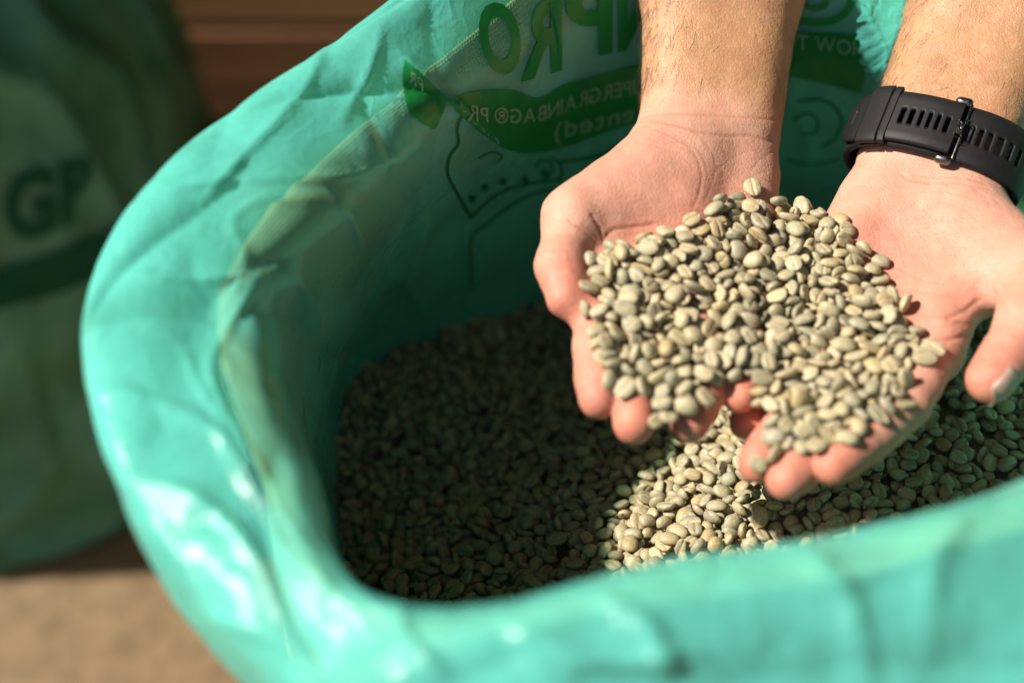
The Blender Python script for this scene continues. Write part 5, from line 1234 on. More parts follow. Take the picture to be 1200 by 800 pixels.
8,2695,1025,1496,-93,95,32,3,827,1915,758,112,69,-22,5,1784,1082,1345,16,-5,-32,0,484,2746,584,79,70,20,3,3393,3444,1157,132,-11,10,2,2722,3485,883,-41,-8,88,
8,3938,2564,1503,34,46,3,1,1298,2091,883,-17,-86,71,4,3644,3212,1333,-47,10,71,3,2081,4233,514,-137,10,13,4,3817,1648,1504,-19,-4,-73,1,3496,1151,1460,-5,-1,104,
7,2607,2191,1281,6,39,115,4,2119,1635,1311,31,-25,55,0,4014,3922,1215,-65,-121,28,4,1791,3115,705,117,-71,-6,9,1861,1945,1123,-24,-14,-9,4,2889,2053,1412,-15,8,56,
0,3897,1853,1507,30,7,-136,1,2728,1336,1486,9,-8,28,6,2648,2320,1237,-100,68,-55,4,925,1777,852,42,-32,-12,9,2676,1456,1437,11,-89,-61,2,2913,2260,1352,0,31,58,
3,2176,2248,1132,-15,22,119,5,2693,3822,714,69,-123,-16,3,904,1934,774,17,-21,-79,2,3001,1745,1478,73,115,16,3,3941,1790,1510,-135,56,-14,9,2456,3794,636,-39,134,-28,
7,3750,2807,1457,29,16,-144,1,1142,3147,586,-56,25,-123,2,1143,2404,733,39,34,-78,1,2617,3739,724,-48,130,-51,3,1576,1384,1256,98,102,-22,2,3783,3974,1133,-140,20,-47,
2,1217,3412,571,-147,-6,-26,5,2308,948,1439,-45,4,81,5,649,3552,560,2,15,32,5,3478,2765,1392,-13,-9,94,5,3418,2680,1398,73,15,-108,7,3631,1556,1470,-149,-20,-1,
0,925,3612,570,-2,30,-143,6,1364,3015,651,11,-1,54,4,3944,3577,1314,10,-37,135,7,1367,2143,870,-27,-15,-20,5,3124,4165,723,-123,71,-12,6,3739,1287,1466,37,132,-5,
7,1491,1191,1284,-49,-3,37,5,1505,3013,662,36,46,18,7,3461,2608,1422,87,116,-27,7,3066,951,1468,-86,53,11,7,3184,1214,1487,46,16,11,0,1203,1409,1099,-66,54,-105,
0,2692,2149,1317,47,135,19,4,1038,1060,1151,3,-27,-127,7,1695,2647,819,-3,-13,20,4,3250,3039,1270,8,-11,-88,8,1099,1476,1014,40,32,41,5,1095,2231,744,96,-29,36,
0,3243,4076,846,-33,3,-106,1,3672,2240,1505,40,-4,43,7,4106,1211,1497,-27,-5,-43,4,2996,2878,1227,-26,-19,22,3,1157,1687,963,53,117,35,0,2410,3918,616,-63,-41,-91,
3,1410,3709,541,-19,-21,46,7,1400,3169,635,8,-8,121,5,3822,3084,1409,-46,15,136,1,3662,3905,1121,20,14,77,4,2307,3805,623,81,67,-84,6,2404,2754,1046,-46,-49,24,
0,2471,2841,1041,-33,-10,40,0,4205,1324,1487,-41,-111,2,7,2251,1700,1367,83,115,0,4,3838,2344,1536,10,43,-137,0,1612,3000,689,-47,143,-2,7,845,1289,972,-130,-72,24,
1,1898,2079,1097,89,117,27,4,2776,2641,1216,-19,-13,45,4,1618,1046,1347,-22,-2,42,3,1598,1270,1293,-1,21,-131,3,2394,817,1444,100,100,0,9,2377,3985,581,-148,32,-33,
7,2850,1442,1475,-27,38,146,0,2759,1555,1417,1,37,-152,7,2390,4191,540,16,-101,98,6,1977,1166,1351,-68,86,-44,0,1994,2841,844,-134,-55,34,0,763,3338,580,-28,-147,20,
3,1239,1668,1002,11,-12,-62,2,2974,3338,1089,-1,-15,-116,0,3701,1762,1503,57,-113,-45,2,2266,2112,1231,73,-21,-103,7,1605,3854,528,123,-38,-31,4,1873,2867,815,31,109,56,
6,4066,1157,1492,6,2,-132,0,3164,4442,638,-102,96,-47,4,1227,3572,547,-2,-31,-87,2,2410,1514,1431,-5,-150,-37,3,3097,3711,934,26,99,81,4,1903,4039,536,-120,-86,7,
1,2215,2612,1027,-61,6,109,8,706,2457,624,55,-132,46,2,3797,3335,1338,125,-7,32,9,1546,4135,508,32,-1,116,7,2305,1815,1333,-16,-47,-77,4,972,1148,1133,-112,-42,-15,
1,2126,3111,833,-94,33,5,6,3247,1631,1515,0,-94,62,4,2170,2078,1190,132,-82,16,8,1531,1575,1143,49,-44,-28,6,4127,1948,1513,20,-9,2,4,1573,3935,530,-1,-4,-116,
5,996,2046,785,6,33,-115,6,3400,3906,991,59,-1,-130,9,741,1880,709,6,-29,-66,1,739,1747,769,10,16,-4,4,3167,2730,1321,-65,12,-54,3,2374,3077,919,98,62,-5,
8,3509,1735,1463,121,93,15,3,2637,1465,1442,84,38,49,9,2965,1276,1472,149,-6,-27,7,2096,1453,1340,119,43,11,3,3668,2324,1489,-32,-106,-36,6,783,1488,887,-19,6,107,
3,1831,3748,533,1,2,-67,3,3793,1962,1511,15,-123,-33,7,1146,3487,569,142,-4,-30,2,3822,3145,1390,145,12,10,3,3482,4178,895,132,40,1,4,2383,1075,1437,64,113,20,
2,1326,3754,548,-91,-30,18,0,4222,1779,1518,37,6,-141,5,610,2899,599,-80,-73,42,4,1964,2155,1120,61,139,36,3,1887,2927,776,-23,-28,32,6,3026,1163,1470,-18,95,-11,
1,2459,2161,1247,-13,-17,-128,4,4066,2353,1512,-103,111,-29,8,2325,877,1427,23,7,55,5,1774,3398,600,-42,14,62,4,1669,2297,944,16,-28,141,5,2109,1990,1204,0,19,-129,
4,2854,2248,1334,123,28,-14,2,2406,1273,1457,117,3,92,0,2164,3342,717,24,-8,49,7,2903,1480,1487,85,-92,4,2,1183,2691,671,-25,-12,-80,5,2108,2833,895,-9,-22,-58,
2,3262,3876,968,-25,72,-123,1,2903,2443,1279,135,-8,7,6,1214,1904,929,46,3,-95,1,912,2190,692,-46,141,-10,1,2797,3325,985,-37,19,119,4,2917,1024,1468,-4,-9,56,
1,3019,1395,1493,149,-42,-24,3,2788,3778,789,-11,22,-121,5,3093,4057,770,-1,68,44,5,1988,3698,564,5,-12,116,1,586,3170,576,82,-26,-17,6,1659,4101,524,16,24,-44,
2,1851,4061,548,-56,-30,63,6,1152,759,1299,68,-40,-10,6,3198,2010,1457,5,131,-22,2,3060,1868,1476,-107,22,4,2,2857,2524,1281,37,24,-151,2,3349,2775,1356,-6,-20,-25,
2,2143,3396,683,91,116,10,3,2126,4010,535,104,-13,35,1,2971,3388,1035,-100,65,-58,6,1377,3646,563,-21,-41,54,5,3191,4401,696,-26,24,-90,3,1813,1320,1290,-65,-129,50,
2,3850,1466,1500,-27,-28,66,2,3896,4077,1130,6,0,-154,0,3153,4328,697,87,-92,-27,5,3728,1711,1499,-34,-11,10,7,977,3006,597,15,-37,-109,4,1377,1169,1265,-112,-93,21,
5,1115,3289,588,-21,-57,88,3,2544,3824,666,36,4,60,6,834,1779,782,14,-25,-83,0,1498,907,1331,-14,124,-24,2,2187,4357,526,103,-75,71,3,2834,2574,1239,-21,16,136,
4,1469,1094,1294,100,68,2,1,2523,2106,1292,13,129,-23,0,656,2375,626,-54,-29,81,1,2161,3809,572,-156,-1,12,9,3970,1613,1514,10,11,79,4,3161,4232,727,-149,-46,-2,
5,3727,1912,1510,-35,-9,122,2,2360,1887,1327,7,-13,50,7,1392,1457,1145,17,-25,26,6,658,1827,697,-27,-14,-12,4,2152,3227,777,-121,72,30,4,1728,767,1401,7,-8,123,
4,4026,2182,1533,53,26,-87,2,1926,1294,1334,-136,-45,29,2,1915,1159,1339,117,-96,-11,4,1014,1183,1110,15,-2,103,5,2010,3512,602,-97,-118,32,8,3924,2108,1517,-121,96,-12,
3,1954,3515,595,7,12,-50,0,3474,2208,1478,146,23,-22,0,825,3113,575,-2,-16,53,2,1482,1311,1232,-45,134,-21,9,2436,4057,565,-3,-20,8,0,3626,1797,1496,98,53,-11,
1,2315,2128,1234,-4,3,-82,6,1205,2177,785,8,-20,61,8,2176,2150,1186,108,-73,-14,6,1993,930,1412,46,-140,-2,0,1054,1337,1055,-80,-124,39,5,1044,2813,612,-49,136,7,
1,3504,2082,1476,6,19,119,0,1715,2529,864,7,127,31,2,1237,3808,551,107,-88,-31,3,2082,2983,850,5,-12,109,0,2095,1581,1304,-97,47,-38,5,1735,2894,749,93,76,-6,
4,3165,950,1458,4,-21,86,8,2101,3873,563,50,83,48,6,1285,3264,579,-17,114,-30,6,937,2916,592,-36,-101,-38,4,3858,1154,1467,4,-21,-11,4,2974,4198,659,-13,-9,7,
0,2732,3548,846,-53,3,142,5,3614,2090,1500,-126,-30,-7,3,2026,1792,1249,-20,-27,-27,5,1920,2671,882,-98,-30,-99,8,2649,800,1439,-128,4,39,9,3040,2843,1252,17,-1,45,
4,2318,3017,927,19,-31,6,3,3082,2090,1437,-78,-93,-3,5,1041,3420,566,19,-142,-49,1,3652,2672,1488,30,-106,-63,7,1521,3868,539,8,91,-127,7,3298,3329,1193,113,-28,22,
3,1223,2016,856,43,-124,12,3,726,1785,745,15,34,11,0,1085,2372,711,-77,95,-65,0,3158,2947,1262,-2,136,24,5,2854,3914,755,-26,45,-29,3,3421,2605,1395,104,110,-37,
0,1484,2745,722,74,94,38,1,1737,1995,1089,-8,-9,-19,5,830,1200,1000,89,57,33,6,625,3010,590,-133,54,-51,5,3374,3324,1207,-15,5,107,4,3723,1210,1463,12,16,24,
2,2215,2912,920,-28,-3,30,6,3432,2933,1356,34,-26,-110,6,2351,2812,1000,2,23,-114,8,1070,3084,582,-3,-10,71,6,2162,1025,1418,-27,18,-70,2,4019,1525,1505,-9,10,7,
4,1729,2130,1037,-25,-41,145,4,3403,1288,1457,-26,4,-62,0,2600,3851,682,-47,59,-131,4,2666,1791,1361,-129,56,-20,7,4072,1599,1527,-73,-121,40,7,1402,3069,632,-39,-150,-5,
6,865,3014,591,-50,27,-61,2,2571,1343,1468,-96,91,-34,1,1630,2362,920,-20,7,-45,6,2045,1892,1221,78,74,-112,7,954,2084,746,123,-27,35,3,2892,1177,1466,-102,63,-41,
6,1207,829,1282,-1,-10,-101,6,3312,3005,1300,53,134,-8,7,1174,3838,561,-129,-2,36,1,1289,2339,787,30,23,19,7,1517,4001,520,-138,15,11,7,1328,3287,615,-50,-125,22,
5,2725,2220,1314,73,102,-39,3,4005,1190,1477,-134,-80,10,4,880,3696,558,4,33,-52,7,2645,4320,589,-29,80,-93,0,1022,1840,882,118,-65,-30,5,1786,1925,1120,8,73,-123,
0,3159,3047,1243,-10,6,140,5,2060,1743,1272,62,-141,19,1,926,3225,578,7,12,51,7,2078,3122,782,-117,67,-38,9,2274,3902,575,-5,-16,-132,4,1301,3199,615,84,16,34,
6,3243,4141,810,78,115,-61,0,1140,3676,563,-75,77,-33,0,1232,2484,714,101,90,-6,1,3573,2876,1404,129,-49,71,2,734,1052,1042,-52,-17,134,8,331,1024,889,30,63,-34,
6,1140,3030,618,-99,-7,25,5,1660,3453,578,-31,16,-150,5,3757,3211,1365,-21,-7,31,5,1983,3221,728,105,-57,-35,0,932,2288,698,-88,85,-9,5,2009,2446,1020,-99,30,-35,
1,3933,3270,1380,57,-118,-35,1,4025,2704,1490,-91,-6,67,7,2307,3107,891,9,-14,4,5,1605,2201,943,-25,-39,-48,7,3240,4221,799,-91,75,-2,8,703,2207,648,11,-2,-103,
7,1774,2591,865,-16,22,112,0,3237,3206,1201,70,-102,17,5,3853,2278,1516,12,-8,74,2,1427,767,1356,121,2,-8,0,1592,4037,514,-130,-22,5,6,2651,1053,1483,117,22,-95,
5,2668,2212,1284,-143,6,-64,4,2418,3473,768,25,13,-72,4,3355,2856,1364,-13,23,-71,6,665,2500,598,30,-27,-146,3,1774,2293,996,72,138,-17,1,2524,1270,1464,18,-42,-131,
6,2120,3633,601,18,-10,24,9,2373,1453,1423,18,-15,-47,3,3928,1551,1510,-60,115,72,5,1235,684,1337,0,-131,-26,7,3972,2618,1501,-2,-50,-147,3,983,3237,603,69,-61,-70,
0,857,2085,720,13,54,127,1,3717,4303,948,-16,-5,-48,8,1948,1460,1299,-116,-74,32,9,800,2759,584,76,111,-58,1,2223,1857,1286,-145,7,26,3,1632,648,1401,49,-135,17,
8,1349,1522,1107,-67,-100,-36,4,1960,1250,1347,-34,-120,7,0,2052,3868,565,-58,-45,41,4,3235,2931,1303,-78,-129,43,5,2431,3699,668,101,102,33,2,1097,2019,807,-21,-15,-56,
7,2235,831,1421,-12,-136,-20,6,2235,1333,1389,40,127,-16,2,1343,3472,572,7,18,20,2,1875,3694,544,2,-20,-95,7,1333,2052,939,-64,6,77,5,2465,3634,694,-38,-3,52,
4,1831,3405,620,51,-127,19,6,3914,2509,1515,0,22,-7,5,2818,2122,1356,93,114,-1,5,3039,2099,1425,-83,-109,11,3,3138,4180,762,2,-1,58,2,3355,1939,1469,-21,-142,-9,
2,1515,3318,607,-41,5,-96,5,2900,2647,1256,77,17,42,0,980,923,1183,-24,-17,-21,4,3490,3555,1154,19,-15,-146,5,2439,2456,1155,122,36,29,5,2805,2768,1188,-15,-153,20,
5,2690,1905,1390,50,113,-34,3,1888,2042,1123,-112,22,-22,4,4001,1823,1504,-75,-131,29,1,3810,2683,1480,6,0,-36,5,1959,3148,750,-84,-52,22,0,3301,2256,1456,4,-65,101,
4,3510,891,1439,-142,-14,-16,2,830,1686,814,-16,-10,-54,2,1414,3556,561,80,-78,10,4,3490,1479,1471,38,39,33,6,1066,3343,564,-3,114,-89,6,3032,2590,1301,-40,123,27,
2,1434,2984,652,-24,14,-84,2,3717,2881,1437,-148,24,-18,0,3241,2357,1398,23,6,49,5,3944,3915,1208,28,-59,-133,7,3298,2878,1343,-3,-3,-16,7,1227,2962,634,-16,-18,-43,
5,1843,1212,1314,117,-50,8,9,2554,1683,1345,-44,-126,-20,7,1664,1294,1284,-15,14,88,1,3396,1203,1462,18,-148,-36,9,1028,1543,952,123,26,34,7,2539,2615,1127,27,-4,-141,
1,2678,3976,670,-47,148,1,9,960,2431,674,-2,5,-61,6,1993,1750,1259,-106,51,-18,6,3245,966,1461,151,-4,-19,1,1793,802,1399,-22,21,145,5,2595,2992,1023,8,139,-27,
7,2140,1880,1254,111,-85,-21,4,2040,2239,1111,-3,142,-11,1,3337,2568,1372,6,11,10,7,2589,1851,1359,-3,146,12,1,1306,3592,545,1,128,-54,2,1541,2243,918,-126,43,-44,
4,1599,3457,586,-12,45,-56,0,3526,1425,1450,-155,13,-10,0,3181,1728,1476,4,-12,-42,3,2936,2333,1346,-111,64,51,1,3471,3767,1090,-21,13,-109,6,3697,1854,1492,-152,-39,3,
5,2928,1242,1454,-144,5,-7,0,3375,1998,1459,136,-18,-14,5,2321,1591,1414,-32,-70,60,3,2119,1130,1389,-117,-77,-71,1,2623,2706,1132,58,-75,-65,3,3169,2868,1282,108,16,-8,
0,2495,1860,1363,-49,-102,97,0,2144,3459,650,-51,-12,15,6,2275,2415,1133,-51,68,-41,4,1512,2015,1002,81,-87,17,6,3425,1841,1468,106,69,-9,3,2258,3412,694,-20,-4,33,
7,1197,1960,881,-130,10,-83,7,1115,1255,1138,-2,2,-22,4,2084,2593,976,-22,31,-100,6,1248,1608,1027,106,-111,13,1,2894,2916,1174,-25,-3,82,8,2859,973,1473,-19,-7,72,
6,1981,1996,1178,-9,-3,-50,5,1685,3010,711,22,-20,22,7,3587,2133,1503,-107,-54,-15,4,3468,3130,1317,95,38,28,2,2719,1063,1479,16,-4,6,2,1886,2538,943,75,-60,50,
2,1050,2210,757,-56,-79,109,0,1169,1457,1065,-120,56,-3,3,3978,2662,1502,-58,-36,-51,5,2897,1773,1461,116,-93,-5,6,848,1855,770,-34,18,133,2,4096,2217,1510,139,-32,-9,
3,1182,2355,740,11,-10,99,2,3053,3824,858,135,10,37,6,2798,1775,1425,55,7,-142,9,3438,4168,866,-126,81,-31,1,1731,983,1370,88,-101,10,3,2623,4266,595,15,-96,90,
6,1505,2431,838,3,-6,-140,4,3734,3779,1169,-148,-24,-30,4,3024,3426,1048,-125,-68,-43,1,1428,3876,527,4,-132,14,0,3704,2723,1470,-61,-41,22,6,3506,1274,1457,-60,7,15,
9,2747,2176,1325,-117,-25,41,5,3355,1388,1455,-18,127,-46,3,3075,1337,1470,-40,-87,1,3,1724,3265,620,119,71,14,8,4068,1966,1505,23,-10,86,1,4072,1673,1518,18,-10,8,
2,872,2422,668,-18,-3,69,7,1910,2889,821,-22,-88,51,0,2802,1366,1476,97,71,-10,5,2292,2932,937,114,103,-31,4,3497,1738,1505,-24,-22,46,2,1996,1233,1367,125,-21,-52,
5,1749,3178,669,72,102,-90,5,1577,718,1388,74,131,-11,5,1730,1864,1122,-11,22,-50,4,2526,2688,1117,110,68,61,0,2218,2200,1230,3,41,125,4,2150,1863,1316,110,-97,-24,
6,1910,1071,1393,-64,118,-9,3,2981,1490,1487,-3,-8,-104,1,3122,3556,1013,-145,-39,35,0,3069,3535,1018,58,102,57,2,2773,3078,1068,-23,19,153,4,1685,2390,936,136,77,13,
3,2479,1222,1469,-45,100,-33,7,1942,2424,1036,19,32,40,8,2746,2728,1170,20,-45,-100,4,2569,1645,1360,23,13,63,6,3518,1827,1479,17,-41,-62,1,1695,1238,1313,10,11,28,
6,1900,2353,1029,103,109,-11,0,2571,4299,595,-103,-44,26,0,2217,1647,1367,-101,54,-24,8,1842,3109,740,-65,63,-49,6,3925,2673,1529,21,49,-40,4,1730,1067,1375,26,17,86,
7,3965,1353,1499,-10,35,-44,3,3563,2193,1515,-26,106,32,5,1266,1801,980,-24,-12,18,4,2611,3279,935,-24,-11,55,6,1195,1736,989,38,7,21,3,3118,3103,1213,-130,22,0,
2,2585,1856,1417,64,-66,-10,2,1539,2971,681,129,18,-22,0,3194,1378,1515,24,-18,104,4,754,2388,676,27,-46,-50,6,2850,3793,799,22,28,41,5,2292,1424,1429,-31,-103,78,
7,3529,1557,1513,-123,-12,49,3,691,3120,588,-102,-40,-43,0,1505,1401,1219,101,10,62,9,3369,1722,1473,17,37,60,2,2804,4312,618,16,5,-42,7,2316,2608,1066,106,73,-18,
7,953,3298,596,28,25,-84,1,2117,4151,533,19,24,-16,0,1391,3513,596,-102,-42,-99,4,3573,3075,1355,-6,54,103,3,1373,2381,800,-86,29,-48,7,1472,2217,917,-56,-106,-59,
5,1084,1403,1035,-33,-14,17,8,3538,4144,942,-34,38,-38,2,2381,2625,1104,19,12,-85,4,3099,1708,1490,-12,16,132,5,2307,1927,1295,-26,12,27,4,2229,1259,1414,124,22,4,
8,2088,3447,679,-91,-58,81,5,1692,3960,548,-31,-61,-95,0,1991,3575,587,-55,-9,-16,5,3413,4122,889,-78,131,12,2,1711,1751,1154,22,21,61,5,2893,2903,1225,37,-21,-21,
8,1388,1498,1123,32,-7,70,6,2716,1662,1390,12,35,-72,3,3455,1639,1502,124,-83,-35,7,2907,3366,1026,121,0,-30,3,1485,2887,698,31,-25,-39,4,3565,1729,1481,-63,-120,-18,
3,2766,740,1440,-37,71,95,8,2024,747,1415,-106,-66,94,7,3359,2313,1445,-120,-1,-50,1,2141,3931,581,84,88,45,4,1986,3290,686,27,150,-9,2,3421,2987,1358,-86,-9,8,
1,2130,824,1421,-2,-28,-48,6,1595,1317,1276,11,17,-3,1,3159,2026,1473,86,-127,31,8,700,2841,625,6,-146,23,3,2445,2370,1212,-38,135,15,3,2033,2575,964,-46,-118,37,
1,1407,1079,1287,-27,15,-101,4,2235,3244,782,-108,107,-32,0,2371,3948,619,-5,57,-82,5,3170,1656,1488,-68,94,-69,5,2321,3346,791,-113,55,40,4,1804,3791,560,106,-89,-1,
2,3634,3760,1165,-22,16,-54,6,3018,4017,770,-132,-47,-68,1,2106,4069,534,-31,-7,101,7,885,1243,1022,-137,-25,14,5,2896,4251,631,-39,5,5,4,988,2014,813,-31,-105,-76,
1,1486,2389,858,14,-52,72,5,2681,1482,1471,-3,28,73,8,677,1214,916,8,-15,-147,0,962,986,1154,139,34,-14,7,867,1659,865,48,-1,-19,7,2460,1296,1477,57,93,-28,
1,1228,3637,595,91,114,-41,3,857,2544,635,1,19,-92,9,2373,3432,722,-43,-8,68,4,2937,1408,1496,-86,29,-24,0,2769,2151,1363,74,101,14,0,2339,3377,770,40,70,-100,
1,2757,1638,1413,-76,7,86,5,3591,2722,1441,8,4,27,1,744,1263,934,-34,-15,11,1,1859,2188,1086,66,6,71,6,3801,3783,1215,18,-39,-21,6,1577,2727,774,85,84,-77,
0,2689,3362,938,-13,-112,48,0,3897,1204,1491,-131,33,-29,3,2767,2589,1244,7,-9,43,6,1764,3607,551,3,16,-91,2,3415,2242,1508,-95,-61,-65,4,643,2689,586,-137,15,-11,
6,3578,1599,1484,67,81,-79,5,1278,2681,682,-7,-131,-14,3,1916,3152,733,50,51,106,1,2064,974,1403,-17,2,142,0,1647,3989,532,-114,-65,-57,4,672,2957,611,139,-1,-11,
5,3322,3927,983,84,73,-6,3,3342,3483,1135,-27,-106,-87,0,3216,3558,1081,131,-25,-63,8,1980,822,1401,-100,-71,32,7,2304,3921,601,-142,37,29,7,1118,1021,1212,-26,-141,57,
4,3357,1276,1486,72,78,64,4,2980,2171,1433,116,72,-1,0,1580,3581,552,116,-13,-42,3,3362,3140,1270,148,23,9,3,3379,2588,1390,4,-123,44,6,2410,3602,695,91,-17,-81,
4,2724,3604,853,-84,-48,-13,8,2093,3910,595,135,-22,9,6,3870,3324,1378,4,-12,74,1,2092,3233,742,55,113,-43,3,2490,3477,783,5,-37,-39,8,2357,1305,1425,-32,146,32,
3,1909,3980,550,55,52,-69,4,1702,2111,1066,33,137,33,8,1657,1390,1244,4,123,-20,6,3662,4164,994,36,135,-1,2,3703,1263,1493,114,29,63,4,3482,2882,1391,-125,21,-73,
7,2618,2309,1264,-24,-58,67,4,3861,1777,1523,-73,127,-28,3,1757,3018,736,9,-16,-6,1,2402,2803,1051,32,73,-19,4,3957,2875,1495,143,8,-16,4,3659,3646,1196,7,-7,-18,
6,2034,3496,638,-71,-111,42,5,3310,2937,1328,136,-1,59,4,2568,2227,1241,-9,-15,-141,2,1403,2271,892,-150,33,-22,2,1895,1858,1192,41,13,36,0,1169,2991,626,-56,120,-23,
2,3051,3481,1043,83,96,-87,2,640,2855,615,70,-11,46,8,2816,3881,767,89,-38,-27,2,1947,2724,901,-22,-38,124,7,933,2132,759,-149,30,-27,5,599,2516,603,25,1,74,
4,954,3059,622,-57,125,76,6,3294,1179,1516,-7,13,64,4,2023,3373,675,-90,109,49,7,3204,1148,1498,-108,-1,53,6,1690,1863,1097,120,97,-26,4,3055,2710,1298,-20,-34,140,
6,2769,4424,584,9,6,-54,6,3589,3590,1188,36,9,98,2,3379,1579,1494,-66,-121,-52,0,1706,1192,1349,99,-37,-1,5,1757,1141,1345,-65,-69,6,7,640,1754,723,53,147,-13,
7,1693,3692,548,110,85,-53,3,1909,3225,723,-111,27,-69,6,787,2808,581,121,17,-19,1,2445,4309,550,-92,69,-5,2,1324,3692,567,5,26,-46,1,1150,2150,796,-9,115,52,
2,1385,2747,739,11,-6,-124,5,4141,1320,1486,-132,-3,-10,8,3975,3535,1326,28,5,38,3,691,1801,732,8,-131,-7,3,2257,2277,1161,-96,-61,82,0,2575,2306,1232,15,-5,102,
3,1615,3228,653,-100,38,-14,0,2970,2297,1362,-13,86,-30,4,3193,4199,783,-57,-59,113,2,1792,3866,541,49,-27,-29,2,2340,1032,1437,-126,58,-34,9,2573,3110,994,115,53,-41,
3,1397,1866,1017,-32,-141,47,2,2523,2414,1197,90,117,-28,3,3625,1091,1492,20,137,59,3,561,3001,594,-50,-131,-41,2,2783,3494,921,-13,11,-153,0,3733,4036,1086,34,75,-129,
2,3236,2679,1355,80,50,-9,1,3466,1206,1473,-36,-16,74,0,2138,1531,1328,-70,129,-27,2,2388,2975,1031,39,126,-6,4,1073,1271,1104,-18,154,14,4,1803,2479,945,-89,-23,-45,
1,2361,2003,1329,41,-78,3,2,1878,2610,905,13,11,46,6,3510,4026,978,-33,-79,111,7,1890,2140,1101,-28,71,93,2,1462,2164,927,41,44,139,2,2653,2247,1315,44,102,26,
7,1818,3584,562,34,-46,-57,6,3291,3267,1200,-32,144,-50,2,2672,2781,1148,91,116,-27,5,2206,3394,708,19,-13,-67,1,2322,2389,1144,-120,-87,-33,8,2284,1002,1437,6,16,-83,
7,3341,3729,1071,-115,70,28,3,2479,1104,1476,49,29,-88,0,1175,2464,731,-10,-3,-68,6,1389,820,1356,-39,-106,-70,5,3615,1362,1472,-104,-4,40,2,1659,1438,1237,64,-33,61,
7,1609,3631,559,78,-119,16,7,3355,3223,1244,-3,30,71,9,2670,2048,1336,125,0,37,8,2062,1145,1375,-37,74,-38,5,1719,3520,560,-24,137,-20,0,997,3624,555,85,112,47,
1,2864,3976,735,14,16,60,5,2536,1609,1396,-13,48,-104,5,2338,1144,1431,-97,-64,24,0,1338,1693,1079,125,71,-6,4,2607,1012,1484,147,35,44,0,982,1086,1118,-22,-28,-105,
6,4001,2312,1529,-74,-27,50,2,2518,853,1465,-96,-67,-35,7,2009,2916,839,-20,2,4,0,1976,2313,1058,26,-147,-1,4,2413,4357,540,28,-2,4,4,1109,2477,700,58,-45,-108,
4,1274,3112,664,-26,17,-137,1,3344,2045,1485,26,-147,-7,7,2844,2727,1231,-28,0,-19,6,1659,742,1402,-130,-84,-21,3,3863,2114,1536,-23,22,-82,0,3281,2739,1338,-11,154,-3,
0,2713,1546,1457,-7,10,15,6,1230,3026,649,-2,-108,-79,5,2219,3783,592,93,110,-14,3,2136,2608,1003,38,-23,74,2,3694,2028,1518,-124,-75,4,0,2958,1767,1495,33,-16,-150,
6,1043,1886,859,51,115,39,1,3390,2377,1441,-36,11,72,2,2598,2127,1323,88,-76,-34,2,2467,1832,1386,65,-54,-2,4,3359,3776,1047,7,-14,-52,1,2371,2928,991,26,6,-49,
9,3368,4150,870,151,-2,0,0,2701,2946,1100,-59,32,-78,9,3204,3008,1275,26,112,70,6,3183,3230,1217,-20,-47,62,4,2524,4419,574,3,39,63,6,1554,2591,800,15,124,-32,
7,3291,1984,1492,26,-137,7,0,979,2140,739,-126,-17,-33,3,3256,2434,1384,-104,45,-49,6,2095,1382,1355,50,-147,20,6,1260,1571,1062,11,-24,121,4,1545,3135,660,-75,-4,80,
2,1148,1573,1029,94,-57,-7,1,2046,1564,1333,67,-96,87,5,1033,2922,604,-43,-1,-96,8,3431,3774,1064,-10,2,26,3,3320,3062,1280,-4,-9,45,2,1516,4077,513,127,-64,-7,
7,3185,2813,1306,-47,64,-92,4,2913,2404,1319,-97,27,-7,2,2275,4196,551,27,-25,38,7,1119,1165,1161,8,-2,-68,2,928,2672,645,42,-69,-41,0,3183,1554,1501,64,-89,-83,
5,899,2782,608,83,-23,2,5,2630,1732,1381,-103,-79,48,0,2220,1442,1379,-15,-2,-90,1,1209,3323,575,-83,102,-58,1,816,2611,645,37,4,-28,5,2145,1751,1294,-46,-26,20,
5,2971,1935,1479,-44,121,88,1,1140,1975,866,-148,19,-44,1,2237,2404,1121,-62,-88,58,2,1348,1373,1188,85,-66,-57,0,2391,1648,1422,71,-5,49,4,3928,2030,1519,109,-89,-31,
4,2269,725,1427,-21,7,-18,3,1738,3245,663,-10,20,-38,6,2028,4429,527,-53,109,7,9,2503,2774,1099,123,36,-16,6,3486,3955,1010,-52,-131,-65,2,3274,3952,927,45,-32,-1,
2,1528,1129,1314,30,16,118,4,3957,2229,1525,-19,-26,123,7,1390,2052,912,-17,141,-28,2,3461,1903,1473,138,-18,-59,8,3301,3388,1175,-52,-119,17,1,998,2428,711,4,125,21,
5,1735,1813,1144,-54,-72,125,4,3395,4018,965,-7,127,44,6,3996,3209,1405,121,20,-51,7,3526,1215,1468,137,-35,37,1,4107,3415,1370,-123,-49,-7,2,2876,3888,777,24,34,31,
5,1512,3916,539,-49,111,30,1,1041,2452,693,23,-91,38,6,893,2259,706,-51,-32,92,0,3588,3570,1234,14,-25,-134,6,1168,3378,582,-22,127,-2,6,1431,1436,1188,-116,-37,-51,
9,2896,3510,977,13,16,-127,6,2366,964,1454,39,90,-107,1,2248,1930,1264,58,97,25,0,1615,2670,817,-83,5,76,7,3045,2510,1315,-26,133,78,6,1816,1160,1341,81,3,68,
7,2269,3357,755,-42,-122,64,0,3636,3323,1308,-67,64,-39,9,830,2221,687,23,-125,-23,5,619,2404,631,42,-54,-139,3,3657,1775,1486,67,65,8,6,1893,879,1437,-36,-38,0,
5,969,2280,733,-13,57,-3,5,2661,1636,1375,-22,-121,13,8,2827,3506,944,103,-32,-41,4,797,3225,617,140,-57,-18,5,2326,4168,538,-37,86,102,2,2956,2489,1295,-151,-3,5,
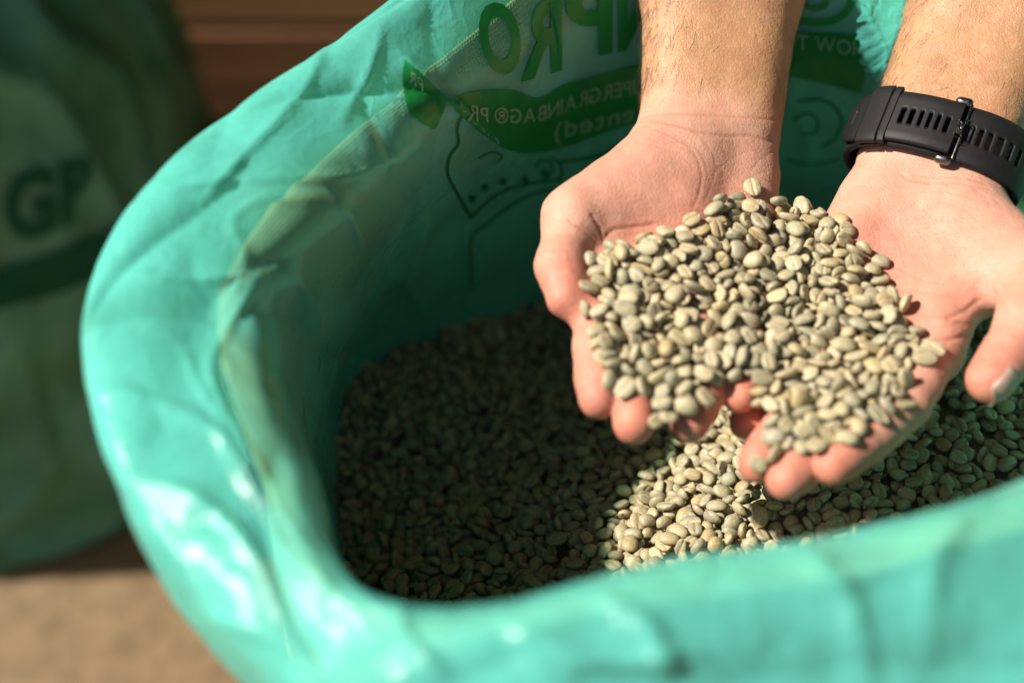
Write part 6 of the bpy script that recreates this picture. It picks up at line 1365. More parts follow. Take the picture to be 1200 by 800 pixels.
6,1580,983,1374,74,96,-18,0,3075,2966,1249,-15,-129,32,1,1339,1003,1278,-45,60,-19,4,3550,3155,1317,-91,117,-42,9,3641,3028,1392,19,83,-74,3,1577,3386,613,27,-129,-52,
6,1867,2686,902,-44,50,19,5,2609,2252,1264,-58,9,-36,0,2723,3294,979,-71,-131,42,7,3061,1536,1507,-17,-114,-11,5,3405,2902,1380,139,10,27,2,1006,2303,752,-40,-58,53,
2,2642,2102,1338,123,8,-48,1,3186,2899,1302,-37,-112,100,6,2186,3651,627,-91,72,-83,1,3585,2935,1404,-57,7,25,5,1443,3584,572,-40,10,-9,6,3679,2951,1443,-69,123,2,
1,2261,3520,669,90,30,-40,4,3694,2401,1510,28,-32,80,7,2727,2278,1322,-16,117,66,5,939,3131,569,-29,110,-75,1,921,2454,696,-3,-16,-82,6,2109,1305,1384,-23,53,84,
5,1293,3390,579,112,-38,-36,0,2597,4135,625,-18,-130,-26,2,3982,2721,1517,-85,94,-45,1,3604,4177,948,124,-20,29,6,2782,4807,521,128,-42,8,3,2126,3275,769,-92,-86,7,
7,2797,1211,1499,-4,-37,39,7,3365,1041,1482,49,5,103,1,3775,1567,1509,-93,17,-125,0,3138,1453,1505,67,9,84,1,2100,3742,623,-130,35,-72,1,846,2889,589,-141,30,-41,
0,3571,965,1442,116,-92,-18,3,3815,3601,1293,148,40,-27,0,2566,2962,1062,-49,-119,62,2,1046,2029,823,-58,-54,83,5,783,2857,582,107,-35,43,5,1322,2468,775,-10,143,21,
6,3683,3725,1174,128,29,-71,4,2818,4169,666,-24,8,-75,2,512,2099,627,-112,70,-43,4,2186,774,1426,-16,15,26,5,3617,2953,1435,9,41,81,7,1119,1649,981,40,12,88,
3,3594,2071,1530,-77,88,9,8,4120,1265,1488,59,31,-18,3,2477,2224,1229,30,-118,46,5,3019,1080,1485,73,-9,83,3,2621,4200,636,132,-70,12,3,3586,3228,1327,-12,-41,-82,
3,3400,1879,1498,-86,111,18,1,3611,3972,1061,-121,12,-32,9,2382,2149,1230,29,131,0,6,3585,1309,1448,6,11,-89,3,3886,2391,1516,-127,-14,37,3,3579,2974,1389,82,-54,86,
2,2056,3682,579,-1,-29,-73,9,964,3198,586,-39,-103,36,3,2338,2752,1014,40,-62,-136,8,2660,2834,1109,1,10,45,8,2673,1943,1409,-98,-15,64,6,2789,1832,1439,129,-35,46,
9,1876,2095,1129,25,153,-17,4,1653,2729,804,17,62,-67,0,3237,1733,1504,-94,42,7,5,974,2574,654,-50,102,80,0,3041,1424,1530,-46,23,23,5,3463,3295,1252,15,90,43,
0,1941,4208,536,5,-26,-98,2,3094,3447,1107,-39,107,42,0,1818,2624,885,-127,57,4,0,3410,1817,1514,122,-75,-3,8,1881,3127,726,-107,81,13,3,2376,1466,1455,131,-2,21,
7,1946,3619,614,-19,-39,112,3,3913,1668,1514,88,-17,-41,2,1589,2927,710,-40,-117,38,3,2532,4286,572,-104,-90,38,0,4060,2080,1527,-93,-47,5,7,2602,3929,669,-34,-126,-76,
6,3423,1139,1462,84,57,0,1,2303,833,1444,-143,3,-26,6,3773,3620,1255,110,-56,48,9,3181,1956,1463,129,-19,71,4,3678,1331,1473,77,-44,8,4,3833,2760,1496,-22,107,52,
0,2008,1661,1284,15,-129,68,1,1994,3295,733,66,-83,-52,6,3823,2066,1525,130,-35,0,0,1917,3641,563,108,66,45,6,2237,2225,1185,-89,117,34,4,768,2143,700,32,102,0,
5,2989,2339,1328,-14,81,22,9,2733,2560,1217,-10,6,83,6,1256,3355,603,-28,37,45,0,2757,2411,1264,107,-28,3,4,2501,2173,1268,130,30,-38,4,3437,2799,1403,80,-88,64,
7,2914,3676,915,124,-76,16,3,3619,4360,886,0,14,-54,5,736,3400,574,144,9,-41,0,1551,1425,1203,-107,89,-68,6,1109,3607,563,11,52,-77,3,934,3411,579,2,-42,-44,
7,2584,1485,1461,23,-120,65,1,2329,2189,1199,8,-48,-118,5,2947,3543,959,113,57,-92,4,3671,3538,1228,-94,104,37,3,2421,1348,1456,-119,-7,0,7,1484,1765,1091,-132,-44,56,
5,3289,4310,771,104,4,17,1,3825,2175,1533,145,5,-17,6,2986,2685,1270,-24,-3,55,1,1767,3303,647,-2,-69,-135,6,2342,2966,954,38,132,13,0,3388,1359,1488,102,-73,-58,
5,3237,4000,867,101,78,-16,8,929,2001,789,37,-46,-58,7,3246,1319,1486,-39,19,23,9,2476,3060,963,-29,-2,24,8,2198,3442,672,-85,-7,18,6,1723,851,1397,-103,48,-55,
0,1191,3592,566,109,60,36,7,573,3454,552,-21,-3,-9,0,1558,3812,546,1,17,-11,0,1141,3898,567,-39,7,-119,8,3672,2528,1497,-8,-48,101,6,2369,2495,1135,-98,72,15,
8,3526,2594,1444,-2,43,-99,6,1713,4007,539,50,-117,21,3,2978,946,1459,-74,133,21,7,2796,1475,1490,-107,-30,2,7,4146,2027,1526,-28,1,-72,8,2916,1974,1448,56,97,27,
3,1051,1640,931,3,-60,-83,3,1867,3419,644,6,33,144,6,3360,4232,848,15,9,-12,2,1826,1268,1341,-105,11,-62,5,3633,1462,1456,-10,26,-111,5,1595,4130,512,-127,-76,12,
7,2454,3385,802,127,26,54,6,1646,3753,546,-86,26,0,2,2860,1142,1488,46,137,28,0,1907,2459,1005,7,78,133,1,2372,3417,762,-3,-18,-19,7,1748,2744,814,-27,-136,-5,
0,2712,3813,746,6,22,-34,7,1789,1982,1113,-4,-110,-12,7,1614,1598,1167,34,17,25,1,1215,1534,1050,30,-94,69,5,888,2144,720,142,-32,-8,6,913,1842,816,29,18,-15,
6,2686,1298,1500,85,89,44,8,3105,3941,832,-72,-86,39,9,1550,1734,1135,-23,-16,-25,9,3861,1346,1477,122,31,64,9,1713,1142,1366,-134,36,-30,4,1478,3707,548,-88,-46,-81,
3,3387,2475,1427,-113,10,53,9,2728,4530,553,31,-142,-43,7,2688,1389,1483,-1,-27,-114,4,2112,2981,885,5,-12,103,2,2366,3664,652,-18,4,6,1,2989,1659,1483,113,19,4,
2,2691,1102,1520,14,-2,68,0,987,3417,586,-27,93,-47,7,693,3078,594,-81,-39,-14,7,914,1725,850,-67,2,-66,4,1751,1388,1294,91,-97,-21,1,3120,3360,1106,-29,112,-59,
7,3864,2834,1492,-24,41,69,0,1995,1554,1314,107,-13,-52,1,1779,4210,533,-139,-28,25,6,1424,1397,1205,-80,89,36,6,1931,2949,828,-59,69,-56,4,1948,2991,793,37,-11,48,
7,2754,2346,1283,147,48,-14,6,1539,3074,659,96,49,12,3,3000,4121,721,-36,120,48,4,947,1159,1092,-69,-134,-11,0,3573,3997,1023,18,21,111,0,3346,2106,1465,66,63,106,
5,4416,1682,1496,-33,142,38,7,3715,1586,1490,-35,17,118,0,918,1204,1046,-81,74,-24,0,3802,2131,1526,113,-30,-20,0,3918,1732,1522,10,-16,66,0,3069,2817,1270,-50,-137,-25,
9,2790,2434,1273,-52,11,0,2,3386,4084,935,-133,12,-37,3,1211,2444,754,-91,-105,-1,0,3863,1574,1520,-44,38,38,3,1821,2755,812,138,13,57,4,633,2167,646,-130,-13,2,
5,4014,3226,1442,103,-22,0,4,2063,2665,983,-8,151,-11,6,1686,3223,657,-5,13,-12,6,2393,2271,1236,42,114,9,7,1852,3240,707,12,2,69,3,3094,3213,1162,-39,-18,38,
5,2542,1759,1368,64,19,-27,0,1826,2917,797,-23,4,-144,4,3366,2521,1405,37,-42,-135,6,3520,1611,1484,-122,-26,64,3,3535,1339,1452,88,-26,57,1,2702,2510,1224,-117,55,-29,
4,3462,3694,1122,19,30,87,6,3170,1330,1510,45,-98,29,3,1498,3952,526,-103,53,37,1,3041,4046,735,38,-45,-119,7,1068,804,1257,130,48,25,6,2985,2556,1322,7,16,5,
6,3134,1944,1467,-46,-4,59,5,2455,3516,743,-81,96,-47,4,2885,1267,1480,14,-34,-69,3,936,3663,566,25,-49,39,5,2508,2477,1171,-81,124,44,2,1826,830,1434,-132,-37,39,
9,2686,3272,965,103,-97,3,2,2928,3725,881,149,32,25,6,2554,1289,1508,-16,24,-144,4,3613,2699,1466,153,-14,-32,7,3110,1312,1499,119,71,-15,0,3673,3361,1298,-37,-41,-1,
7,3148,2321,1389,59,14,-18,4,1988,4307,527,10,12,-89,5,2657,2904,1090,-128,-76,-31,0,2005,1722,1297,-63,119,-3,1,2336,3977,599,29,2,-80,6,2917,2290,1387,-9,3,69,
6,3427,4253,839,-10,-17,32,3,3425,4319,811,72,-112,38,6,990,1638,930,5,-29,-18,2,4004,3794,1260,10,-63,-118,5,2953,2819,1235,108,23,-93,3,928,2388,684,-117,11,5,
7,780,3064,591,-59,-100,-66,9,3236,1519,1485,40,-107,-39,2,2520,3121,991,89,-101,-17,5,3016,4552,561,97,-104,40,3,819,1970,750,4,64,-107,8,1570,1604,1146,-88,-94,-20,
3,1311,1566,1098,-42,115,-41,0,734,1548,841,-18,1,58,0,3208,3783,958,1,135,34,2,3058,3063,1208,58,132,20,7,737,2607,608,-28,135,-13,2,1875,4149,552,-81,-80,-10,
5,990,1963,841,109,75,-17,3,2089,2789,916,35,-47,65,4,2625,2036,1348,1,-45,-49,3,1623,3435,611,-118,-63,-14,0,918,2048,750,-35,-80,104,1,2439,1711,1416,1,-3,-105,
6,1935,3437,647,-69,-10,51,6,1924,1732,1237,-8,73,-43,4,3504,3452,1220,-84,-97,-34,0,1224,2339,768,-103,-42,-12,5,866,3240,586,8,57,40,2,2235,3563,644,-27,66,-104,
1,2103,2732,956,-56,-24,-105,1,2970,4162,695,-18,143,-20,3,2734,1004,1474,16,-48,-102,0,1993,2109,1152,112,24,8,7,3740,3921,1134,-133,27,-1,0,1896,1905,1169,49,-11,6,
6,1794,2356,973,33,-120,-3,1,2355,2091,1259,14,51,38,0,1394,2235,851,37,-68,-52,5,2039,3928,560,108,-7,-21,6,3116,4487,608,72,110,6,3,3714,1537,1479,-11,-28,-41,
8,2958,2221,1371,30,-3,30,1,2239,3099,845,-36,-14,-3,3,2540,2315,1205,-105,-75,22,3,3789,1437,1496,-4,-150,4,9,1532,787,1359,0,-24,68,4,2965,1994,1462,-120,-64,34,
5,2214,909,1439,61,103,-19,7,1279,3474,602,9,-13,-32,7,2904,2604,1264,-93,-37,-34,0,2172,1145,1406,11,31,105,5,2423,4429,544,116,-81,57,8,2533,1887,1376,-25,-9,-16,
1,3379,3625,1098,-109,-83,26,6,3197,2626,1355,20,-52,74,1,3012,4432,614,-3,32,-123,8,1700,3493,599,-17,35,-87,1,3103,1221,1473,-44,-66,26,2,3010,1230,1463,34,7,46,
7,763,1843,756,33,-18,-27,0,2143,2532,1039,37,-78,117,0,1536,2708,753,47,117,53,5,3465,3402,1217,-43,26,18,3,2056,3598,605,-139,-42,29,4,2732,4202,637,-18,-41,-25,
7,1463,812,1364,-10,30,27,3,3331,2584,1421,28,107,66,7,1909,3939,553,-71,-29,-4,7,3027,3942,804,-28,143,3,4,3317,4377,779,53,53,71,0,1550,1504,1176,-126,-88,14,
2,2938,1199,1506,-30,-62,-88,4,1384,3731,576,1,0,-50,3,1632,3043,715,-48,-14,-25,1,2662,3858,686,9,-25,-78,1,1011,3716,567,-100,-116,16,1,1747,1702,1168,-78,134,-17,
3,1998,2210,1140,116,44,6,9,667,1492,827,100,62,17,4,2827,1894,1466,80,68,60,1,2466,3714,709,-90,125,12,6,1321,3331,586,-120,-59,17,7,2910,4452,579,86,-123,12,
0,3707,3443,1279,113,-106,-11,7,3717,2972,1419,37,-40,-106,2,2997,4294,650,-48,-52,85,3,3057,4270,656,98,97,-18,7,1319,2389,804,-2,99,76,1,2590,3616,805,126,79,42,
2,2683,1586,1412,-73,46,-18,6,1103,3087,633,100,111,-14,7,1857,2271,1030,-82,-117,47,6,2987,3605,949,36,-144,14,6,3184,4009,854,-22,16,-127,2,2529,754,1451,-76,135,-6,
4,3591,1040,1464,-30,-53,144,0,3291,2807,1349,-28,62,-58,0,2043,4117,525,-16,4,110,5,2516,1653,1389,85,-94,85,8,3658,3591,1217,123,-10,-8,4,2186,3868,606,-20,-57,83,
0,1467,2809,735,43,-74,-92,4,1373,1574,1091,-127,-63,-4,0,1369,2911,691,6,-2,-75,0,766,2088,690,-27,125,-77,1,2844,1041,1487,-11,-84,131,3,2152,4236,515,-128,-64,-38,
6,1171,2923,645,-38,-5,-36,7,3666,3667,1231,-8,4,65,7,1222,2041,907,37,-8,105,4,1565,1090,1348,47,54,83,7,2845,1228,1491,105,101,37,1,779,3128,579,82,72,37,
6,1538,3638,571,-109,58,-33,3,861,3527,559,12,18,43,6,1235,2234,813,104,-4,53,7,1984,2571,928,-20,-22,-17,7,3738,1144,1463,118,21,-8,2,802,1435,931,32,-22,44,
6,2800,992,1473,7,-14,123,0,1763,932,1398,-24,-53,-99,6,3309,4150,834,-95,79,-58,0,1550,1336,1248,-62,-126,36,4,3958,2780,1490,7,-56,133,2,3484,1333,1488,-33,-80,58,
9,1931,1967,1151,-132,33,-52,1,1519,2507,827,-5,-21,-124,4,2071,2854,909,-39,-9,108,5,3170,1610,1515,-67,80,41,3,2743,1472,1455,-55,-140,23,6,667,1940,687,4,-1,-62,
4,1060,2285,757,7,5,-71,1,1901,3002,758,70,-108,-7,6,1443,1525,1127,-88,92,-25,1,967,2331,699,16,84,105,2,2962,1577,1505,-136,-39,21,2,1329,2115,888,50,-31,-27,
6,1999,2633,924,35,-9,-76,7,1439,2317,873,-82,-46,104,0,3507,2325,1483,-115,-57,-8,2,3679,1188,1500,66,-16,-76,3,846,2291,691,-32,41,-45,9,1262,2557,708,23,-143,44,
0,1433,916,1319,51,78,-67,4,911,1614,933,96,-38,45,6,2174,3723,618,32,6,37,1,3150,1250,1497,-53,-97,-34,4,2208,2066,1231,-149,1,38,3,3654,1519,1493,31,10,32,
3,1197,1808,977,105,31,-36,8,1361,3725,532,-17,94,-75,3,723,2695,596,-16,-124,74,3,3727,3582,1221,82,125,-2,5,3366,1845,1473,-81,15,-99,0,4152,3221,1422,66,-112,-6,
7,2573,958,1477,-75,26,-9,3,1121,3353,585,-27,80,-11,7,617,1843,724,-97,60,-41,9,2354,2676,1025,80,-114,31,4,2629,1610,1371,99,-33,-43,8,1842,1352,1303,148,22,-31,
7,2423,4068,624,-10,7,-36,7,881,2524,661,-13,29,-64,1,3610,2807,1436,53,102,-21,9,2792,1681,1418,-50,29,-66,6,3548,2043,1495,-137,24,29,6,3839,3448,1347,-77,60,-28,
0,2270,1862,1314,-32,62,-121,8,2193,1803,1318,-54,33,-108,3,1660,1760,1128,68,123,-68,3,2086,2501,1017,-68,-21,38,6,761,2511,631,120,-43,27,1,983,2705,625,130,43,22,
5,2066,1482,1353,78,-125,32,7,1525,971,1343,-88,103,-71,6,2882,3753,829,39,76,45,9,4121,1385,1490,-146,-3,-19,3,2142,2262,1174,102,-36,-51,0,3847,3805,1206,34,132,13,
7,3123,3764,928,21,-130,-73,3,2053,3799,555,40,1,-147,6,3621,1306,1479,35,24,51,7,1659,1932,1072,22,141,4,3,1345,2925,656,55,-137,2,2,1455,2856,703,-90,-106,-60,
2,3086,1120,1486,-65,83,46,4,2264,4143,568,1,-145,2,7,3991,2538,1506,-84,96,-8,4,3951,2441,1524,90,102,19,4,1166,1607,1042,5,-108,63,0,1690,2888,777,-41,0,54,
2,1244,1256,1180,-19,-10,-65,6,2745,1206,1495,47,-55,-85,6,1091,2651,656,55,-113,25,7,3622,1899,1507,-2,55,-116,1,2831,1306,1478,-91,111,-15,0,2174,2516,1060,53,16,36,
6,3201,3255,1188,-64,90,-26,2,2052,896,1426,-6,17,-61,5,3466,3456,1180,10,-35,-126,6,1618,3903,553,18,53,38,7,976,3799,560,-9,-12,-78,0,3350,3963,944,-50,93,-34,
2,884,1699,835,-7,-123,58,0,1719,693,1407,-128,-51,13,1,1708,1549,1201,95,58,49,2,3303,3729,1031,-72,-135,14,5,1241,2122,841,-33,-21,34,5,3067,1250,1472,20,-84,-36,
0,3805,3490,1298,85,-85,66,1,2977,2635,1297,9,63,-124,6,3250,3916,938,62,-63,34,0,3124,1767,1491,13,-49,-31,0,1696,3848,552,62,-56,-48,3,2668,2711,1147,139,55,-42,
0,581,2736,579,1,125,44,4,3231,1584,1512,53,82,84,6,1885,2726,867,98,90,-73,4,1867,1605,1253,-2,-32,131,5,2235,4114,536,-73,-113,12,5,2914,3976,751,-91,76,5,
4,3857,3734,1224,-55,124,-17,5,2766,2007,1408,-31,146,12,1,3797,1320,1482,-34,25,-92,6,2075,788,1423,-6,-13,-153,5,2675,1732,1393,-89,-127,22,1,3480,1960,1470,-13,-88,-120,
7,3230,3367,1150,6,111,-93,5,966,3582,573,-125,40,65,2,1453,1985,982,-28,-11,148,4,1885,1407,1310,32,69,23,1,3562,1868,1494,-8,95,34,0,3799,2875,1488,0,14,74,
7,1956,701,1419,-12,37,-76,2,2175,1317,1389,-65,-32,132,8,3106,4352,689,101,75,52,7,1962,4001,551,41,-35,-62,9,1653,3618,568,-89,30,93,7,3539,1477,1486,76,-68,-29,
7,807,3652,558,-74,124,-30,2,1120,2688,670,16,40,92,1,1183,3189,603,-19,-67,28,0,1893,2441,965,99,-41,7,8,1876,3836,543,-93,-60,-89,2,2062,2124,1163,86,60,25,
6,2983,1114,1468,-73,124,-25,7,3286,1531,1497,-37,38,19,7,3277,2037,1475,-71,-104,-20,6,3668,2841,1455,19,45,-109,7,3424,2156,1497,-39,-29,3,6,2678,3626,809,-6,91,21,
3,1701,2264,970,6,22,48,7,1545,4004,555,25,-4,137,2,3324,1416,1488,54,-96,-19,1,2440,3140,932,78,-90,11,0,2439,3551,769,-87,66,-59,2,2250,3632,635,41,-126,-48,
9,2193,1203,1417,-65,-2,-23,2,2266,2368,1171,21,5,16,2,2598,3475,854,-7,7,-44,2,1602,2301,922,-29,-128,-46,6,239,1702,615,129,-17,15,9,1253,3231,594,0,103,58,
4,1623,2062,1020,82,117,42,7,3996,3090,1450,-91,98,-73,6,1254,1737,1017,71,114,67,3,1119,2768,665,124,-66,1,4,1013,2550,677,44,-35,130,3,4056,1267,1477,54,-132,-42,
3,3861,3632,1259,22,14,107,7,812,1539,884,111,-30,-3,1,4025,3437,1354,-33,-3,38,3,1111,2966,613,134,-2,69,2,3270,2168,1469,-79,-117,1,1,568,3397,552,-20,43,122,
6,2100,2306,1110,-29,-140,34,4,2663,3178,985,29,-38,-99,1,459,1310,827,-21,83,-76,9,3683,2191,1512,16,17,-47,4,3475,2022,1484,-7,41,-35,3,3413,2430,1435,45,-118,30,
0,1928,1841,1231,-134,79,-16,6,3565,2507,1488,55,122,-32,0,3154,4039,829,118,-81,-31,3,3550,2246,1496,-8,0,80,6,1002,1551,972,-49,122,-38,7,1696,2962,732,-102,82,-14,
0,3597,3852,1114,-121,30,30,8,2499,1057,1464,-47,52,31,5,2821,2475,1274,30,42,-127,2,1217,3228,611,69,6,-62,3,2069,3045,806,-22,24,148,3,3391,1493,1491,-51,66,-18,
0,2266,1490,1401,1,27,-111,7,1722,1645,1194,-59,-63,112,2,2545,2543,1169,94,-87,58,7,2235,3741,640,-27,8,-13,2,1663,2000,1054,111,-22,-6,5,2294,2743,1046,55,115,-77,
1,2619,1110,1506,-18,-1,-148,7,604,1546,777,-47,134,-25,0,1497,1449,1185,28,23,31,0,2365,2548,1096,124,-59,66,5,3081,2243,1393,-106,-2,-28,1,3079,2906,1238,46,129,31,
3,2984,2748,1271,-29,4,-35,9,640,2461,618,-133,-69,-43,0,1226,2315,815,-23,-119,71,2,3264,3073,1303,-19,3,35,2,3741,2346,1511,-94,-19,-4,7,1262,798,1303,82,-107,60,
4,2535,2002,1360,-1,16,-6,9,1363,1617,1075,13,5,-18,2,1651,2801,797,-38,31,-32,2,3521,1378,1466,58,-19,33,5,2007,4182,535,134,-49,-31,3,2961,3314,1059,72,-129,23,
7,2484,2031,1326,-15,-121,68,6,2603,2410,1230,0,110,68,1,3870,2994,1450,102,-93,-15,6,4019,1554,1537,84,-125,41,0,2810,1504,1462,11,21,-31,5,1689,2047,1054,10,135,-11,
8,2292,1127,1459,-109,49,-42,2,2231,4303,521,-80,-96,25,5,1665,1021,1369,42,-137,-30,7,1779,3206,687,50,-112,56,1,1093,1662,957,140,-48,-50,4,3570,1109,1461,28,11,-115,
3,2029,2973,816,-134,-28,-12,6,2010,1850,1244,124,74,-5,1,3153,2663,1325,-137,-43,-19,7,2709,3891,715,101,-77,72,4,793,2300,671,67,130,26,3,1005,1764,877,60,-120,72,
5,3797,2280,1505,34,-19,-77,0,4076,2973,1461,-35,-19,41,0,1377,3849,537,57,86,40,1,1550,2056,995,106,-72,-16,0,1062,2778,646,77,135,-24,0,3839,1708,1507,141,-32,-43,
4,2729,4036,702,-79,-70,-80,4,1540,3531,563,21,17,47,2,2862,4392,599,108,-31,6,7,2427,2600,1139,-11,-10,150,3,1687,3309,628,-81,-4,126,9,1503,1250,1258,-125,21,-33,
0,1332,3152,636,26,-3,-84,4,2898,1916,1479,50,138,-27,5,2695,2413,1277,45,134,50,6,3948,3391,1357,72,56,29,8,3538,3541,1190,10,-4,74,4,2176,4114,540,-34,121,-30,
1,3384,2656,1411,-81,-31,-34,3,4119,2143,1511,-1,8,-153,9,2386,816,1474,-93,95,-43,3,3327,2631,1371,104,-33,-11,3,2047,1357,1340,32,-6,138,1,3379,2725,1400,93,-48,-72,
9,2080,2534,1034,-10,110,-40,2,3280,3208,1243,64,62,-16,5,2054,3757,578,-44,-116,-45,1,3759,3063,1410,109,-58,90,2,3123,2625,1347,-57,-127,-23,7,3224,3463,1121,-9,18,-84,
5,2423,4030,590,155,20,2,0,2689,1515,1423,147,39,5,5,2956,2971,1184,-63,116,5,5,2321,3196,860,-46,55,-130,4,2367,3556,682,25,-84,-111,7,3963,2151,1537,59,-99,9,
3,1568,787,1387,9,-88,-9,7,1217,2613,706,61,-27,-48,1,880,3161,580,132,-20,-11,7,1966,3347,709,-24,-15,47,8,2759,3909,728,79,72,-87,6,626,3272,557,11,9,-147,
8,2322,3456,705,-8,18,118,1,2090,3368,683,88,78,64,1,2405,3739,696,13,-17,-107,7,1631,2887,732,-37,24,-105,9,3043,2560,1327,63,-127,-65,0,3369,1637,1482,101,-20,6,
1,2035,2483,1016,-59,-93,55,1,904,1959,815,-52,127,-12,1,745,1366,908,-17,-1,63,3,1723,1921,1085,-31,-37,77,7,1127,2043,842,-1,10,-39,3,4032,2598,1531,7,26,-145,
3,2077,1836,1254,-2,-10,-57,4,1426,4036,537,0,-48,-129,7,960,2815,601,-4,-2,-5,6,3038,2772,1283,5,-37,33,9,1460,1611,1100,117,71,-60,1,1759,3948,542,132,31,44,
1,1154,1442,1109,12,-29,-59,1,3338,4025,908,136,-74,22,4,872,1483,946,61,-84,83,6,2330,3904,636,22,9,-74,6,2116,2169,1151,104,69,32,5,1069,3941,558,138,38,16,
7,2117,1033,1400,-61,-117,39,8,2739,2924,1130,12,22,-105,6,1780,1663,1194,-21,101,-60,5,3592,3903,1083,-44,-29,45,6,3189,1484,1499,129,-40,76,1,1709,2798,804,-124,-30,-90,
9,4100,2013,1500,34,135,40,3,1497,3121,645,122,-45,-77,9,2377,4046,561,90,-87,4,2,1098,1807,934,-13,-32,71,4,2752,2812,1162,118,88,27,7,1274,2847,674,-112,-27,-5,
1,3303,3449,1166,-58,8,-51,3,2152,1806,1286,27,89,93,1,1979,3821,545,20,17,58,1,1055,2554,694,-3,52,-34,4,1958,1577,1281,19,-145,-52,1,3742,2405,1543,77,-32,-81,
3,3244,2839,1325,89,90,-41,7,3787,2628,1502,0,9,-77,1,3115,2068,1465,-60,92,93,4,1445,2111,925,-89,-116,48,3,2883,2467,1312,-38,-1,114,4,1292,2435,752,111,-21,-2,
1,3639,3067,1380,98,52,-8,7,3433,2737,1437,-137,24,-42,4,1393,2664,741,-54,-129,-14,5,1116,889,1239,2,-15,-115,1,3896,2239,1538,-150,32,-18,5,3497,2979,1363,95,73,18,
0,3248,2498,1360,-61,125,1,4,2248,2875,949,27,-18,141,4,3729,1069,1468,-12,-129,-52,2,2113,3311,726,-50,-38,66,3,1330,1465,1108,97,76,45,9,3181,2499,1340,-135,-39,-8,
0,2225,1920,1300,44,101,16,2,2434,2283,1220,28,-32,2,2,1293,1889,964,0,-15,0,4,1056,1744,916,50,-117,53,1,3075,1833,1500,-120,22,48,1,4056,3901,1234,3,38,-9,
0,3598,871,1439,83,-130,7,5,3414,3404,1186,-130,-49,6,2,1723,2488,899,-150,-6,-45,6,3758,1426,1470,137,66,-30,2,774,1632,804,-31,-6,21,4,2220,1047,1435,32,-39,-89,
3,1042,2718,632,-100,-73,27,6,3052,4323,662,11,114,-59,0,1995,1479,1301,-86,-91,27,3,4151,2604,1506,26,32,29,5,3335,1344,1465,12,-110,-110,0,3148,3230,1171,67,-93,-3,
0,3528,4061,976,50,46,-140,9,3689,4222,979,130,-58,41,9,1622,2402,886,6,-146,9,5,3567,3726,1150,-86,28,-40,1,3690,1819,1539,12,-66,84,0,1061,1692,938,-5,-111,-64,
1,960,1725,880,-36,79,-18,3,748,3621,564,-109,22,-44,1,2186,3936,581,62,-74,-83,8,3106,2010,1468,-90,64,-78,0,2163,2946,896,38,-97,-108,9,3420,3132,1279,-38,13,58,
8,3000,2194,1390,-119,90,4,3,1033,2332,721,22,-39,-72,3,2423,1905,1345,-25,-113,48,4,2250,3964,589,36,19,-61,6,1768,1526,1245,-50,83,-6,3,2730,3435,920,-2,47,-147,
5,951,1899,833,33,27,3,5,3786,2560,1522,-12,84,8,0,2922,4090,761,79,114,-19,3,4089,2289,1527,-53,116,-71,1,1877,1277,1319,-9,14,-68,2,2844,2391,1301,24,130,72,
4,2585,3197,973,64,92,101,3,1811,2850,793,-148,28,-21,5,3880,3590,1286,120,-1,-48,2,2462,2716,1076,38,-18,-27,2,1251,3747,570,51,-21,145,6,4075,3546,1355,-100,64,-3,
7,2041,1978,1221,-70,-19,-44,3,637,2048,667,110,30,44,3,962,1568,920,122,5,19,3,2011,1085,1370,-43,14,117,7,3919,3966,1178,7,-83,-132,2,2284,3235,827,7,-13,99,
0,2349,1417,1422,22,87,73,3,2152,1598,1334,-39,-135,29,2,2641,3046,1034,33,145,10,7,3503,3318,1270,-112,13,-58,1,750,3483,568,1,9,-40,8,3661,4044,1040,50,-124,-37,
2,1748,3346,631,-104,-51,-10,2,3348,2233,1472,44,9,25,6,4029,3512,1356,-32,-25,111,7,1816,4114,556,-98,98,-16,6,2816,4069,689,38,93,-16,6,2788,2882,1139,31,-30,-137,
4,2136,2811,939,70,-93,-8,2,1196,2277,780,130,31,21,5,1927,4128,549,-55,91,-68,0,1131,2083,812,-116,-38,-25,8,952,1301,1010,142,-36,46,3,1454,966,1331,-7,-10,134,
6,1370,1738,1036,-41,-52,29,5,3235,3744,1033,88,-33,-52,7,1568,3267,647,-104,34,-97,1,2475,2752,1056,-37,113,4,0,3802,1842,1526,-25,-107,20,1,2226,2677,1010,-21,-4,-24,
2,1312,2517,740,81,86,62,3,1626,2791,757,-49,-79,-99,8,1242,1381,1118,-53,-80,40,6,3402,3297,1240,-31,-139,-35,8,1952,967,1413,-2,11,29,5,3308,1293,1495,101,105,-27,
3,2857,4524,567,-20,45,-10,3,2361,4159,595,134,14,-35,6,1740,3091,694,-34,-141,29,1,1574,2671,785,-104,69,69,6,2624,4372,566,-34,17,132,8,2771,3232,1033,-123,64,8,
2,1537,2572,843,-35,-3,124,4,2599,2595,1166,50,-47,-93,4,1014,2503,688,25,-110,-106,0,3740,3734,1195,12,50,-145,3,2478,1726,1386,-89,99,-45,4,2755,4171,689,-72,124,4,
5,3255,850,1446,-115,-54,51,1,4032,2284,1533,18,95,-45,7,3230,1253,1511,141,-20,-16,6,1781,3471,588,92,-25,-46,0,706,2344,648,110,-77,55,3,2905,2997,1153,-128,58,-33,
9,3809,4070,1085,-144,-40,12,3,2226,3178,845,56,-61,-29,2,802,2651,627,13,-29,48,4,2548,3755,703,15,-59,14,8,791,1370,929,95,62,-27,2,2554,4027,629,126,49,59,
1,3551,4358,843,-131,53,1,5,2554,1932,1385,90,-105,47,2,2823,3074,1103,-30,29,-108,4,2806,869,1460,-140,-25,0,2,2617,2571,1217,102,-85,-21,7,3785,1256,1487,-80,97,78,
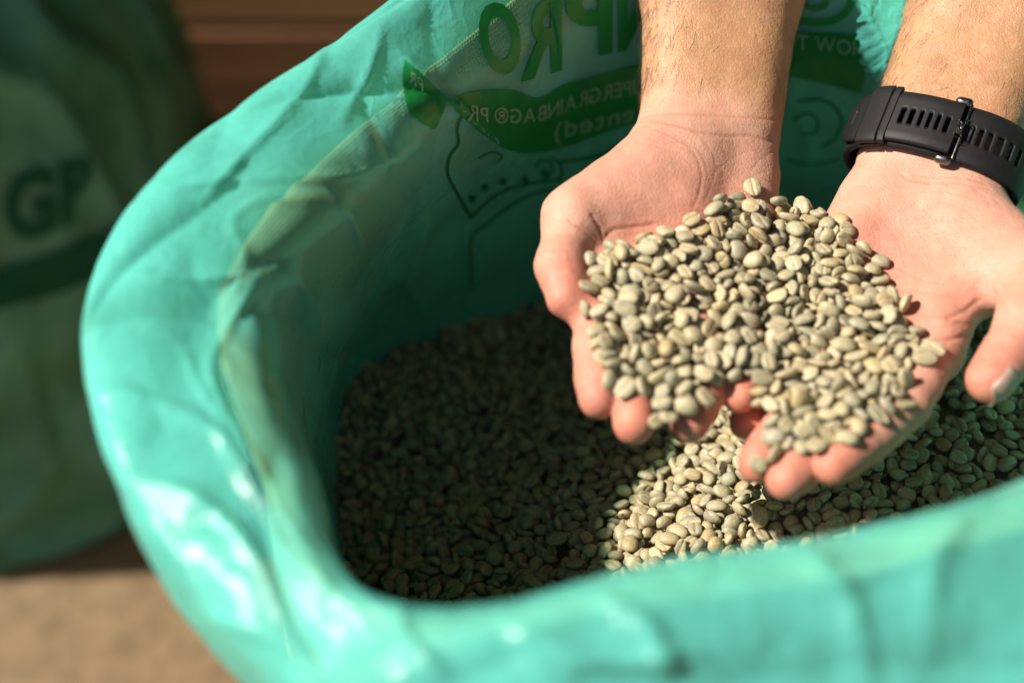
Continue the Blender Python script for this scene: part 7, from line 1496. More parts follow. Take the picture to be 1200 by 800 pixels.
2,1623,2619,817,108,-43,44,3,2911,2205,1395,-116,6,-45,2,3258,2629,1371,-98,88,77,1,1380,1806,1022,132,-56,36,3,3553,3653,1160,28,19,-69,5,2915,4159,673,22,52,73,
6,1484,3816,548,119,73,14,2,3842,3227,1390,16,8,75,2,2737,1754,1384,104,104,44,4,1723,1497,1240,99,-9,88,2,1707,937,1414,-98,77,-42,2,1316,2274,866,15,5,100,
3,2181,3046,851,-149,-13,25,0,2633,2191,1327,-85,67,-28,9,859,2742,605,-120,42,11,9,1184,920,1233,-142,22,-43,6,4010,3651,1303,-33,-10,98,4,2634,3359,919,83,75,7,
3,1605,3107,681,-123,1,-17,2,951,3471,571,-76,-105,-58,1,1841,1457,1281,95,-25,-22,2,3043,3640,997,50,128,16,2,2407,3229,877,130,-66,14,6,1395,2841,702,114,48,52,
9,3171,3938,859,-15,-28,-45,6,2236,2563,1072,2,-12,29,3,2464,2068,1283,-81,-127,14,6,3968,1958,1515,82,132,5,7,3046,3759,905,48,-126,63,7,1947,3489,621,9,-33,109,
3,1468,3261,620,115,-57,-15,5,1092,3239,584,2,38,-51,2,2156,2685,986,125,-32,-15,2,945,1464,976,-1,11,-3,2,2905,2800,1244,-89,43,11,6,3734,2572,1505,-87,51,-100,
2,2620,1693,1354,-49,-123,26,1,3772,1766,1503,-138,-5,-14,2,3125,4289,745,71,-133,9,1,3551,2654,1445,14,-151,25,6,4048,980,1476,47,-128,-9,7,3725,2682,1490,-123,-7,11,
7,2524,4177,630,17,22,-136,0,1476,3414,589,6,-135,37,7,3147,4067,787,-86,122,-30,6,3194,4127,782,34,112,17,4,3301,2697,1367,49,-4,111,1,3285,1827,1476,39,19,8,
3,2439,4171,587,14,-43,-41,7,1189,1046,1218,136,-32,19,7,2730,2560,1258,-27,-37,91,0,2254,1404,1403,105,-100,1,0,1233,3168,608,36,95,-34,1,3621,3150,1355,-57,89,58,
3,1323,3422,601,46,-79,106,5,3812,1115,1480,-69,-5,121,8,2950,1815,1472,26,-3,-137,2,1571,2423,857,98,57,-16,3,1818,2235,1027,-119,-83,42,7,3189,2199,1419,19,-10,-106,
6,2133,3586,623,-113,-11,-43,5,951,2514,663,0,-22,-88,5,2646,3667,773,7,-18,136,1,3808,1905,1509,91,-122,-32,8,2785,3527,886,-22,-84,91,1,1315,2316,816,-77,67,43,
0,1154,1922,891,-133,-45,-33,2,3580,1502,1488,113,18,-36,1,3682,2587,1501,-84,-105,-47,3,3409,2099,1465,-137,-19,-11,3,1304,1639,1049,49,73,-105,2,1232,1458,1099,-25,-92,106,
2,1780,2953,740,3,42,138,7,1342,910,1299,29,-11,-94,2,1253,3595,580,-33,-27,-79,3,1027,3290,594,3,152,22,9,1457,3049,649,-74,-93,42,1,3193,1428,1498,74,-18,-5,
3,3639,4286,904,64,-133,46,4,1843,3050,729,5,44,148,4,3052,4148,698,-50,-144,22,4,1666,1493,1210,-40,-43,-93,1,1519,3280,650,46,2,98,8,2046,1687,1306,139,21,-15,
7,2627,2663,1187,49,112,17,2,4143,2343,1507,-3,2,149,3,1994,1307,1348,27,6,2,7,1919,3578,592,-23,46,18,0,2429,4249,568,-92,70,-67,3,3882,3272,1405,-13,-96,6,
2,3009,3282,1156,41,79,8,7,3505,3418,1253,-129,-78,-5,4,2178,1951,1258,-110,47,18,2,4124,1641,1529,-68,-106,-12,8,2561,2035,1318,0,-123,88,3,559,3237,552,-17,-14,57,
7,982,3517,560,84,-61,-3,6,2993,3554,977,-28,-132,-18,5,1577,2333,891,93,45,20,7,745,2708,635,-35,24,65,9,3114,1080,1472,-53,-26,8,7,4087,1876,1510,133,45,-12,
1,1429,3797,534,37,56,67,6,2290,2324,1155,23,109,-83,6,2372,2162,1256,-18,-19,48,4,3279,4264,780,2,126,72,1,3073,2333,1404,-1,-34,-44,6,3228,1090,1483,-3,-75,-119,
9,1021,1634,965,-3,-2,-72,5,2858,4039,725,60,-81,28,9,2767,2459,1286,75,-12,21,0,3683,1546,1521,-31,20,-51,1,2359,617,1429,25,-5,69,0,1869,1663,1273,27,-142,46,
5,2809,1122,1518,-34,34,0,3,1761,1259,1302,55,83,-58,2,2441,869,1460,51,1,-5,5,1777,2215,1016,-20,18,43,4,1179,1230,1166,7,-18,95,0,1029,3656,596,39,-147,38,
9,1837,3859,539,-50,81,-12,7,2965,4513,567,-130,82,-19,3,882,3376,591,1,5,102,4,3022,2296,1410,23,20,112,1,1998,3401,647,-103,39,78,7,1851,1307,1363,-52,-14,-52,
4,2869,3594,941,-142,-52,-30,1,1229,2515,749,-106,72,-37,7,3856,2450,1521,91,-64,-63,7,1722,4089,553,-4,-58,49,7,1657,2496,894,-49,126,-3,9,3087,1210,1512,58,134,43,
7,1898,2795,866,-69,-120,-28,3,2889,3818,816,111,-65,15,3,766,1799,772,2,-76,97,0,3804,2489,1540,8,-5,-109,5,1404,2472,800,-22,143,47,4,3844,3168,1427,119,-21,10,
8,1517,1629,1125,-19,-119,40,3,3972,3327,1408,54,-21,124,4,2292,3571,665,-68,-128,4,2,2042,3711,618,107,-72,-15,0,3569,3487,1225,-19,-3,-98,2,3585,3926,1115,-36,19,99,
1,4054,2627,1502,7,-8,-63,5,3141,2241,1419,24,-37,73,5,3715,3994,1105,111,1,76,3,679,1559,820,20,-20,99,5,1340,3818,544,-105,-98,-59,4,2304,3429,740,113,97,34,
6,2862,1730,1469,-84,-23,-129,3,2723,2798,1187,-5,-31,56,7,629,2517,637,34,-105,-66,3,3203,3125,1243,7,19,-55,7,780,2917,595,-87,-64,-15,8,1508,741,1374,70,12,-15,
1,2196,1860,1335,6,20,13,7,814,2020,747,-29,-113,-12,0,3911,3779,1238,17,36,111,4,3018,4366,629,86,70,-35,6,2917,3889,802,-132,-67,14,0,2684,4065,666,107,-88,-24,
7,3929,3524,1355,61,62,25,6,3729,3561,1259,33,-145,-40,7,590,1603,750,-28,116,-55,2,1382,3888,572,-8,-29,-141,2,2343,1133,1474,110,-76,-44,3,1699,2613,847,25,-4,-55,
0,3353,2945,1372,20,14,77,0,1456,3763,571,-12,154,14,5,3728,3513,1291,17,101,-65,5,2167,1082,1416,112,-37,13,0,2744,1696,1421,82,-54,-19,1,3004,2402,1355,-100,20,47,
9,2778,4113,660,30,113,-60,4,2636,2440,1242,-44,-79,124,4,1617,3536,574,-74,-100,17,3,3933,1494,1496,150,22,-9,6,3221,2093,1458,58,82,106,6,1067,2892,646,14,125,73,
9,3135,2165,1419,-6,-15,102,2,1654,3532,596,-35,-109,19,1,2739,3644,834,-40,57,-139,6,3337,1352,1523,-27,98,-93,0,2737,1430,1497,52,129,-23,5,626,1881,683,5,125,-93,
4,2699,4269,642,-60,-139,-34,0,3278,1376,1512,19,5,109,2,1227,1833,997,122,-7,-5,4,3344,2416,1430,-58,-102,-13,6,3047,1035,1476,25,29,-13,4,3243,2941,1340,149,41,-29,
7,1827,2102,1089,76,-82,101,5,3098,1362,1521,1,1,20,7,1257,1101,1213,-10,3,78,4,2971,3836,859,-1,6,112,9,2219,3297,762,42,-121,-70,8,2956,1130,1497,28,-6,-100,
6,2549,2288,1268,34,1,32,2,3054,1603,1504,-125,-45,2,2,1924,4072,586,-90,-16,48,2,2392,3110,943,-37,-25,-93,4,672,2021,701,-90,112,27,1,3132,3661,979,-79,21,-101,
2,3464,4280,877,19,68,67,5,2508,947,1465,-97,8,-6,7,3796,2951,1459,134,75,10,6,3764,1677,1537,-45,64,72,8,2080,1748,1309,-115,-86,32,0,2006,3893,574,41,53,89,
8,1431,3671,572,41,-79,-89,4,2976,3889,825,-95,117,-4,4,2789,1068,1496,-51,70,-73,2,2115,3850,605,147,17,-21,7,1780,849,1422,87,19,49,7,3473,1154,1506,-83,-97,-16,
9,3151,3516,1079,121,48,32,1,3642,1136,1475,133,6,-35,7,2285,2537,1090,-127,-49,1,2,2201,1450,1426,17,24,64,5,2372,3491,734,19,144,32,3,3902,2442,1539,100,88,-8,
4,2237,1446,1447,-92,-52,62,7,2860,1391,1506,-81,108,3,1,2019,2982,880,-28,-68,-134,0,2421,2154,1289,-131,15,10,3,3304,2368,1399,-24,-20,4,8,1909,1638,1241,-118,43,-33,
3,2941,3239,1085,39,147,-38,4,3947,1465,1535,100,-111,27,2,1942,1196,1391,24,-21,36,2,3361,3211,1303,-31,47,-28,2,2725,4341,608,-15,125,14,7,3399,3256,1262,-12,-142,-18,
3,3020,2035,1449,0,-120,19,3,1690,1412,1281,57,-121,1,0,2831,2941,1146,-35,149,-16,6,3242,3827,943,103,33,-2,7,2023,1512,1358,17,105,-70,4,3506,1855,1507,-36,16,110,
1,2912,3458,984,-43,18,-138,7,2635,3552,829,-31,11,-147,0,1989,3058,786,9,-24,74,8,2215,2290,1152,-86,-84,3,6,2289,2782,984,24,96,-13,0,2173,1464,1399,15,30,63,
5,3491,2812,1407,105,41,-80,2,1660,3864,575,-95,16,-87,2,3456,1392,1511,18,97,-69,0,2970,4259,667,16,-49,15,5,2272,3882,624,-119,53,39,2,2316,1290,1474,11,-37,-43,
2,3693,1885,1533,12,-16,-58,1,3050,2905,1267,148,-19,33,7,1273,3685,605,-47,4,115,7,3524,2579,1479,3,21,-115,9,3221,4228,759,-51,121,14,0,3796,3914,1169,7,4,-20,
3,4072,2697,1505,38,-60,-129,1,1425,2799,704,79,-18,90,7,1639,1706,1131,45,-120,-82,4,2311,3095,934,153,-11,1,8,3286,2469,1388,30,35,-70,4,1871,1962,1156,-29,-12,21,
1,1526,2168,927,80,94,-36,7,2499,1539,1448,31,21,10,6,3219,1520,1535,-1,33,75,5,1358,3234,645,60,-32,-108,7,2767,3853,733,-15,-36,14,7,1177,2244,830,100,58,2,
2,3419,3691,1102,90,-106,-2,3,3051,4526,595,-20,-129,-45,9,3470,2531,1427,58,93,-2,0,3994,2982,1473,31,38,-107,3,2455,3216,911,6,15,16,6,691,1912,718,21,23,-71,
0,3352,4093,888,-4,32,-83,5,2057,3530,653,15,46,64,1,2087,4121,564,-88,76,-12,1,1166,3317,608,90,-24,76,1,2240,963,1457,-6,-5,-52,5,3578,3354,1262,45,58,-101,
8,2508,3912,646,36,17,11,2,2316,1761,1390,-18,1,116,4,2600,865,1504,46,-74,-57,0,1186,2095,836,88,-64,-12,6,1711,3624,576,7,129,29,0,2365,3181,890,-35,8,-16,
7,1165,3059,664,-1,12,92,5,2144,3646,647,9,-36,-89,2,3604,1546,1516,-26,-9,12,1,2448,3988,612,-18,-105,-103,1,3134,1819,1507,-55,85,72,7,3808,1037,1469,-125,55,-23,
5,1960,3349,653,83,53,50,4,3334,4258,821,-94,-109,-13,1,1051,3252,634,-2,36,109,4,4061,2910,1491,-108,-72,30,5,3789,1201,1502,-30,-36,-100,2,2669,2574,1217,-13,47,13,
7,2957,4362,630,34,-58,-46,2,3733,2891,1481,-35,137,-24,0,3305,3277,1241,64,121,0,4,1064,3001,608,-51,-90,-19,8,2720,4121,668,-49,2,-121,4,3725,3381,1333,145,-48,-21,
1,3648,2760,1485,6,-12,-39,2,4056,1088,1498,-112,14,19,0,497,2907,597,33,-3,76,2,1874,765,1444,88,119,-9,8,1155,2198,810,-18,-51,133,7,3737,1757,1538,4,-140,-57,
0,1160,3593,589,-97,113,-35,3,3337,4052,942,4,-150,-14,7,855,3071,604,-5,-57,-109,3,4008,1111,1479,2,-13,67,3,4057,3221,1411,0,-8,116,7,1973,2413,1063,-109,7,48,
3,823,3335,604,5,17,139,3,2480,2952,1034,30,-6,100,2,1095,1925,882,59,-50,-100,2,3899,1959,1542,142,-13,-10,5,2545,2356,1246,-48,-17,-4,5,2901,3316,1041,-48,-1,-33,
6,1950,477,1425,-4,-14,80,8,3148,3530,1041,-3,32,-50,7,1277,2909,687,47,5,124,3,2570,2080,1347,45,27,-129,4,1562,3684,560,87,68,86,1,3071,2414,1384,-40,-7,95,
5,3296,3996,959,2,-137,30,2,979,2155,802,48,73,84,6,2308,2950,980,48,105,8,1,1839,2597,939,11,-6,-36,8,2871,2370,1345,-98,95,1,7,3290,4104,866,39,100,95,
1,3477,1917,1522,66,-13,-63,0,3703,3200,1367,-110,76,-38,3,3523,3176,1343,70,120,6,0,2860,3254,1056,-10,4,-13,6,1976,1046,1412,102,-98,3,6,3052,2165,1451,-4,-5,-121,
0,2367,1267,1463,-39,65,-75,2,1947,2497,1043,23,32,0,5,2792,3386,990,-139,21,68,5,3912,3168,1435,50,91,53,0,3516,1918,1498,56,12,-58,1,893,2324,691,-77,65,-111,
5,2453,3093,972,-2,79,-82,4,2747,3817,795,-20,130,-45,3,902,890,1166,-16,-33,-8,5,2884,2763,1244,11,-70,118,5,914,3250,611,-21,139,-54,8,607,2566,579,-18,-3,31,
7,3757,1319,1517,-50,95,-44,5,3850,4030,1119,95,-50,1,1,1297,1475,1124,33,-37,-68,0,4280,2274,1497,19,-4,-105,3,2249,2970,932,-94,23,34,6,3078,3896,857,-35,-58,63,
7,4082,1520,1532,99,-97,72,4,852,1178,1041,-106,-61,1,6,2198,1373,1398,97,60,-37,9,2408,3580,737,-80,109,61,3,2811,1712,1467,-14,9,22,3,838,2832,591,90,-63,43,
2,2918,4237,677,-81,124,-16,0,1979,1917,1241,14,-40,-70,0,2394,2045,1303,98,-55,33,1,4167,2454,1494,-60,-134,-6,9,2460,2481,1190,-131,69,-26,2,1800,2164,1077,59,-59,7,
0,3900,1114,1496,-104,102,6,1,3282,3782,994,-22,-8,-6,3,1298,2168,847,27,58,-3,2,1170,2812,678,-12,51,138,8,2451,3877,622,-2,118,-27,3,1536,1278,1270,89,106,-66,
7,2043,1122,1416,-43,136,51,2,2836,2588,1280,47,116,-54,7,3483,1794,1537,4,58,-92,3,2451,3667,735,-47,-106,-15,0,2006,3812,572,71,-75,-68,3,2622,3903,708,-126,50,-22,
9,1459,1890,1017,39,127,-42,5,3339,1923,1516,140,-16,20,0,2632,3234,966,0,-148,-21,0,1767,1595,1229,-44,53,83,6,2033,2039,1187,17,150,-4,2,2086,1823,1291,10,6,76,
8,2350,2358,1170,75,-106,-81,5,1299,965,1298,-120,0,22,3,3548,3868,1084,-13,110,-4,9,2343,2795,1029,-29,135,-6,0,1897,3046,789,-18,5,-72,8,4203,1174,1469,91,-116,41,
1,1549,3563,600,-32,-145,-12,3,3272,1489,1502,23,49,130,1,3915,1524,1542,-87,-55,0,5,2330,3263,844,0,-107,66,5,2146,1389,1382,-134,13,48,7,2561,4006,677,-11,-24,116,
4,1478,2532,841,55,106,-32,1,1850,3054,768,-136,-48,32,6,4184,2863,1476,-2,-13,150,7,3667,3514,1272,50,-27,135,2,1297,2613,729,127,-76,-47,2,1330,1805,1045,103,69,3,
5,4088,3662,1323,-14,-17,31,6,2678,3124,1051,16,1,10,4,1279,2048,919,42,16,137,0,3443,4393,792,-121,94,-16,1,757,2314,700,134,7,29,2,3303,2865,1392,8,-27,-66,
9,2446,2605,1105,117,84,-9,5,1319,3638,587,-9,34,-67,4,3359,3543,1115,95,62,10,0,3103,1584,1532,131,20,7,2,2924,908,1474,-15,-110,72,4,3388,1947,1516,2,-42,71,
2,1420,2530,785,142,-35,-42,6,1656,2428,908,-100,-110,-3,2,3047,3268,1126,-1,-31,-31,6,1816,3332,646,-72,-95,66,8,1137,3557,556,33,4,-47,3,3537,3702,1151,-58,82,35,
6,3514,3810,1097,-49,13,-118,6,1389,1921,1027,-32,-100,-80,2,2058,4029,553,-37,4,-70,7,1835,1072,1381,26,-47,-76,4,1795,1216,1350,109,-79,31,8,781,2001,716,-130,49,17,
0,2634,4256,652,45,99,94,1,1175,2036,873,-73,110,-39,4,1767,2818,817,130,87,-2,8,2079,1093,1385,-133,-73,-19,3,3041,3647,955,41,144,-27,1,2114,2133,1202,6,15,-1,
5,645,2626,603,52,29,107,4,3805,1469,1537,-16,62,78,7,3638,1411,1491,5,126,89,6,402,3254,554,-1,-24,-99,6,2145,1333,1416,25,-46,-46,5,2797,2543,1288,-57,118,27,
2,3303,1570,1506,-47,11,-31,7,3633,1616,1490,31,95,109,7,3188,3763,988,13,139,53,7,3864,2020,1535,-32,-46,-21,5,3091,1450,1516,20,90,27,6,1135,841,1272,27,-8,-68,
8,1196,3050,619,73,-10,-54,8,3272,3648,1040,50,8,26,4,998,1263,1084,-66,-117,-44,7,1789,3105,756,6,20,-67,2,798,3507,584,132,-76,-28,1,3553,2044,1538,-129,32,6,
5,1164,1362,1115,25,130,37,1,3521,2154,1495,53,125,25,6,2375,1847,1349,-108,-105,-30,4,1949,2470,969,5,121,52,6,1876,928,1401,-70,-119,-1,7,2412,4098,585,39,-133,-9,
5,1863,2808,821,-27,58,130,4,1350,2446,814,-16,-29,133,1,1235,1495,1085,-84,22,-14,7,2582,2244,1304,-3,-18,4,4,1007,2844,634,143,35,12,4,1997,4062,542,-36,-30,26,
5,1877,1744,1222,-46,-117,-3,8,3021,1326,1489,-28,54,27,7,2480,4104,617,43,114,7,7,1650,1566,1202,-11,-13,81,3,1103,1732,948,91,-100,-12,0,3040,2662,1310,-71,55,-36,
3,2501,3665,728,-5,71,-16,1,2856,2306,1336,-13,43,63,5,2273,4404,528,25,-4,28,1,1829,4264,537,-131,24,18,5,3073,3391,1095,-57,-97,6,1,2892,3854,839,145,41,0,
5,2844,3299,1021,149,-7,-10,6,1777,1066,1391,-24,15,-61,3,3308,2645,1417,-147,18,-16,5,2140,3482,680,78,-100,22,1,1735,2257,993,29,37,100,7,1760,2060,1080,-67,75,-6,
6,3492,3673,1161,-23,133,-4,6,1997,2951,860,-20,-38,-90,5,714,1472,858,-19,-6,77,3,1884,2583,964,17,12,16,7,3288,3565,1089,29,-19,-130,0,3224,2994,1320,7,16,40,
4,1227,3309,639,-133,42,-50,3,734,1438,894,-12,-1,152,5,3653,3407,1291,-49,92,-41,4,3638,4014,1076,-85,64,8,5,1233,2908,664,14,-51,95,6,2690,4000,714,-38,-8,-97,
5,2853,2167,1378,-137,24,42,1,2934,2725,1261,10,28,60,0,3440,4139,925,-94,122,-18,2,1805,3169,728,-115,-73,24,4,906,2553,690,-123,-35,59,4,1185,2974,670,137,-65,-16,
4,2518,2870,1075,-100,114,6,3,3804,1389,1484,62,42,-10,6,2154,2782,987,-64,-125,46,0,1065,3784,557,-107,93,-61,3,1094,3537,568,70,75,29,4,771,2573,638,-95,26,26,
7,2348,4059,614,-6,-4,104,1,1282,3760,596,-84,-121,19,4,1728,4237,546,-61,125,-68,5,1457,3908,557,-20,-77,125,2,1451,632,1383,-23,-8,-76,2,2514,3535,769,2,113,19,
0,2072,2429,1046,123,62,30,7,3422,1327,1511,128,-26,-36,2,2598,1771,1370,-2,-86,-25,5,1979,3488,662,22,-3,-71,3,1453,3315,610,-28,62,-115,1,2734,1950,1410,-73,-130,-48,
4,4027,4024,1183,78,117,-38,7,1204,1869,950,38,121,87,0,2500,2304,1239,-81,96,5,9,1156,3444,563,18,-116,94,7,744,3124,598,-110,29,-81,7,1866,3354,659,-83,78,-20,
4,3526,2394,1489,-18,39,53,5,3961,1575,1548,63,131,-40,0,1335,1065,1305,-33,2,122,7,1844,2329,1053,72,89,3,7,1867,1490,1303,-59,-134,32,3,2915,1610,1469,127,29,20,
6,2016,3997,536,-89,-98,11,1,3132,3001,1264,47,-1,43,4,3469,4062,947,24,13,78,3,3897,2847,1512,8,48,73,0,1167,2318,797,19,-77,-61,6,1468,1653,1108,-6,-126,22,
0,2824,3432,949,-114,-95,47,0,2464,3278,886,43,29,60,0,4309,2573,1478,104,-105,-32,0,1500,3601,570,69,98,40,4,1048,2146,774,14,13,-56,0,2677,3530,846,-57,-116,10,
5,3140,3328,1135,-72,115,54,0,3649,1660,1479,-28,126,75,5,3581,3333,1314,5,-15,-54,6,2054,4070,577,51,-131,11,0,863,2224,715,67,51,82,6,3754,2299,1536,95,-103,-8,
3,3066,4011,786,28,51,46,7,3127,1660,1519,64,-142,-9,7,1928,3769,556,-125,80,47,3,2260,3082,898,36,-20,-13,6,3735,3299,1347,-102,91,-26,4,2989,3777,878,40,72,-58,
7,849,936,1121,45,127,-48,2,1875,1362,1355,-106,-82,-65,2,1586,3349,630,26,-103,-85,6,4123,2878,1493,42,149,-2,4,3403,2093,1502,-113,49,-18,1,2304,2513,1115,24,-20,104,
7,3378,2195,1494,-50,22,21,7,2033,3106,789,120,-8,95,7,1594,2009,1033,-76,-77,94,4,2697,4494,572,21,25,-85,7,3685,1640,1513,-92,18,14,3,1649,2212,967,110,-65,-16,
1,3968,1036,1484,24,9,-3,7,1752,3999,578,-121,-94,-14,1,3266,2100,1497,127,-24,15,3,3435,2535,1434,101,75,13,4,2582,2914,1093,-59,-133,-35,0,1196,2559,698,71,115,51,
1,2313,1054,1465,-22,-22,97,7,2825,2865,1179,-98,-62,12,5,3204,3342,1190,23,-19,22,4,3594,4401,861,-91,-100,26,2,2554,3831,722,-3,123,-14,7,2102,2923,902,56,-22,-41,
0,2474,2688,1121,128,10,37,0,3188,2518,1386,107,-59,-54,3,2264,3220,860,-120,-23,-24,5,2163,2595,1040,78,-118,4,1,2018,1173,1407,49,110,-87,1,1805,2893,833,-109,-30,1,
5,2443,3356,849,113,-81,41,4,2110,1729,1343,-1,2,-89,6,3757,4279,980,72,-106,-17,6,3948,3666,1289,16,14,-74,1,2985,1277,1498,93,118,-7,5,3535,4197,924,79,129,42,
8,3770,1103,1494,-52,-124,15,4,3615,3114,1363,59,-33,37,0,2797,3597,854,109,-95,20,6,1973,1424,1344,-21,-19,95,8,647,2271,628,23,35,-107,3,1897,3115,766,-142,-36,-31,
9,1570,1858,1058,-19,9,71,7,1430,1341,1253,-19,-6,-109,7,2596,4455,578,-12,70,-130,4,975,2188,740,45,-52,83,1,3937,3721,1269,37,-20,-33,0,3660,2290,1516,53,-2,23,
7,3028,4112,764,6,19,-90,3,3527,2933,1406,61,76,-11,5,2226,2784,1000,-8,4,93,2,1685,3388,636,-94,53,-31,5,1111,2129,800,-34,-65,110,2,2661,979,1498,-47,-69,-70,
2,2407,3673,701,-82,-103,-80,4,1668,4053,552,-3,-92,-20,5,842,2327,723,114,76,-59,0,2988,2956,1236,-90,-98,48,3,4246,1828,1497,-135,49,22,1,2661,2374,1278,45,-7,-5,
5,1118,2192,772,-130,69,54,0,2179,1586,1364,12,28,64,1,3152,4561,618,-51,-42,-122,5,2919,1542,1487,-76,-114,38,1,3780,3538,1270,49,-27,80,0,3569,1989,1525,-22,60,86,
2,1449,3837,571,-1,-24,-106,2,2379,4272,551,-5,57,48,6,1464,2511,800,104,113,-30,3,2173,3176,841,-20,-23,-88,6,2176,3293,801,92,82,6,6,4035,1911,1513,53,37,76,
6,3980,3276,1417,-3,-49,131,5,1066,2939,618,-46,-85,58,1,3161,2563,1358,87,-37,-74,1,747,3264,606,28,44,-72,9,2402,3816,628,-92,94,-49,2,1264,912,1270,32,138,20,
4,2089,3596,652,138,2,54,6,3954,3457,1345,56,78,-2,3,1086,3141,596,110,-34,-46,3,3621,2186,1508,92,62,-48,2,2841,3000,1159,133,10,23,4,3232,3249,1238,50,39,112,
5,2877,2169,1409,108,-44,-59,6,2258,2054,1257,28,-93,72,6,777,1756,795,102,-107,-31,0,3991,1352,1534,-123,2,11,6,1310,1835,997,-19,-136,13,8,614,2111,647,36,-23,7,
7,909,2602,650,-20,130,38,4,1069,1972,861,-44,-105,-1,5,3622,1973,1519,63,74,79,8,1502,3375,619,5,-127,43,9,2850,2432,1291,-10,95,35,6,1055,2410,712,-101,20,69,
8,749,2260,676,-2,-34,54,1,2757,2417,1323,38,-113,-83,1,1623,3185,667,45,7,-15,7,3297,2530,1394,39,94,66,2,1477,1025,1342,88,-77,-27,5,3291,2365,1434,-5,126,23,
0,2928,4302,643,73,-65,-65,4,792,2979,596,87,-7,-62,7,2837,1612,1468,33,-22,68,0,2183,3813,617,-144,-3,-8,6,1447,2693,747,16,-114,34,5,1902,2015,1165,8,-86,102,
8,748,1683,795,61,-111,40,7,3899,1883,1544,45,-141,10,5,2500,1184,1497,-140,-26,34,6,3710,3434,1317,-11,13,-146,7,1343,2989,684,144,-51,22,7,1848,1530,1263,10,28,85,
8,3777,3385,1354,7,18,97,4,3399,2339,1494,-15,-4,-51,9,715,2758,611,20,-2,63,1,2519,1470,1447,-86,-9,102,4,780,1069,1022,64,128,-4,9,1882,3891,536,137,9,-20,
4,2844,3599,898,-114,-78,-28,4,2377,2871,1024,74,-66,-44,1,2494,4292,560,26,-102,3,9,3559,1285,1475,81,117,-3,7,3009,3140,1165,-30,-18,0,6,1270,3817,576,-127,-11,35,
0,1772,3425,640,26,-97,-47,1,2759,4284,631,-103,90,13,6,1576,2834,773,-2,31,154,0,1990,2623,963,-91,-90,-17,5,3258,1113,1511,-46,20,-12,3,1550,2486,858,-36,-108,16,
9,3408,1082,1470,-141,53,22,5,3192,2447,1375,7,7,-34,2,2673,1799,1429,-123,-75,-45,5,3340,1234,1512,-99,-108,-39,8,2275,1188,1460,9,-22,-136,4,1538,3436,626,-16,-23,-78,
6,3065,4148,735,-14,7,-70,0,891,1343,980,104,7,-13,8,2736,3355,963,1,12,118,7,3479,2264,1496,8,148,-19,1,3329,2455,1393,4,83,-23,9,1510,2687,763,-127,41,-30,
5,1279,3267,636,-66,95,21,2,1813,982,1414,125,77,3,4,1641,2558,868,17,146,-32,7,2386,4300,585,97,0,-20,2,1715,3425,614,26,-6,-123,7,2195,2470,1096,-51,-112,72,
3,2456,1939,1368,-60,108,-47,1,4121,1838,1529,37,-101,-51,3,3218,3700,1030,-57,89,-6,6,905,2205,733,-135,22,20,6,2016,1010,1392,-61,69,-81,0,1522,2937,730,-75,119,-5,
8,2133,4106,560,4,-48,-31,0,1859,736,1416,138,7,-20,3,2896,1820,1488,109,87,18,5,2186,969,1430,13,19,-42,2,1792,3588,596,89,75,38,2,3576,1366,1516,94,35,42,
7,2063,2697,944,123,-84,-7,4,2790,2965,1116,-102,104,6,7,1848,2012,1127,32,18,-81,6,1404,2341,832,-6,34,-54,3,1609,2252,939,9,-138,32,4,3971,4077,1145,59,-113,27,
2,1955,2239,1076,39,-151,15,5,3743,2084,1533,-142,44,-5,2,1795,2518,959,-81,13,9,0,3138,2406,1374,80,41,-23,6,3257,2303,1417,48,-140,46,6,2029,1611,1339,48,144,-30,
2,1412,3618,604,111,-108,5,8,3815,3041,1437,-77,14,-40,1,3748,1173,1490,30,-126,25,0,2917,1077,1492,151,-7,12,6,3551,4100,969,25,-14,-12,3,3037,1477,1506,53,-127,40,
2,2068,4334,544,-33,18,108,1,2711,3039,1083,25,58,-57,4,3736,3695,1238,14,54,131,3,3300,4213,810,88,77,-87,2,1800,1862,1191,2,141,7,1,735,1962,700,-132,69,-34,
7,2331,3837,643,-1,53,100,4,3947,3182,1419,-132,25,-53,9,1046,1806,905,-108,71,40,4,2663,3938,705,-114,67,-29,1,2822,3756,841,92,114,-12,5,1526,2222,954,102,53,85,
0,2709,2758,1200,1,123,81,7,3277,4024,924,-3,-3,83,4,3511,1430,1503,5,107,93,3,702,2403,656,86,107,25,2,2882,2508,1340,91,16,30,1,2088,2255,1157,1,-96,-76,
1,2083,1544,1363,117,-35,-48,6,2864,4342,640,34,-150,-20,0,3614,2623,1478,-46,-25,-108,4,1111,2345,745,45,-119,-11,3,2233,3809,645,-27,17,-104,3,1485,854,1367,73,-53,-12,
0,2488,2108,1316,-35,-15,85,3,3534,3339,1253,71,-18,-43,3,816,3416,594,-72,21,-108,6,1244,1879,1001,-33,61,59,0,2495,4010,632,36,82,-124,3,3691,1479,1505,-27,-24,3,
3,1766,2527,898,83,-31,-40,6,4065,1730,1530,48,-31,47,2,1148,1920,935,-142,-24,-17,5,2778,1595,1446,51,73,-36,0,688,3321,571,29,-117,-78,2,1414,992,1349,-42,20,124,
5,2362,3711,666,138,-29,-6,6,1525,3001,717,87,71,-67,4,2716,3671,794,87,-63,80,1,3425,1450,1506,-1,93,-91,9,2131,2571,1025,131,0,-23,0,2956,3809,825,128,56,-16,
8,1510,799,1386,-76,117,-1,0,2929,2930,1206,113,-45,-38,5,1732,2945,775,88,-120,21,3,3766,4489,892,-99,-78,25,6,1401,1953,980,-109,-27,-72,4,2257,793,1441,-89,-80,-46,
7,1138,2624,708,-4,5,152,6,3246,3600,1050,80,-31,59,6,2767,1902,1445,56,129,-38,6,1821,3498,627,-33,21,138,0,1330,3101,666,-145,-35,45,2,1942,2671,939,-93,-120,27,
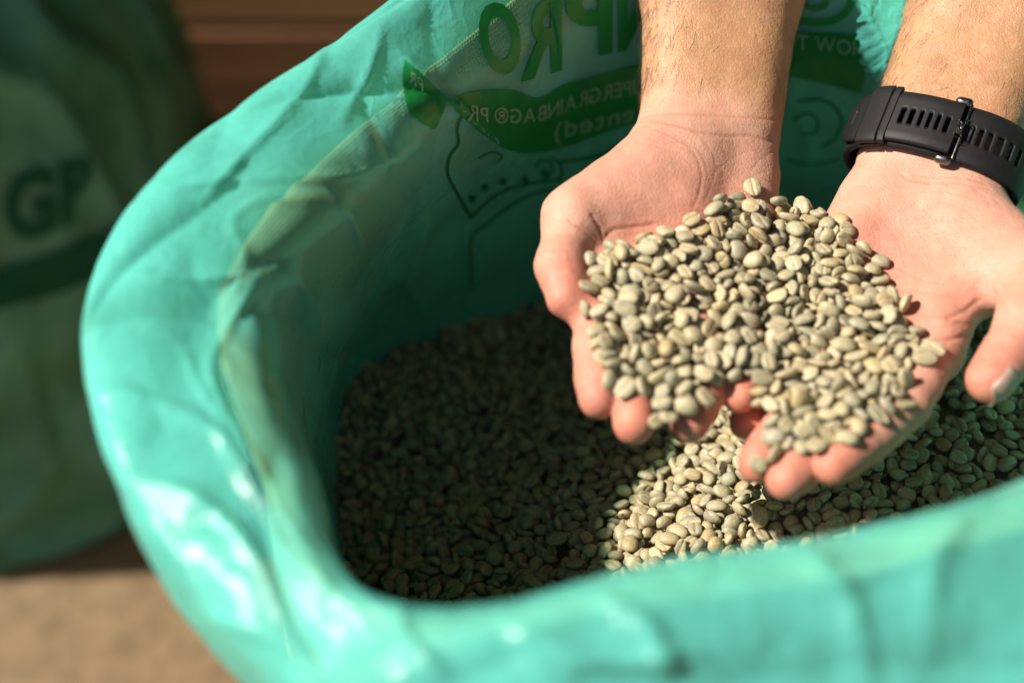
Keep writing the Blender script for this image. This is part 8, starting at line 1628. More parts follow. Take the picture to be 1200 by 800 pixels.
5,1723,3067,738,-8,141,-31,2,1685,1607,1229,57,141,-37,1,945,1507,947,-134,-19,1,1,2832,3637,878,-8,-138,-36,2,885,2686,639,16,48,66,3,4018,1684,1557,-22,-82,-112,
4,1541,903,1376,25,13,11,0,2639,3509,866,74,-17,-60,7,846,1956,783,-144,-47,8,1,3734,2138,1506,60,140,3,4,2290,2701,1032,-32,-122,-92,5,3379,1781,1493,-55,-132,-63,
3,1141,3200,622,-48,-84,28,1,2046,3191,768,-37,-9,-134,9,1671,1682,1177,39,-122,-22,7,4003,1289,1518,-89,-94,-76,3,2537,4343,585,27,150,-30,4,2671,2317,1290,17,-110,22,
3,2355,1204,1447,83,26,35,6,3136,2459,1356,13,26,-64,3,2879,4294,628,62,-104,78,2,1353,1635,1114,128,27,38,3,2103,4277,529,82,57,-84,1,825,2997,590,53,86,97,
5,1889,1226,1347,-4,-82,-122,1,2742,3144,1054,-34,-65,90,4,1152,3522,602,122,23,-9,1,1581,2843,726,88,-102,-8,4,2964,4201,722,99,67,22,4,1694,2369,974,134,60,23,
2,961,3108,609,67,-64,103,0,3381,4197,870,-105,-29,-12,4,2968,2452,1337,71,108,3,1,1052,864,1241,54,43,42,3,3433,1528,1512,10,-17,4,7,2434,3435,790,-104,28,21,
2,2701,1633,1419,-66,87,22,9,916,1386,964,12,-31,128,7,2382,2443,1178,92,96,-64,0,1390,4116,539,12,6,70,7,2868,4187,668,-70,-79,63,0,2124,1787,1327,33,-16,-9,
4,2181,847,1464,-84,111,5,9,2106,866,1438,-41,128,22,5,3914,2175,1531,-55,-88,-12,7,1427,1260,1258,-50,-58,-133,7,3362,2807,1394,1,13,12,6,638,3474,566,38,45,41,
9,1865,1034,1396,-50,96,-45,4,3461,1855,1527,-69,84,-43,1,1015,3467,603,-57,-89,-103,7,1645,2936,756,93,-94,10,4,1961,3893,554,94,-89,-3,1,3616,3694,1180,-84,-9,7,
8,1870,3203,734,106,59,45,5,3098,3013,1235,43,17,-20,1,3218,2724,1358,142,-14,16,9,1826,3701,567,2,34,101,2,2616,1293,1517,-5,26,-12,0,2263,3474,688,-10,39,9,
7,1964,1622,1280,-106,22,14,7,940,2516,707,78,-97,-14,7,3344,3884,983,102,46,37,9,2518,2812,1059,-33,-4,30,3,1609,1211,1315,-9,-17,-82,3,3178,2078,1459,-86,-105,-70,
4,1373,3137,675,-57,44,-49,6,1675,3788,540,-89,-16,-98,2,2463,2895,1062,28,25,40,5,1597,2464,886,37,124,37,1,1892,4226,560,80,46,-51,5,4151,1749,1514,-11,-30,-112,
4,1975,879,1441,15,-1,38,2,1265,2564,760,-40,-31,112,0,3118,1157,1484,-95,-24,-85,1,1807,1410,1306,15,-62,-89,1,1098,3691,570,17,-50,-12,7,1490,2595,780,29,-83,-83,
8,3928,2624,1536,-46,-31,37,2,2963,1702,1507,-143,-36,6,2,2114,1187,1396,100,-50,45,2,1133,2377,775,-48,-135,-5,2,2172,1896,1278,24,7,128,6,1834,2210,1064,-122,-7,37,
1,871,1585,893,-1,12,46,7,1524,1903,1053,-4,7,-141,5,1330,2180,886,-70,34,52,6,972,1416,998,34,-152,2,7,2678,4188,661,117,82,-33,7,4092,3219,1437,-18,10,-97,
0,1611,852,1393,136,14,-16,8,3496,2213,1513,-149,4,8,4,2700,2115,1355,62,-127,-44,9,2809,3744,813,-37,14,8,2,2952,2927,1239,-42,16,-77,0,3534,4527,762,-28,-16,4,
4,892,3450,590,40,60,-125,6,1098,3203,601,3,56,-107,3,1008,3566,592,-36,-27,61,2,1666,2038,1090,-30,0,79,6,913,2994,596,17,-65,-80,4,3205,2043,1506,-8,15,-90,
6,2705,2624,1226,-99,-50,11,8,960,2627,686,67,-55,-51,7,3743,1447,1527,-20,-42,-27,6,1199,624,1332,107,53,24,0,1621,3810,561,78,-134,-3,2,3258,4178,842,31,-37,-15,
1,3452,3243,1297,71,81,11,2,3758,2009,1542,2,-6,35,1,2183,3000,881,32,35,18,6,2077,3964,553,39,118,-59,4,2504,2250,1267,-87,-17,-56,7,835,1084,1056,117,-65,28,
1,3155,2195,1447,97,102,-2,1,2573,3880,662,39,10,0,1,2851,4102,724,-7,-137,17,4,1148,958,1239,67,104,-43,6,2211,1584,1393,-5,21,-40,8,2357,4233,539,136,34,-57,
3,1639,2961,710,9,-137,-21,6,1733,3897,562,26,34,-150,7,2108,1952,1251,-43,-62,-83,0,3531,1986,1480,72,-111,27,3,1108,1578,998,-33,-131,10,5,674,4070,558,-112,-105,-18,
6,2311,4135,592,-102,-59,40,0,3099,4225,711,-20,-120,2,0,2536,3042,1009,-46,62,-33,5,1775,3247,707,92,100,-2,3,1808,1978,1150,103,-51,-56,3,2538,4078,656,21,-42,-103,
5,3924,2369,1524,-113,-27,25,2,2827,3549,913,11,101,78,3,2607,1608,1432,-21,-122,5,4,1517,1845,1079,4,-8,-33,3,3693,2800,1474,46,-14,-15,4,2949,2502,1353,13,-34,-64,
6,3689,2637,1507,-91,45,-17,1,1484,3058,678,-83,-11,78,7,1721,3728,560,-61,23,-72,6,1611,3967,561,51,125,-24,4,1235,2396,792,-26,-18,-68,9,1392,1346,1181,105,89,-19,
1,1064,2096,790,-49,143,20,0,556,2793,580,2,12,-12,2,3434,3292,1302,69,76,7,3,2350,3749,630,88,117,-9,5,1853,4449,551,13,5,75,6,1569,2182,975,-18,132,0,
1,3079,2476,1339,126,3,-55,5,1099,3413,576,-17,-112,-9,3,3844,1347,1503,17,104,34,5,1351,2690,716,54,-89,79,0,912,3553,557,118,-10,-42,5,2752,3878,770,156,4,15,
1,3515,4295,867,50,-114,16,7,989,2273,787,-21,-56,67,4,3561,1667,1508,-26,-50,35,5,1831,1644,1231,-124,13,-5,0,1085,1529,991,8,22,145,7,3208,3883,908,-40,-20,-27,
1,3485,961,1453,-19,29,-118,1,2737,3347,1003,-103,-89,14,1,1875,4345,536,87,-117,-24,2,2307,3633,672,-75,49,-10,8,2001,3687,604,-9,-96,73,2,2553,1807,1377,39,-12,38,
2,1966,3110,773,-115,-42,24,5,3676,3136,1371,-68,-69,71,3,3035,3883,832,1,105,-11,6,1230,2005,934,36,-20,29,6,1964,1860,1206,143,62,21,1,1224,3389,623,59,108,-72,
9,1753,3561,573,113,-37,-46,1,2488,3044,997,24,-4,87,2,1026,3122,620,50,-33,131,0,565,2084,646,-50,80,-40,5,3667,2357,1530,7,-63,-137,4,1252,1677,1051,-32,-21,59,
7,970,2230,731,21,118,-99,6,1881,2407,1004,59,-26,3,0,2040,1325,1372,-97,-67,27,2,1582,1959,1056,47,72,81,9,4164,2526,1486,-9,11,23,8,2901,3655,877,-149,48,-2,
6,2262,4020,611,95,-25,-7,0,3418,2474,1454,137,-9,-63,8,2621,2879,1119,137,67,-10,5,3691,3802,1199,17,2,-57,7,1360,1281,1219,-139,-39,22,3,3912,2751,1519,129,-47,0,
7,2571,3024,1052,100,-73,5,6,1422,2178,888,-6,157,-8,5,1207,1642,1049,2,92,-9,2,2687,916,1480,-53,30,-35,8,900,1444,945,-139,-9,-4,4,512,3345,547,8,18,-146,
6,4020,1470,1513,47,11,11,6,3590,1243,1471,-15,-41,-28,1,3866,2550,1523,-26,-29,-20,6,2854,1545,1472,-57,134,-51,4,2584,1230,1487,140,-18,62,7,1072,2491,705,-12,-76,-39,
4,1353,2625,731,-49,-85,71,7,2512,1586,1428,5,37,-119,4,3304,2182,1499,118,-53,-39,4,1816,902,1397,-56,-52,79,6,3094,1934,1495,87,104,22,3,3126,1877,1476,10,112,25,
2,847,3436,611,-81,19,-68,7,2875,1017,1514,38,11,13,8,1178,3135,624,5,126,-75,2,2021,3024,835,87,-24,42,0,2903,3208,1122,12,-3,1,5,671,2676,624,-157,0,-10,
1,3482,2640,1444,-45,-6,-61,5,1828,2381,994,115,18,-24,9,4025,2811,1495,56,120,25,0,2239,3432,730,-91,-104,23,1,3845,2904,1482,58,87,46,0,2679,4288,607,-26,-143,-7,
2,1378,2295,844,42,-29,41,7,2491,1883,1407,-18,22,138,3,3975,1914,1544,152,-11,-2,2,2213,3352,756,84,-3,-54,7,3815,1798,1553,43,-125,-60,6,2756,2505,1287,-48,-137,-56,
6,2975,4446,588,52,-138,-44,2,1972,2804,903,-33,-5,-34,7,3544,2988,1419,-64,72,116,2,3842,2617,1532,-139,-55,-26,3,2568,3653,736,-83,-120,-6,2,3623,2566,1524,150,35,9,
6,3618,1688,1514,46,-91,-105,5,1049,3511,591,0,-15,48,2,2317,3564,714,-19,123,-91,3,2765,3787,758,27,-7,45,2,2107,2396,1084,2,-11,63,1,2757,1124,1497,-8,-29,-93,
0,1543,4122,544,13,-5,-138,7,1106,1745,983,-24,11,-69,0,1828,2042,1098,28,29,-44,7,2122,3402,719,-129,-86,17,0,1403,1813,1065,-18,-5,-55,9,2273,4318,523,-122,-77,38,
2,2518,2189,1297,-27,16,-29,2,2566,1034,1507,-143,31,-33,1,3152,1166,1513,66,47,99,1,1043,1778,944,106,-83,6,9,2319,1661,1405,-96,-62,-50,2,1402,1345,1218,-30,13,-21,
6,1821,2837,840,59,-134,12,0,2700,2491,1264,125,-84,-7,8,1108,3504,545,-39,-6,47,8,2652,1239,1485,61,-126,34,5,2304,3715,628,120,-6,83,1,684,1866,724,44,4,-24,
3,1943,1734,1285,13,14,35,6,3235,1333,1530,-30,-9,-122,0,2330,4251,578,54,88,19,0,3648,2484,1499,94,-33,4,6,2721,3958,737,-132,-61,8,0,2210,3490,702,56,-78,-46,
9,3819,3671,1264,-22,137,-32,0,2578,2742,1161,-25,-47,124,2,3667,4594,785,-74,128,-30,3,3916,4017,1144,-153,18,5,2,2551,2155,1330,28,-102,-35,4,1675,2710,836,16,-65,142,
8,2493,3790,677,0,-73,115,2,3133,852,1441,2,-1,141,4,2070,3217,792,110,-71,28,3,2557,4489,545,76,-125,23,6,2500,3321,876,-88,32,-51,7,2546,2475,1208,-10,-15,-123,
5,4145,2286,1507,-52,-108,-54,3,3364,1152,1479,31,-119,-34,6,133,1519,572,-58,-87,-21,6,4032,3862,1269,-128,-59,-24,7,1063,1202,1135,-5,-143,4,0,3410,3197,1277,-17,-66,-39,
4,1879,3652,602,55,-68,-17,4,1351,3365,615,-24,28,-58,4,3310,1891,1472,-106,44,-12,1,3560,2767,1431,49,56,26,7,2360,1356,1464,-46,-37,31,0,1055,1870,910,55,-129,-40,
8,3035,2218,1408,100,61,-77,8,3515,3990,1008,-92,27,-11,4,2203,4246,538,0,-69,31,3,1946,2554,951,-29,-36,100,0,2174,3308,750,-65,101,-38,3,2355,2432,1149,-45,-104,73,
3,3325,1486,1508,101,-7,93,2,2995,4411,652,71,137,-15,2,2632,4511,556,42,27,135,5,1406,3252,649,15,-17,-88,3,1219,3513,574,54,-9,35,5,1037,2650,660,50,-58,-63,
6,3953,2356,1550,38,-116,-80,3,895,3188,619,-11,-32,-27,9,4021,2237,1511,56,116,-9,7,3018,2345,1369,-119,-81,33,1,4002,2498,1543,37,4,-153,8,938,3165,603,48,133,-25,
3,1636,3337,616,-103,-21,8,9,1890,1693,1247,-114,16,4,3,3303,1037,1478,-39,-33,54,2,3613,3506,1249,-47,-125,-32,6,1934,4273,537,11,88,95,8,3663,1290,1489,-90,57,95,
6,2939,2438,1371,24,131,28,1,3436,3163,1310,-69,67,-113,3,1540,1574,1187,-22,4,-24,0,1887,3525,599,37,58,-103,1,3082,2638,1328,127,-72,-50,4,1019,3208,598,-18,98,-62,
4,1596,1538,1208,10,66,52,5,4170,2996,1452,135,-56,-23,2,2270,3406,780,-75,-6,-7,4,3184,4335,726,102,-38,-28,6,2265,4085,576,-64,52,90,3,1393,2643,772,3,21,-98,
5,3201,4084,822,18,-28,138,5,2095,2024,1234,122,42,2,5,2653,2499,1244,5,36,102,1,554,2689,590,-31,46,100,6,1416,1576,1142,-75,71,-116,4,2200,3238,818,-56,131,-61,
3,3276,2770,1379,20,0,-38,7,1991,3554,632,150,26,29,0,3346,3398,1189,-142,-13,46,6,649,2564,608,37,-20,102,7,3721,1385,1503,-22,139,6,7,1790,1888,1140,-92,-11,8,
1,2615,1674,1406,34,-10,25,3,2617,2760,1128,47,14,31,1,3458,4010,989,16,-103,22,7,3605,1741,1517,-67,-100,-26,9,3373,867,1432,68,-129,-8,1,983,1493,1000,56,146,2,
0,3811,3412,1357,97,-34,-79,7,3229,3312,1214,-133,24,5,5,3772,1916,1546,75,129,-2,7,1172,1636,993,-73,132,16,6,727,2208,685,-124,79,-5,0,3827,1971,1540,9,53,-30,
0,1402,1727,1092,-69,97,-36,4,2438,1236,1478,-63,-21,52,0,2266,2655,1048,132,10,-69,6,833,2596,678,25,-11,88,6,3131,3891,867,-35,99,-61,1,3352,2077,1518,26,149,-2,
3,876,1755,869,-76,85,-78,5,841,1599,862,42,28,40,4,3160,3596,1024,-17,13,-42,0,2042,1220,1382,-30,-125,-23,4,1854,3980,574,-49,128,-18,5,3810,2235,1535,4,9,-11,
0,2332,1965,1319,64,-32,18,6,1292,4030,557,113,100,-10,1,2817,4306,657,-97,-112,-20,8,1573,1164,1312,-105,64,7,3,1254,1526,1099,58,-72,24,6,1931,1497,1324,105,5,11,
2,1111,2283,781,71,-123,-7,6,3279,2594,1378,-77,-30,23,3,1518,1067,1341,-97,-117,20,6,1638,1170,1340,-73,-55,53,2,2374,1806,1376,-2,144,5,3,2219,2504,1093,100,17,-64,
4,698,2538,628,25,54,66,7,727,3215,614,83,-27,-26,1,820,2372,685,-37,146,4,4,687,3721,552,1,51,-133,6,3773,1718,1544,30,-99,107,8,2525,3960,632,-1,21,11,
7,2423,1138,1474,41,-6,74,5,2513,1091,1510,86,-94,-72,2,2825,4586,544,12,-51,-126,6,2320,1998,1284,-59,-94,-78,9,3135,3991,818,40,53,76,5,3573,1943,1521,-24,-16,-30,
9,945,1607,909,-33,-48,-67,0,3931,1081,1461,-113,69,-10,9,3144,2819,1277,-91,62,-56,6,2920,3150,1122,-34,-13,59,1,2860,1187,1529,25,-16,-137,9,542,2370,605,-28,-146,10,
7,2144,2315,1135,-22,-24,-142,2,2509,2640,1151,-46,135,-19,3,2754,954,1486,-15,-73,-123,6,2655,3440,878,109,-48,6,6,534,3134,564,1,-1,-144,7,2520,1706,1394,122,-60,73,
5,1814,1125,1377,-20,67,-114,5,2740,904,1470,59,71,43,4,1791,3005,772,63,-108,-44,6,2465,1658,1421,-6,45,-106,5,2792,1968,1426,-73,-97,-60,3,1802,2329,1016,-25,-11,-112,
1,3629,1467,1507,-22,-106,16,6,3282,3505,1117,-102,83,-34,2,2657,1842,1402,-91,112,9,0,3438,2863,1410,-114,-83,14,5,2113,3689,621,-41,112,-48,5,3224,4775,595,53,35,-3,
3,3063,4576,571,43,-83,-22,2,3796,3114,1430,133,11,0,7,1959,1114,1374,-83,50,-37,7,2484,2426,1232,9,149,-44,1,3996,2240,1566,-133,-31,17,7,3746,2258,1508,92,114,-10,
1,3395,3502,1154,115,12,-29,7,2281,1938,1332,120,-33,25,1,3630,1850,1513,-136,-34,-13,5,3090,4142,785,120,81,-28,0,2745,4078,678,94,19,68,2,4102,3082,1468,-135,26,24,
0,2174,868,1429,25,18,-52,6,3318,3171,1284,115,-9,21,3,2893,2034,1452,123,78,2,0,2578,1597,1409,129,37,-77,4,2579,3640,771,-115,-98,-31,0,3939,1296,1504,43,28,-44,
6,2400,4213,603,24,-9,-77,4,3760,2756,1496,32,22,93,4,938,2074,793,91,118,4,0,1440,3016,684,138,-57,21,7,3839,1873,1535,5,54,-3,5,968,1212,1077,-97,-73,-17,
1,3190,1900,1481,-84,-118,-15,1,1305,691,1343,6,1,50,8,1116,2906,618,-72,-70,22,1,1627,3687,572,140,51,-41,3,3025,1908,1476,9,-116,95,0,3263,4351,757,-81,-42,3,
7,1440,3180,662,-65,-109,44,5,1746,3843,551,59,100,-93,5,1519,1678,1114,-10,71,78,5,3424,1963,1500,8,-22,-1,0,3200,3416,1144,28,17,-78,6,785,3426,575,95,-60,-54,
9,3041,1288,1480,26,124,-47,9,2267,4185,590,61,134,-14,9,2452,3834,647,143,-11,58,8,1038,3172,600,-85,-51,-10,6,2776,3432,961,-87,8,-91,2,2635,1173,1511,-7,139,-57,
1,4001,2381,1511,-25,-14,60,5,2667,2980,1072,-35,6,-85,4,1710,3204,706,-28,72,-58,1,2387,1747,1411,105,-103,13,5,1770,3728,554,134,23,-56,7,2200,2356,1140,23,-3,-25,
1,3196,2269,1412,116,-23,9,2,1361,2221,888,4,-66,33,2,4033,3356,1387,-36,12,-35,5,4082,1936,1535,31,117,73,4,1170,901,1273,24,-10,62,6,1643,1260,1328,92,89,-6,
6,3344,3093,1311,111,-23,-32,2,1346,956,1336,113,-44,-5,5,3972,2060,1541,29,-55,-72,7,3334,1097,1488,35,-64,102,7,1130,2545,711,115,-62,8,1,2331,4365,551,40,-3,-26,
7,3040,4283,699,-133,14,-2,2,3364,1458,1487,-42,60,-43,0,819,1483,921,-2,19,-38,4,2253,2013,1259,74,-53,53,0,2780,796,1460,19,1,-65,8,1386,3788,541,98,8,-114,
6,3016,4219,709,5,-26,-28,2,2639,1555,1448,-100,-109,13,3,3901,2130,1556,114,-102,-24,7,1627,689,1426,-22,-139,55,1,2154,2742,955,75,-47,5,6,2309,1478,1425,30,-140,8,
3,2466,775,1440,-16,17,-115,6,3044,1676,1510,14,82,25,5,3669,3282,1337,61,138,31,7,2799,3994,721,85,-35,-34,3,3067,1177,1483,-77,-80,67,7,4099,2770,1511,101,-63,8,
2,2936,3082,1154,-15,-8,14,2,2560,3319,902,-39,-14,45,2,2046,1043,1422,-10,58,11,5,1845,951,1374,101,-72,-33,6,1196,3800,593,-75,64,-22,6,2419,1435,1456,81,30,75,
9,1415,2411,832,36,-10,-113,3,2397,1176,1446,-57,128,-28,1,782,2763,625,30,139,10,6,3636,1362,1518,-36,43,-101,1,3612,2247,1513,-102,75,-23,1,2974,3263,1107,-33,0,-26,
1,2257,1286,1443,-30,22,35,5,2607,3814,700,-123,1,48,5,1780,1830,1140,-97,69,-26,0,2732,1842,1456,143,9,-15,3,1151,2473,762,-30,34,131,5,2691,3075,1064,5,-123,-19,
7,2177,3549,671,39,-34,-70,3,1393,1245,1239,5,41,16,3,1209,3459,599,-20,-64,-69,6,1711,1291,1324,-1,65,99,6,2424,3285,856,13,61,-108,0,2839,2936,1185,-138,5,-12,
1,857,1012,1094,-100,-97,50,4,873,1773,814,-22,33,-84,3,2040,3341,691,-126,-44,13,8,2222,2674,1051,-11,-3,74,6,2767,1403,1475,-42,115,-32,3,2202,2118,1233,-42,87,77,
5,2256,3688,655,-89,0,14,4,2796,3944,735,-114,-4,-41,4,1376,3306,625,-140,-12,35,6,2640,910,1484,96,-36,-44,0,3269,4037,882,-34,-148,37,5,1841,1697,1222,-87,-115,-17,
2,3497,3740,1134,6,32,26,1,886,1129,1062,-118,58,-50,7,2273,1707,1405,-5,10,144,1,1707,4139,529,51,119,80,6,3337,2693,1387,33,-116,-10,6,2698,3148,1019,-13,30,-105,
7,1547,1472,1226,101,32,41,0,2886,869,1469,52,-121,37,4,2012,2866,879,-25,19,-117,6,784,2470,684,93,-113,32,3,3849,1085,1475,-117,53,-55,5,1080,2602,662,-62,4,-7,
2,1541,2775,760,2,95,-106,0,3707,3888,1149,-90,24,-13,5,3943,2526,1541,63,5,140,2,1971,1922,1190,-94,107,1,0,1608,3150,679,58,-33,38,9,2705,1212,1502,-55,24,130,
3,2611,1917,1411,113,8,31,6,2606,3780,745,97,112,-20,6,2985,4070,724,-73,53,-39,4,1533,3782,580,5,14,-55,6,3989,1763,1541,146,-43,-13,7,1784,2566,947,21,145,52,
]

def mat_bean(name, per_object):
    t = NT(name)
    if per_object:
        r = t.n('ShaderNodeObjectInfo').outputs['Random']
    else:
        r = t.n('ShaderNodeAttribute', attribute_name='shade').outputs['Fac']
    fur = t.n('ShaderNodeAttribute', attribute_name='furrow').outputs['Fac']
    tc = t.n('ShaderNodeTexCoord').outputs['Object']
    c = t.ramp(r, [(0.0, (.29, .265, .18)), (.2, (.39, .34, .215)), (.42, (.47, .395, .24)), (.6, (.32, .30, .22)), (.78, (.53, .435, .26)), (.9, (.42, .31, .15)), (1.0, (.62, .52, .34))])
    n1 = t.noise(330, 4, .6, tc)
    c = t.mix(t.math('MULTIPLY', n1, .42), c, (.25, .225, .135))
    n3 = t.noise(900, 3, .6, tc)
    skin = t.math('MULTIPLY', t.ramp(n3, [(.50, (0, 0, 0)), (.60, (1, 1, 1))]), .36)
    c = t.mix(skin, c, (.66, .58, .42))
    c = t.mix(t.math('MULTIPLY', fur, .8), c, (.66, .50, .28))
    nb = t.bump(t.math('ADD', n1, t.math('MULTIPLY', n3, .4)), .30, .0006)
    p = t.principled(Base_Color=c, Roughness=.48, Normal=nb)
    p.inputs['Specular IOR Level'].default_value = .4
    return t.done(p)
M['bean'] = mat_bean('green_coffee_bean', True)
M['bean_mass'] = mat_bean('green_coffee_beans_heaped', False)

def furrow_of(Vb):
    flat = Vb[:, 2] < np.quantile(Vb[:, 2], .42)
    return np.where(flat, np.exp(-(Vb[:, 1] / (.45 * MM)) ** 2), 0)

def read_beans(nums):
    """Each bean: kind, place in tenths of a millimetre, turn vector in fiftieths of a radian."""
    out = []
    for r in np.array(nums, dtype=float).reshape(-1, 7):
        a = Vector(r[4:7] / 50)
        q = Quaternion(a.normalized(), a.length) if a.length > 1e-6 else Quaternion()
        out.append((int(r[0]), np.array((-.16, .2, .45)) + r[1:4] / 10000, q))
    return out

def bean_mass(beans, rings, around, seed, squeeze=1.0):
    shapes = [bean_shape(k, rings, around) for k in range(BEAN_KINDS)]
    rs = np.random.RandomState(seed)
    VV, FF, SH, FU, b = [], [], [], [], 0
    for k, p, q in beans:
        v, f = shapes[k]
        R = np.array(q.to_matrix())
        VV.append(v @ R.T * squeeze + p)
        FF.extend([tuple(i + b for i in ff) for ff in f])
        SH.append(np.full(len(v), rs.rand()))
        FU.append(furrow_of(v))
        b += len(v)
    return np.concatenate(VV), FF, np.concatenate(SH), np.concatenate(FU)

def float_attr(me, name, vals):
    a = me.attributes.new(name, 'FLOAT', 'POINT')
    a.data.foreach_set('value', np.asarray(vals, np.float32))

# the heap on the palms: which beans show, seen from where the photograph was taken
pile = read_beans(PILE)
HEAP = [(676, 280), (715, 268), (755, 258), (795, 236), (830, 214), (868, 198), (915, 204), (945, 232), (990, 235), (1022, 270), (1042, 306), (1062, 348), (1095, 390), (1122, 410), (1114, 450), (1092, 486),
        (1065, 512), (1015, 530), (985, 530), (950, 542), (915, 556), (878, 552), (866, 520), (856, 478), (840, 484), (805, 506), (765, 503), (738, 486), (704, 474), (690, 435), (680, 400), (672, 340)]
HEAP = HEAP[:12] + [(1088, 388), (1108, 410), (1098, 432), (1078, 456), (1064, 478), (1050, 500), (1015, 518), (985, 515), (958, 524), (930, 532), (905, 552), (886, 545), (896, 512), (900, 494), (884, 470), (870, 452), (848, 450), (832, 464), (800, 480), (784, 494), (764, 497), (750, 478), (724, 474), (706, 458), (690, 432), (680, 395), (672, 340)]
def within(x, y, P):
    c = False
    for (x1, y1), (x2, y2) in zip(P, P[1:] + P[:1]):
        if (y1 > y) != (y2 > y) and x < (x2 - x1) * (y - y1) / (y2 - y1) + x1:
            c = not c
    return c
where_ = to_px(np.array([b[1] for b in pile]))[0]
pile = [b for b, w in zip(pile, where_) if within(w[0], w[1], HEAP)]     # strays that rolled off are left out
pv, pf, _, _ = bean_mass(pile, 6, 8, 1)
per = len(bean_shape(0, 6, 8)[1])
ptree = BVHTree.FromPolygons(pv.tolist(), pf)
htree = BVHTree.FromPolygons(V.tolist(), F.tolist())
eye = Vector((0, 0, CAM_Z))
seen = np.zeros(len(pile), int)
for px_ in range(650, 1150, 3):
    for py_ in range(180, 600, 3):
        d = (at(px_, py_, 1.0) - eye).normalized()
        hit = ptree.ray_cast(eye, d)
        if hit[0] is not None:
            hh = htree.ray_cast(eye, d)
            if hh[0] is None or hh[3] > hit[3]:
                seen[hit[2] // per] += 1
order = np.argsort(-seen)
shown = [int(i) for i in order[:300] if seen[i] > 0]
rest = [i for i in range(len(pile)) if i not in set(shown)]
print('beans in view in the heap', int((seen > 0).sum()), 'of', len(pile))

bean_meshes = []
for k in range(BEAN_KINDS):
    v, f = bean_shape(k, 15, 22)
    me = bpy.data.meshes.new('coffee_bean')
    me.from_pydata(v.tolist(), [], f)
    me.shade_smooth()
    me.materials.append(M['bean'])
    float_attr(me, 'furrow', furrow_of(v))
    bean_meshes.append(me)
BEAN_GROUP = 'coffee beans heaped on the two palms'
BEAN_LABEL = 'pale green unroasted coffee bean in the sunlit heap on the two palms'
spot = to_px(np.array([pile[i][1] for i in shown]))[0]
marks = {shown[int(np.argmin(spot[:, 1]))]: 'topmost coffee bean of the heap, nearest the bare wrist',
         shown[int(np.argmin(spot[:, 0]))]: 'leftmost coffee bean of the heap, beside the bent thumb',
         shown[int(np.argmax(spot[:, 0]))]: 'rightmost coffee bean of the heap, beside the watch hand thumb',
         shown[int(np.argmax(spot[:, 1]))]: 'lowest coffee bean of the heap, on the finger tips of the watch hand'}
first = None
for i in shown:
    k, p, q = pile[i]
    if first is None:
        o = bpy.data.objects.new('coffee_bean', bean_meshes[k])
        tag(o, BEAN_LABEL, 'coffee bean', BEAN_GROUP)
        first = o
    else:
        o = first.copy()
        o.data = bean_meshes[k]
    o['label'] = marks.get(i, BEAN_LABEL)
    o.location = p
    o.rotation_mode = 'QUATERNION'
    o.rotation_quaternion = q
    COL.objects.link(o)

# beans lying under those, and the beans in the bag
if rest:
    v, f, sh, fu = bean_mass([pile[i] for i in rest], 9, 14, 5)
    o = mesh_obj('coffee_beans', v, f, M['bean_mass'])
    float_attr(o.data, 'shade', sh); float_attr(o.data, 'furrow', fu)
    tag(o, 'pale green coffee beans half buried deep inside the heap on the two palms', 'coffee beans', None, 'stuff')
bag = read_beans(BAG)
foot = [(p[0], p[1]) for p in catmull(S_BOT, np.linspace(0, len(STATIONS), 90, endpoint=False), True)]
fc = np.mean(foot, 0)
lev = bean_level(np.array([b[1][0] for b in bag]), np.array([b[1][1] for b in bag]))
bag = [b for b, l in zip(bag, lev) if b[1][2] > l - .012 and within(fc[0] + (b[1][0] - fc[0]) / 1.03, fc[1] + (b[1][1] - fc[1]) / 1.03, foot)]   # none that fell outside
v, f, sh, fu = bean_mass(bag, 9, 14, 6)
# a lumpy bed of the beans deeper down
bx = np.arange(-.13, .35, .0035); by = np.arange(.24, .67, .0035)
BX, BY = np.meshgrid(bx, by, indexing='ij')
rs = np.random.RandomState(4)
BZ = bean_level(BX, BY) - .004 + .002 * rs.randn(*BX.shape)
ins = np.array([[within(fc[0] + (x - fc[0]) / 1.06, fc[1] + (y - fc[1]) / 1.06, foot) for y in by] for x in bx])
idx = np.arange(BX.size).reshape(BX.shape)
ok = ins[:-1, :-1] & ins[1:, :-1] & ins[1:, 1:] & ins[:-1, 1:]
q = np.stack([idx[:-1, :-1], idx[1:, :-1], idx[1:, 1:], idx[:-1, 1:]], -1)[ok]
n0 = len(v)
v = np.concatenate([v, np.stack([BX, BY, BZ], -1).reshape(-1, 3)])
f = f + [tuple(int(i) + n0 for i in r) for r in q]
sh = np.concatenate([sh, rs.rand(BX.size)]); fu = np.concatenate([fu, np.zeros(BX.size)])
o = mesh_obj('coffee_beans', v, f, M['bean_mass'])
float_attr(o.data, 'shade', sh); float_attr(o.data, 'furrow', fu)
tag(o, 'mass of green coffee beans filling the lined sack below the hands', 'coffee beans', None, 'stuff')

# ------------------------------------------------------------------ print on the liner
def film_tree(ob):
    me = ob.data
    return BVHTree.FromPolygons([v.co[:] for v in me.vertices], [p.vertices[:] for p in me.polygons])
liner_tree = film_tree(liner)

def onto(tree, spots, lift, guess=.66):
    """Lays spots of the photograph on a film, a hair in front of it."""
    out, last = [], guess
    for x, y in spots:
        d = (at(x, y, 1.0) - eye).normalized()
        h = tree.ray_cast(eye, d)
        if h[0] is None:
            p = eye + d * last
            n = -d
        else:
            p, n, last = h[0], h[1], h[3]
            if n.dot(d) > 0:
                n = -n
        out.append(tuple(p + n * lift))
    return out

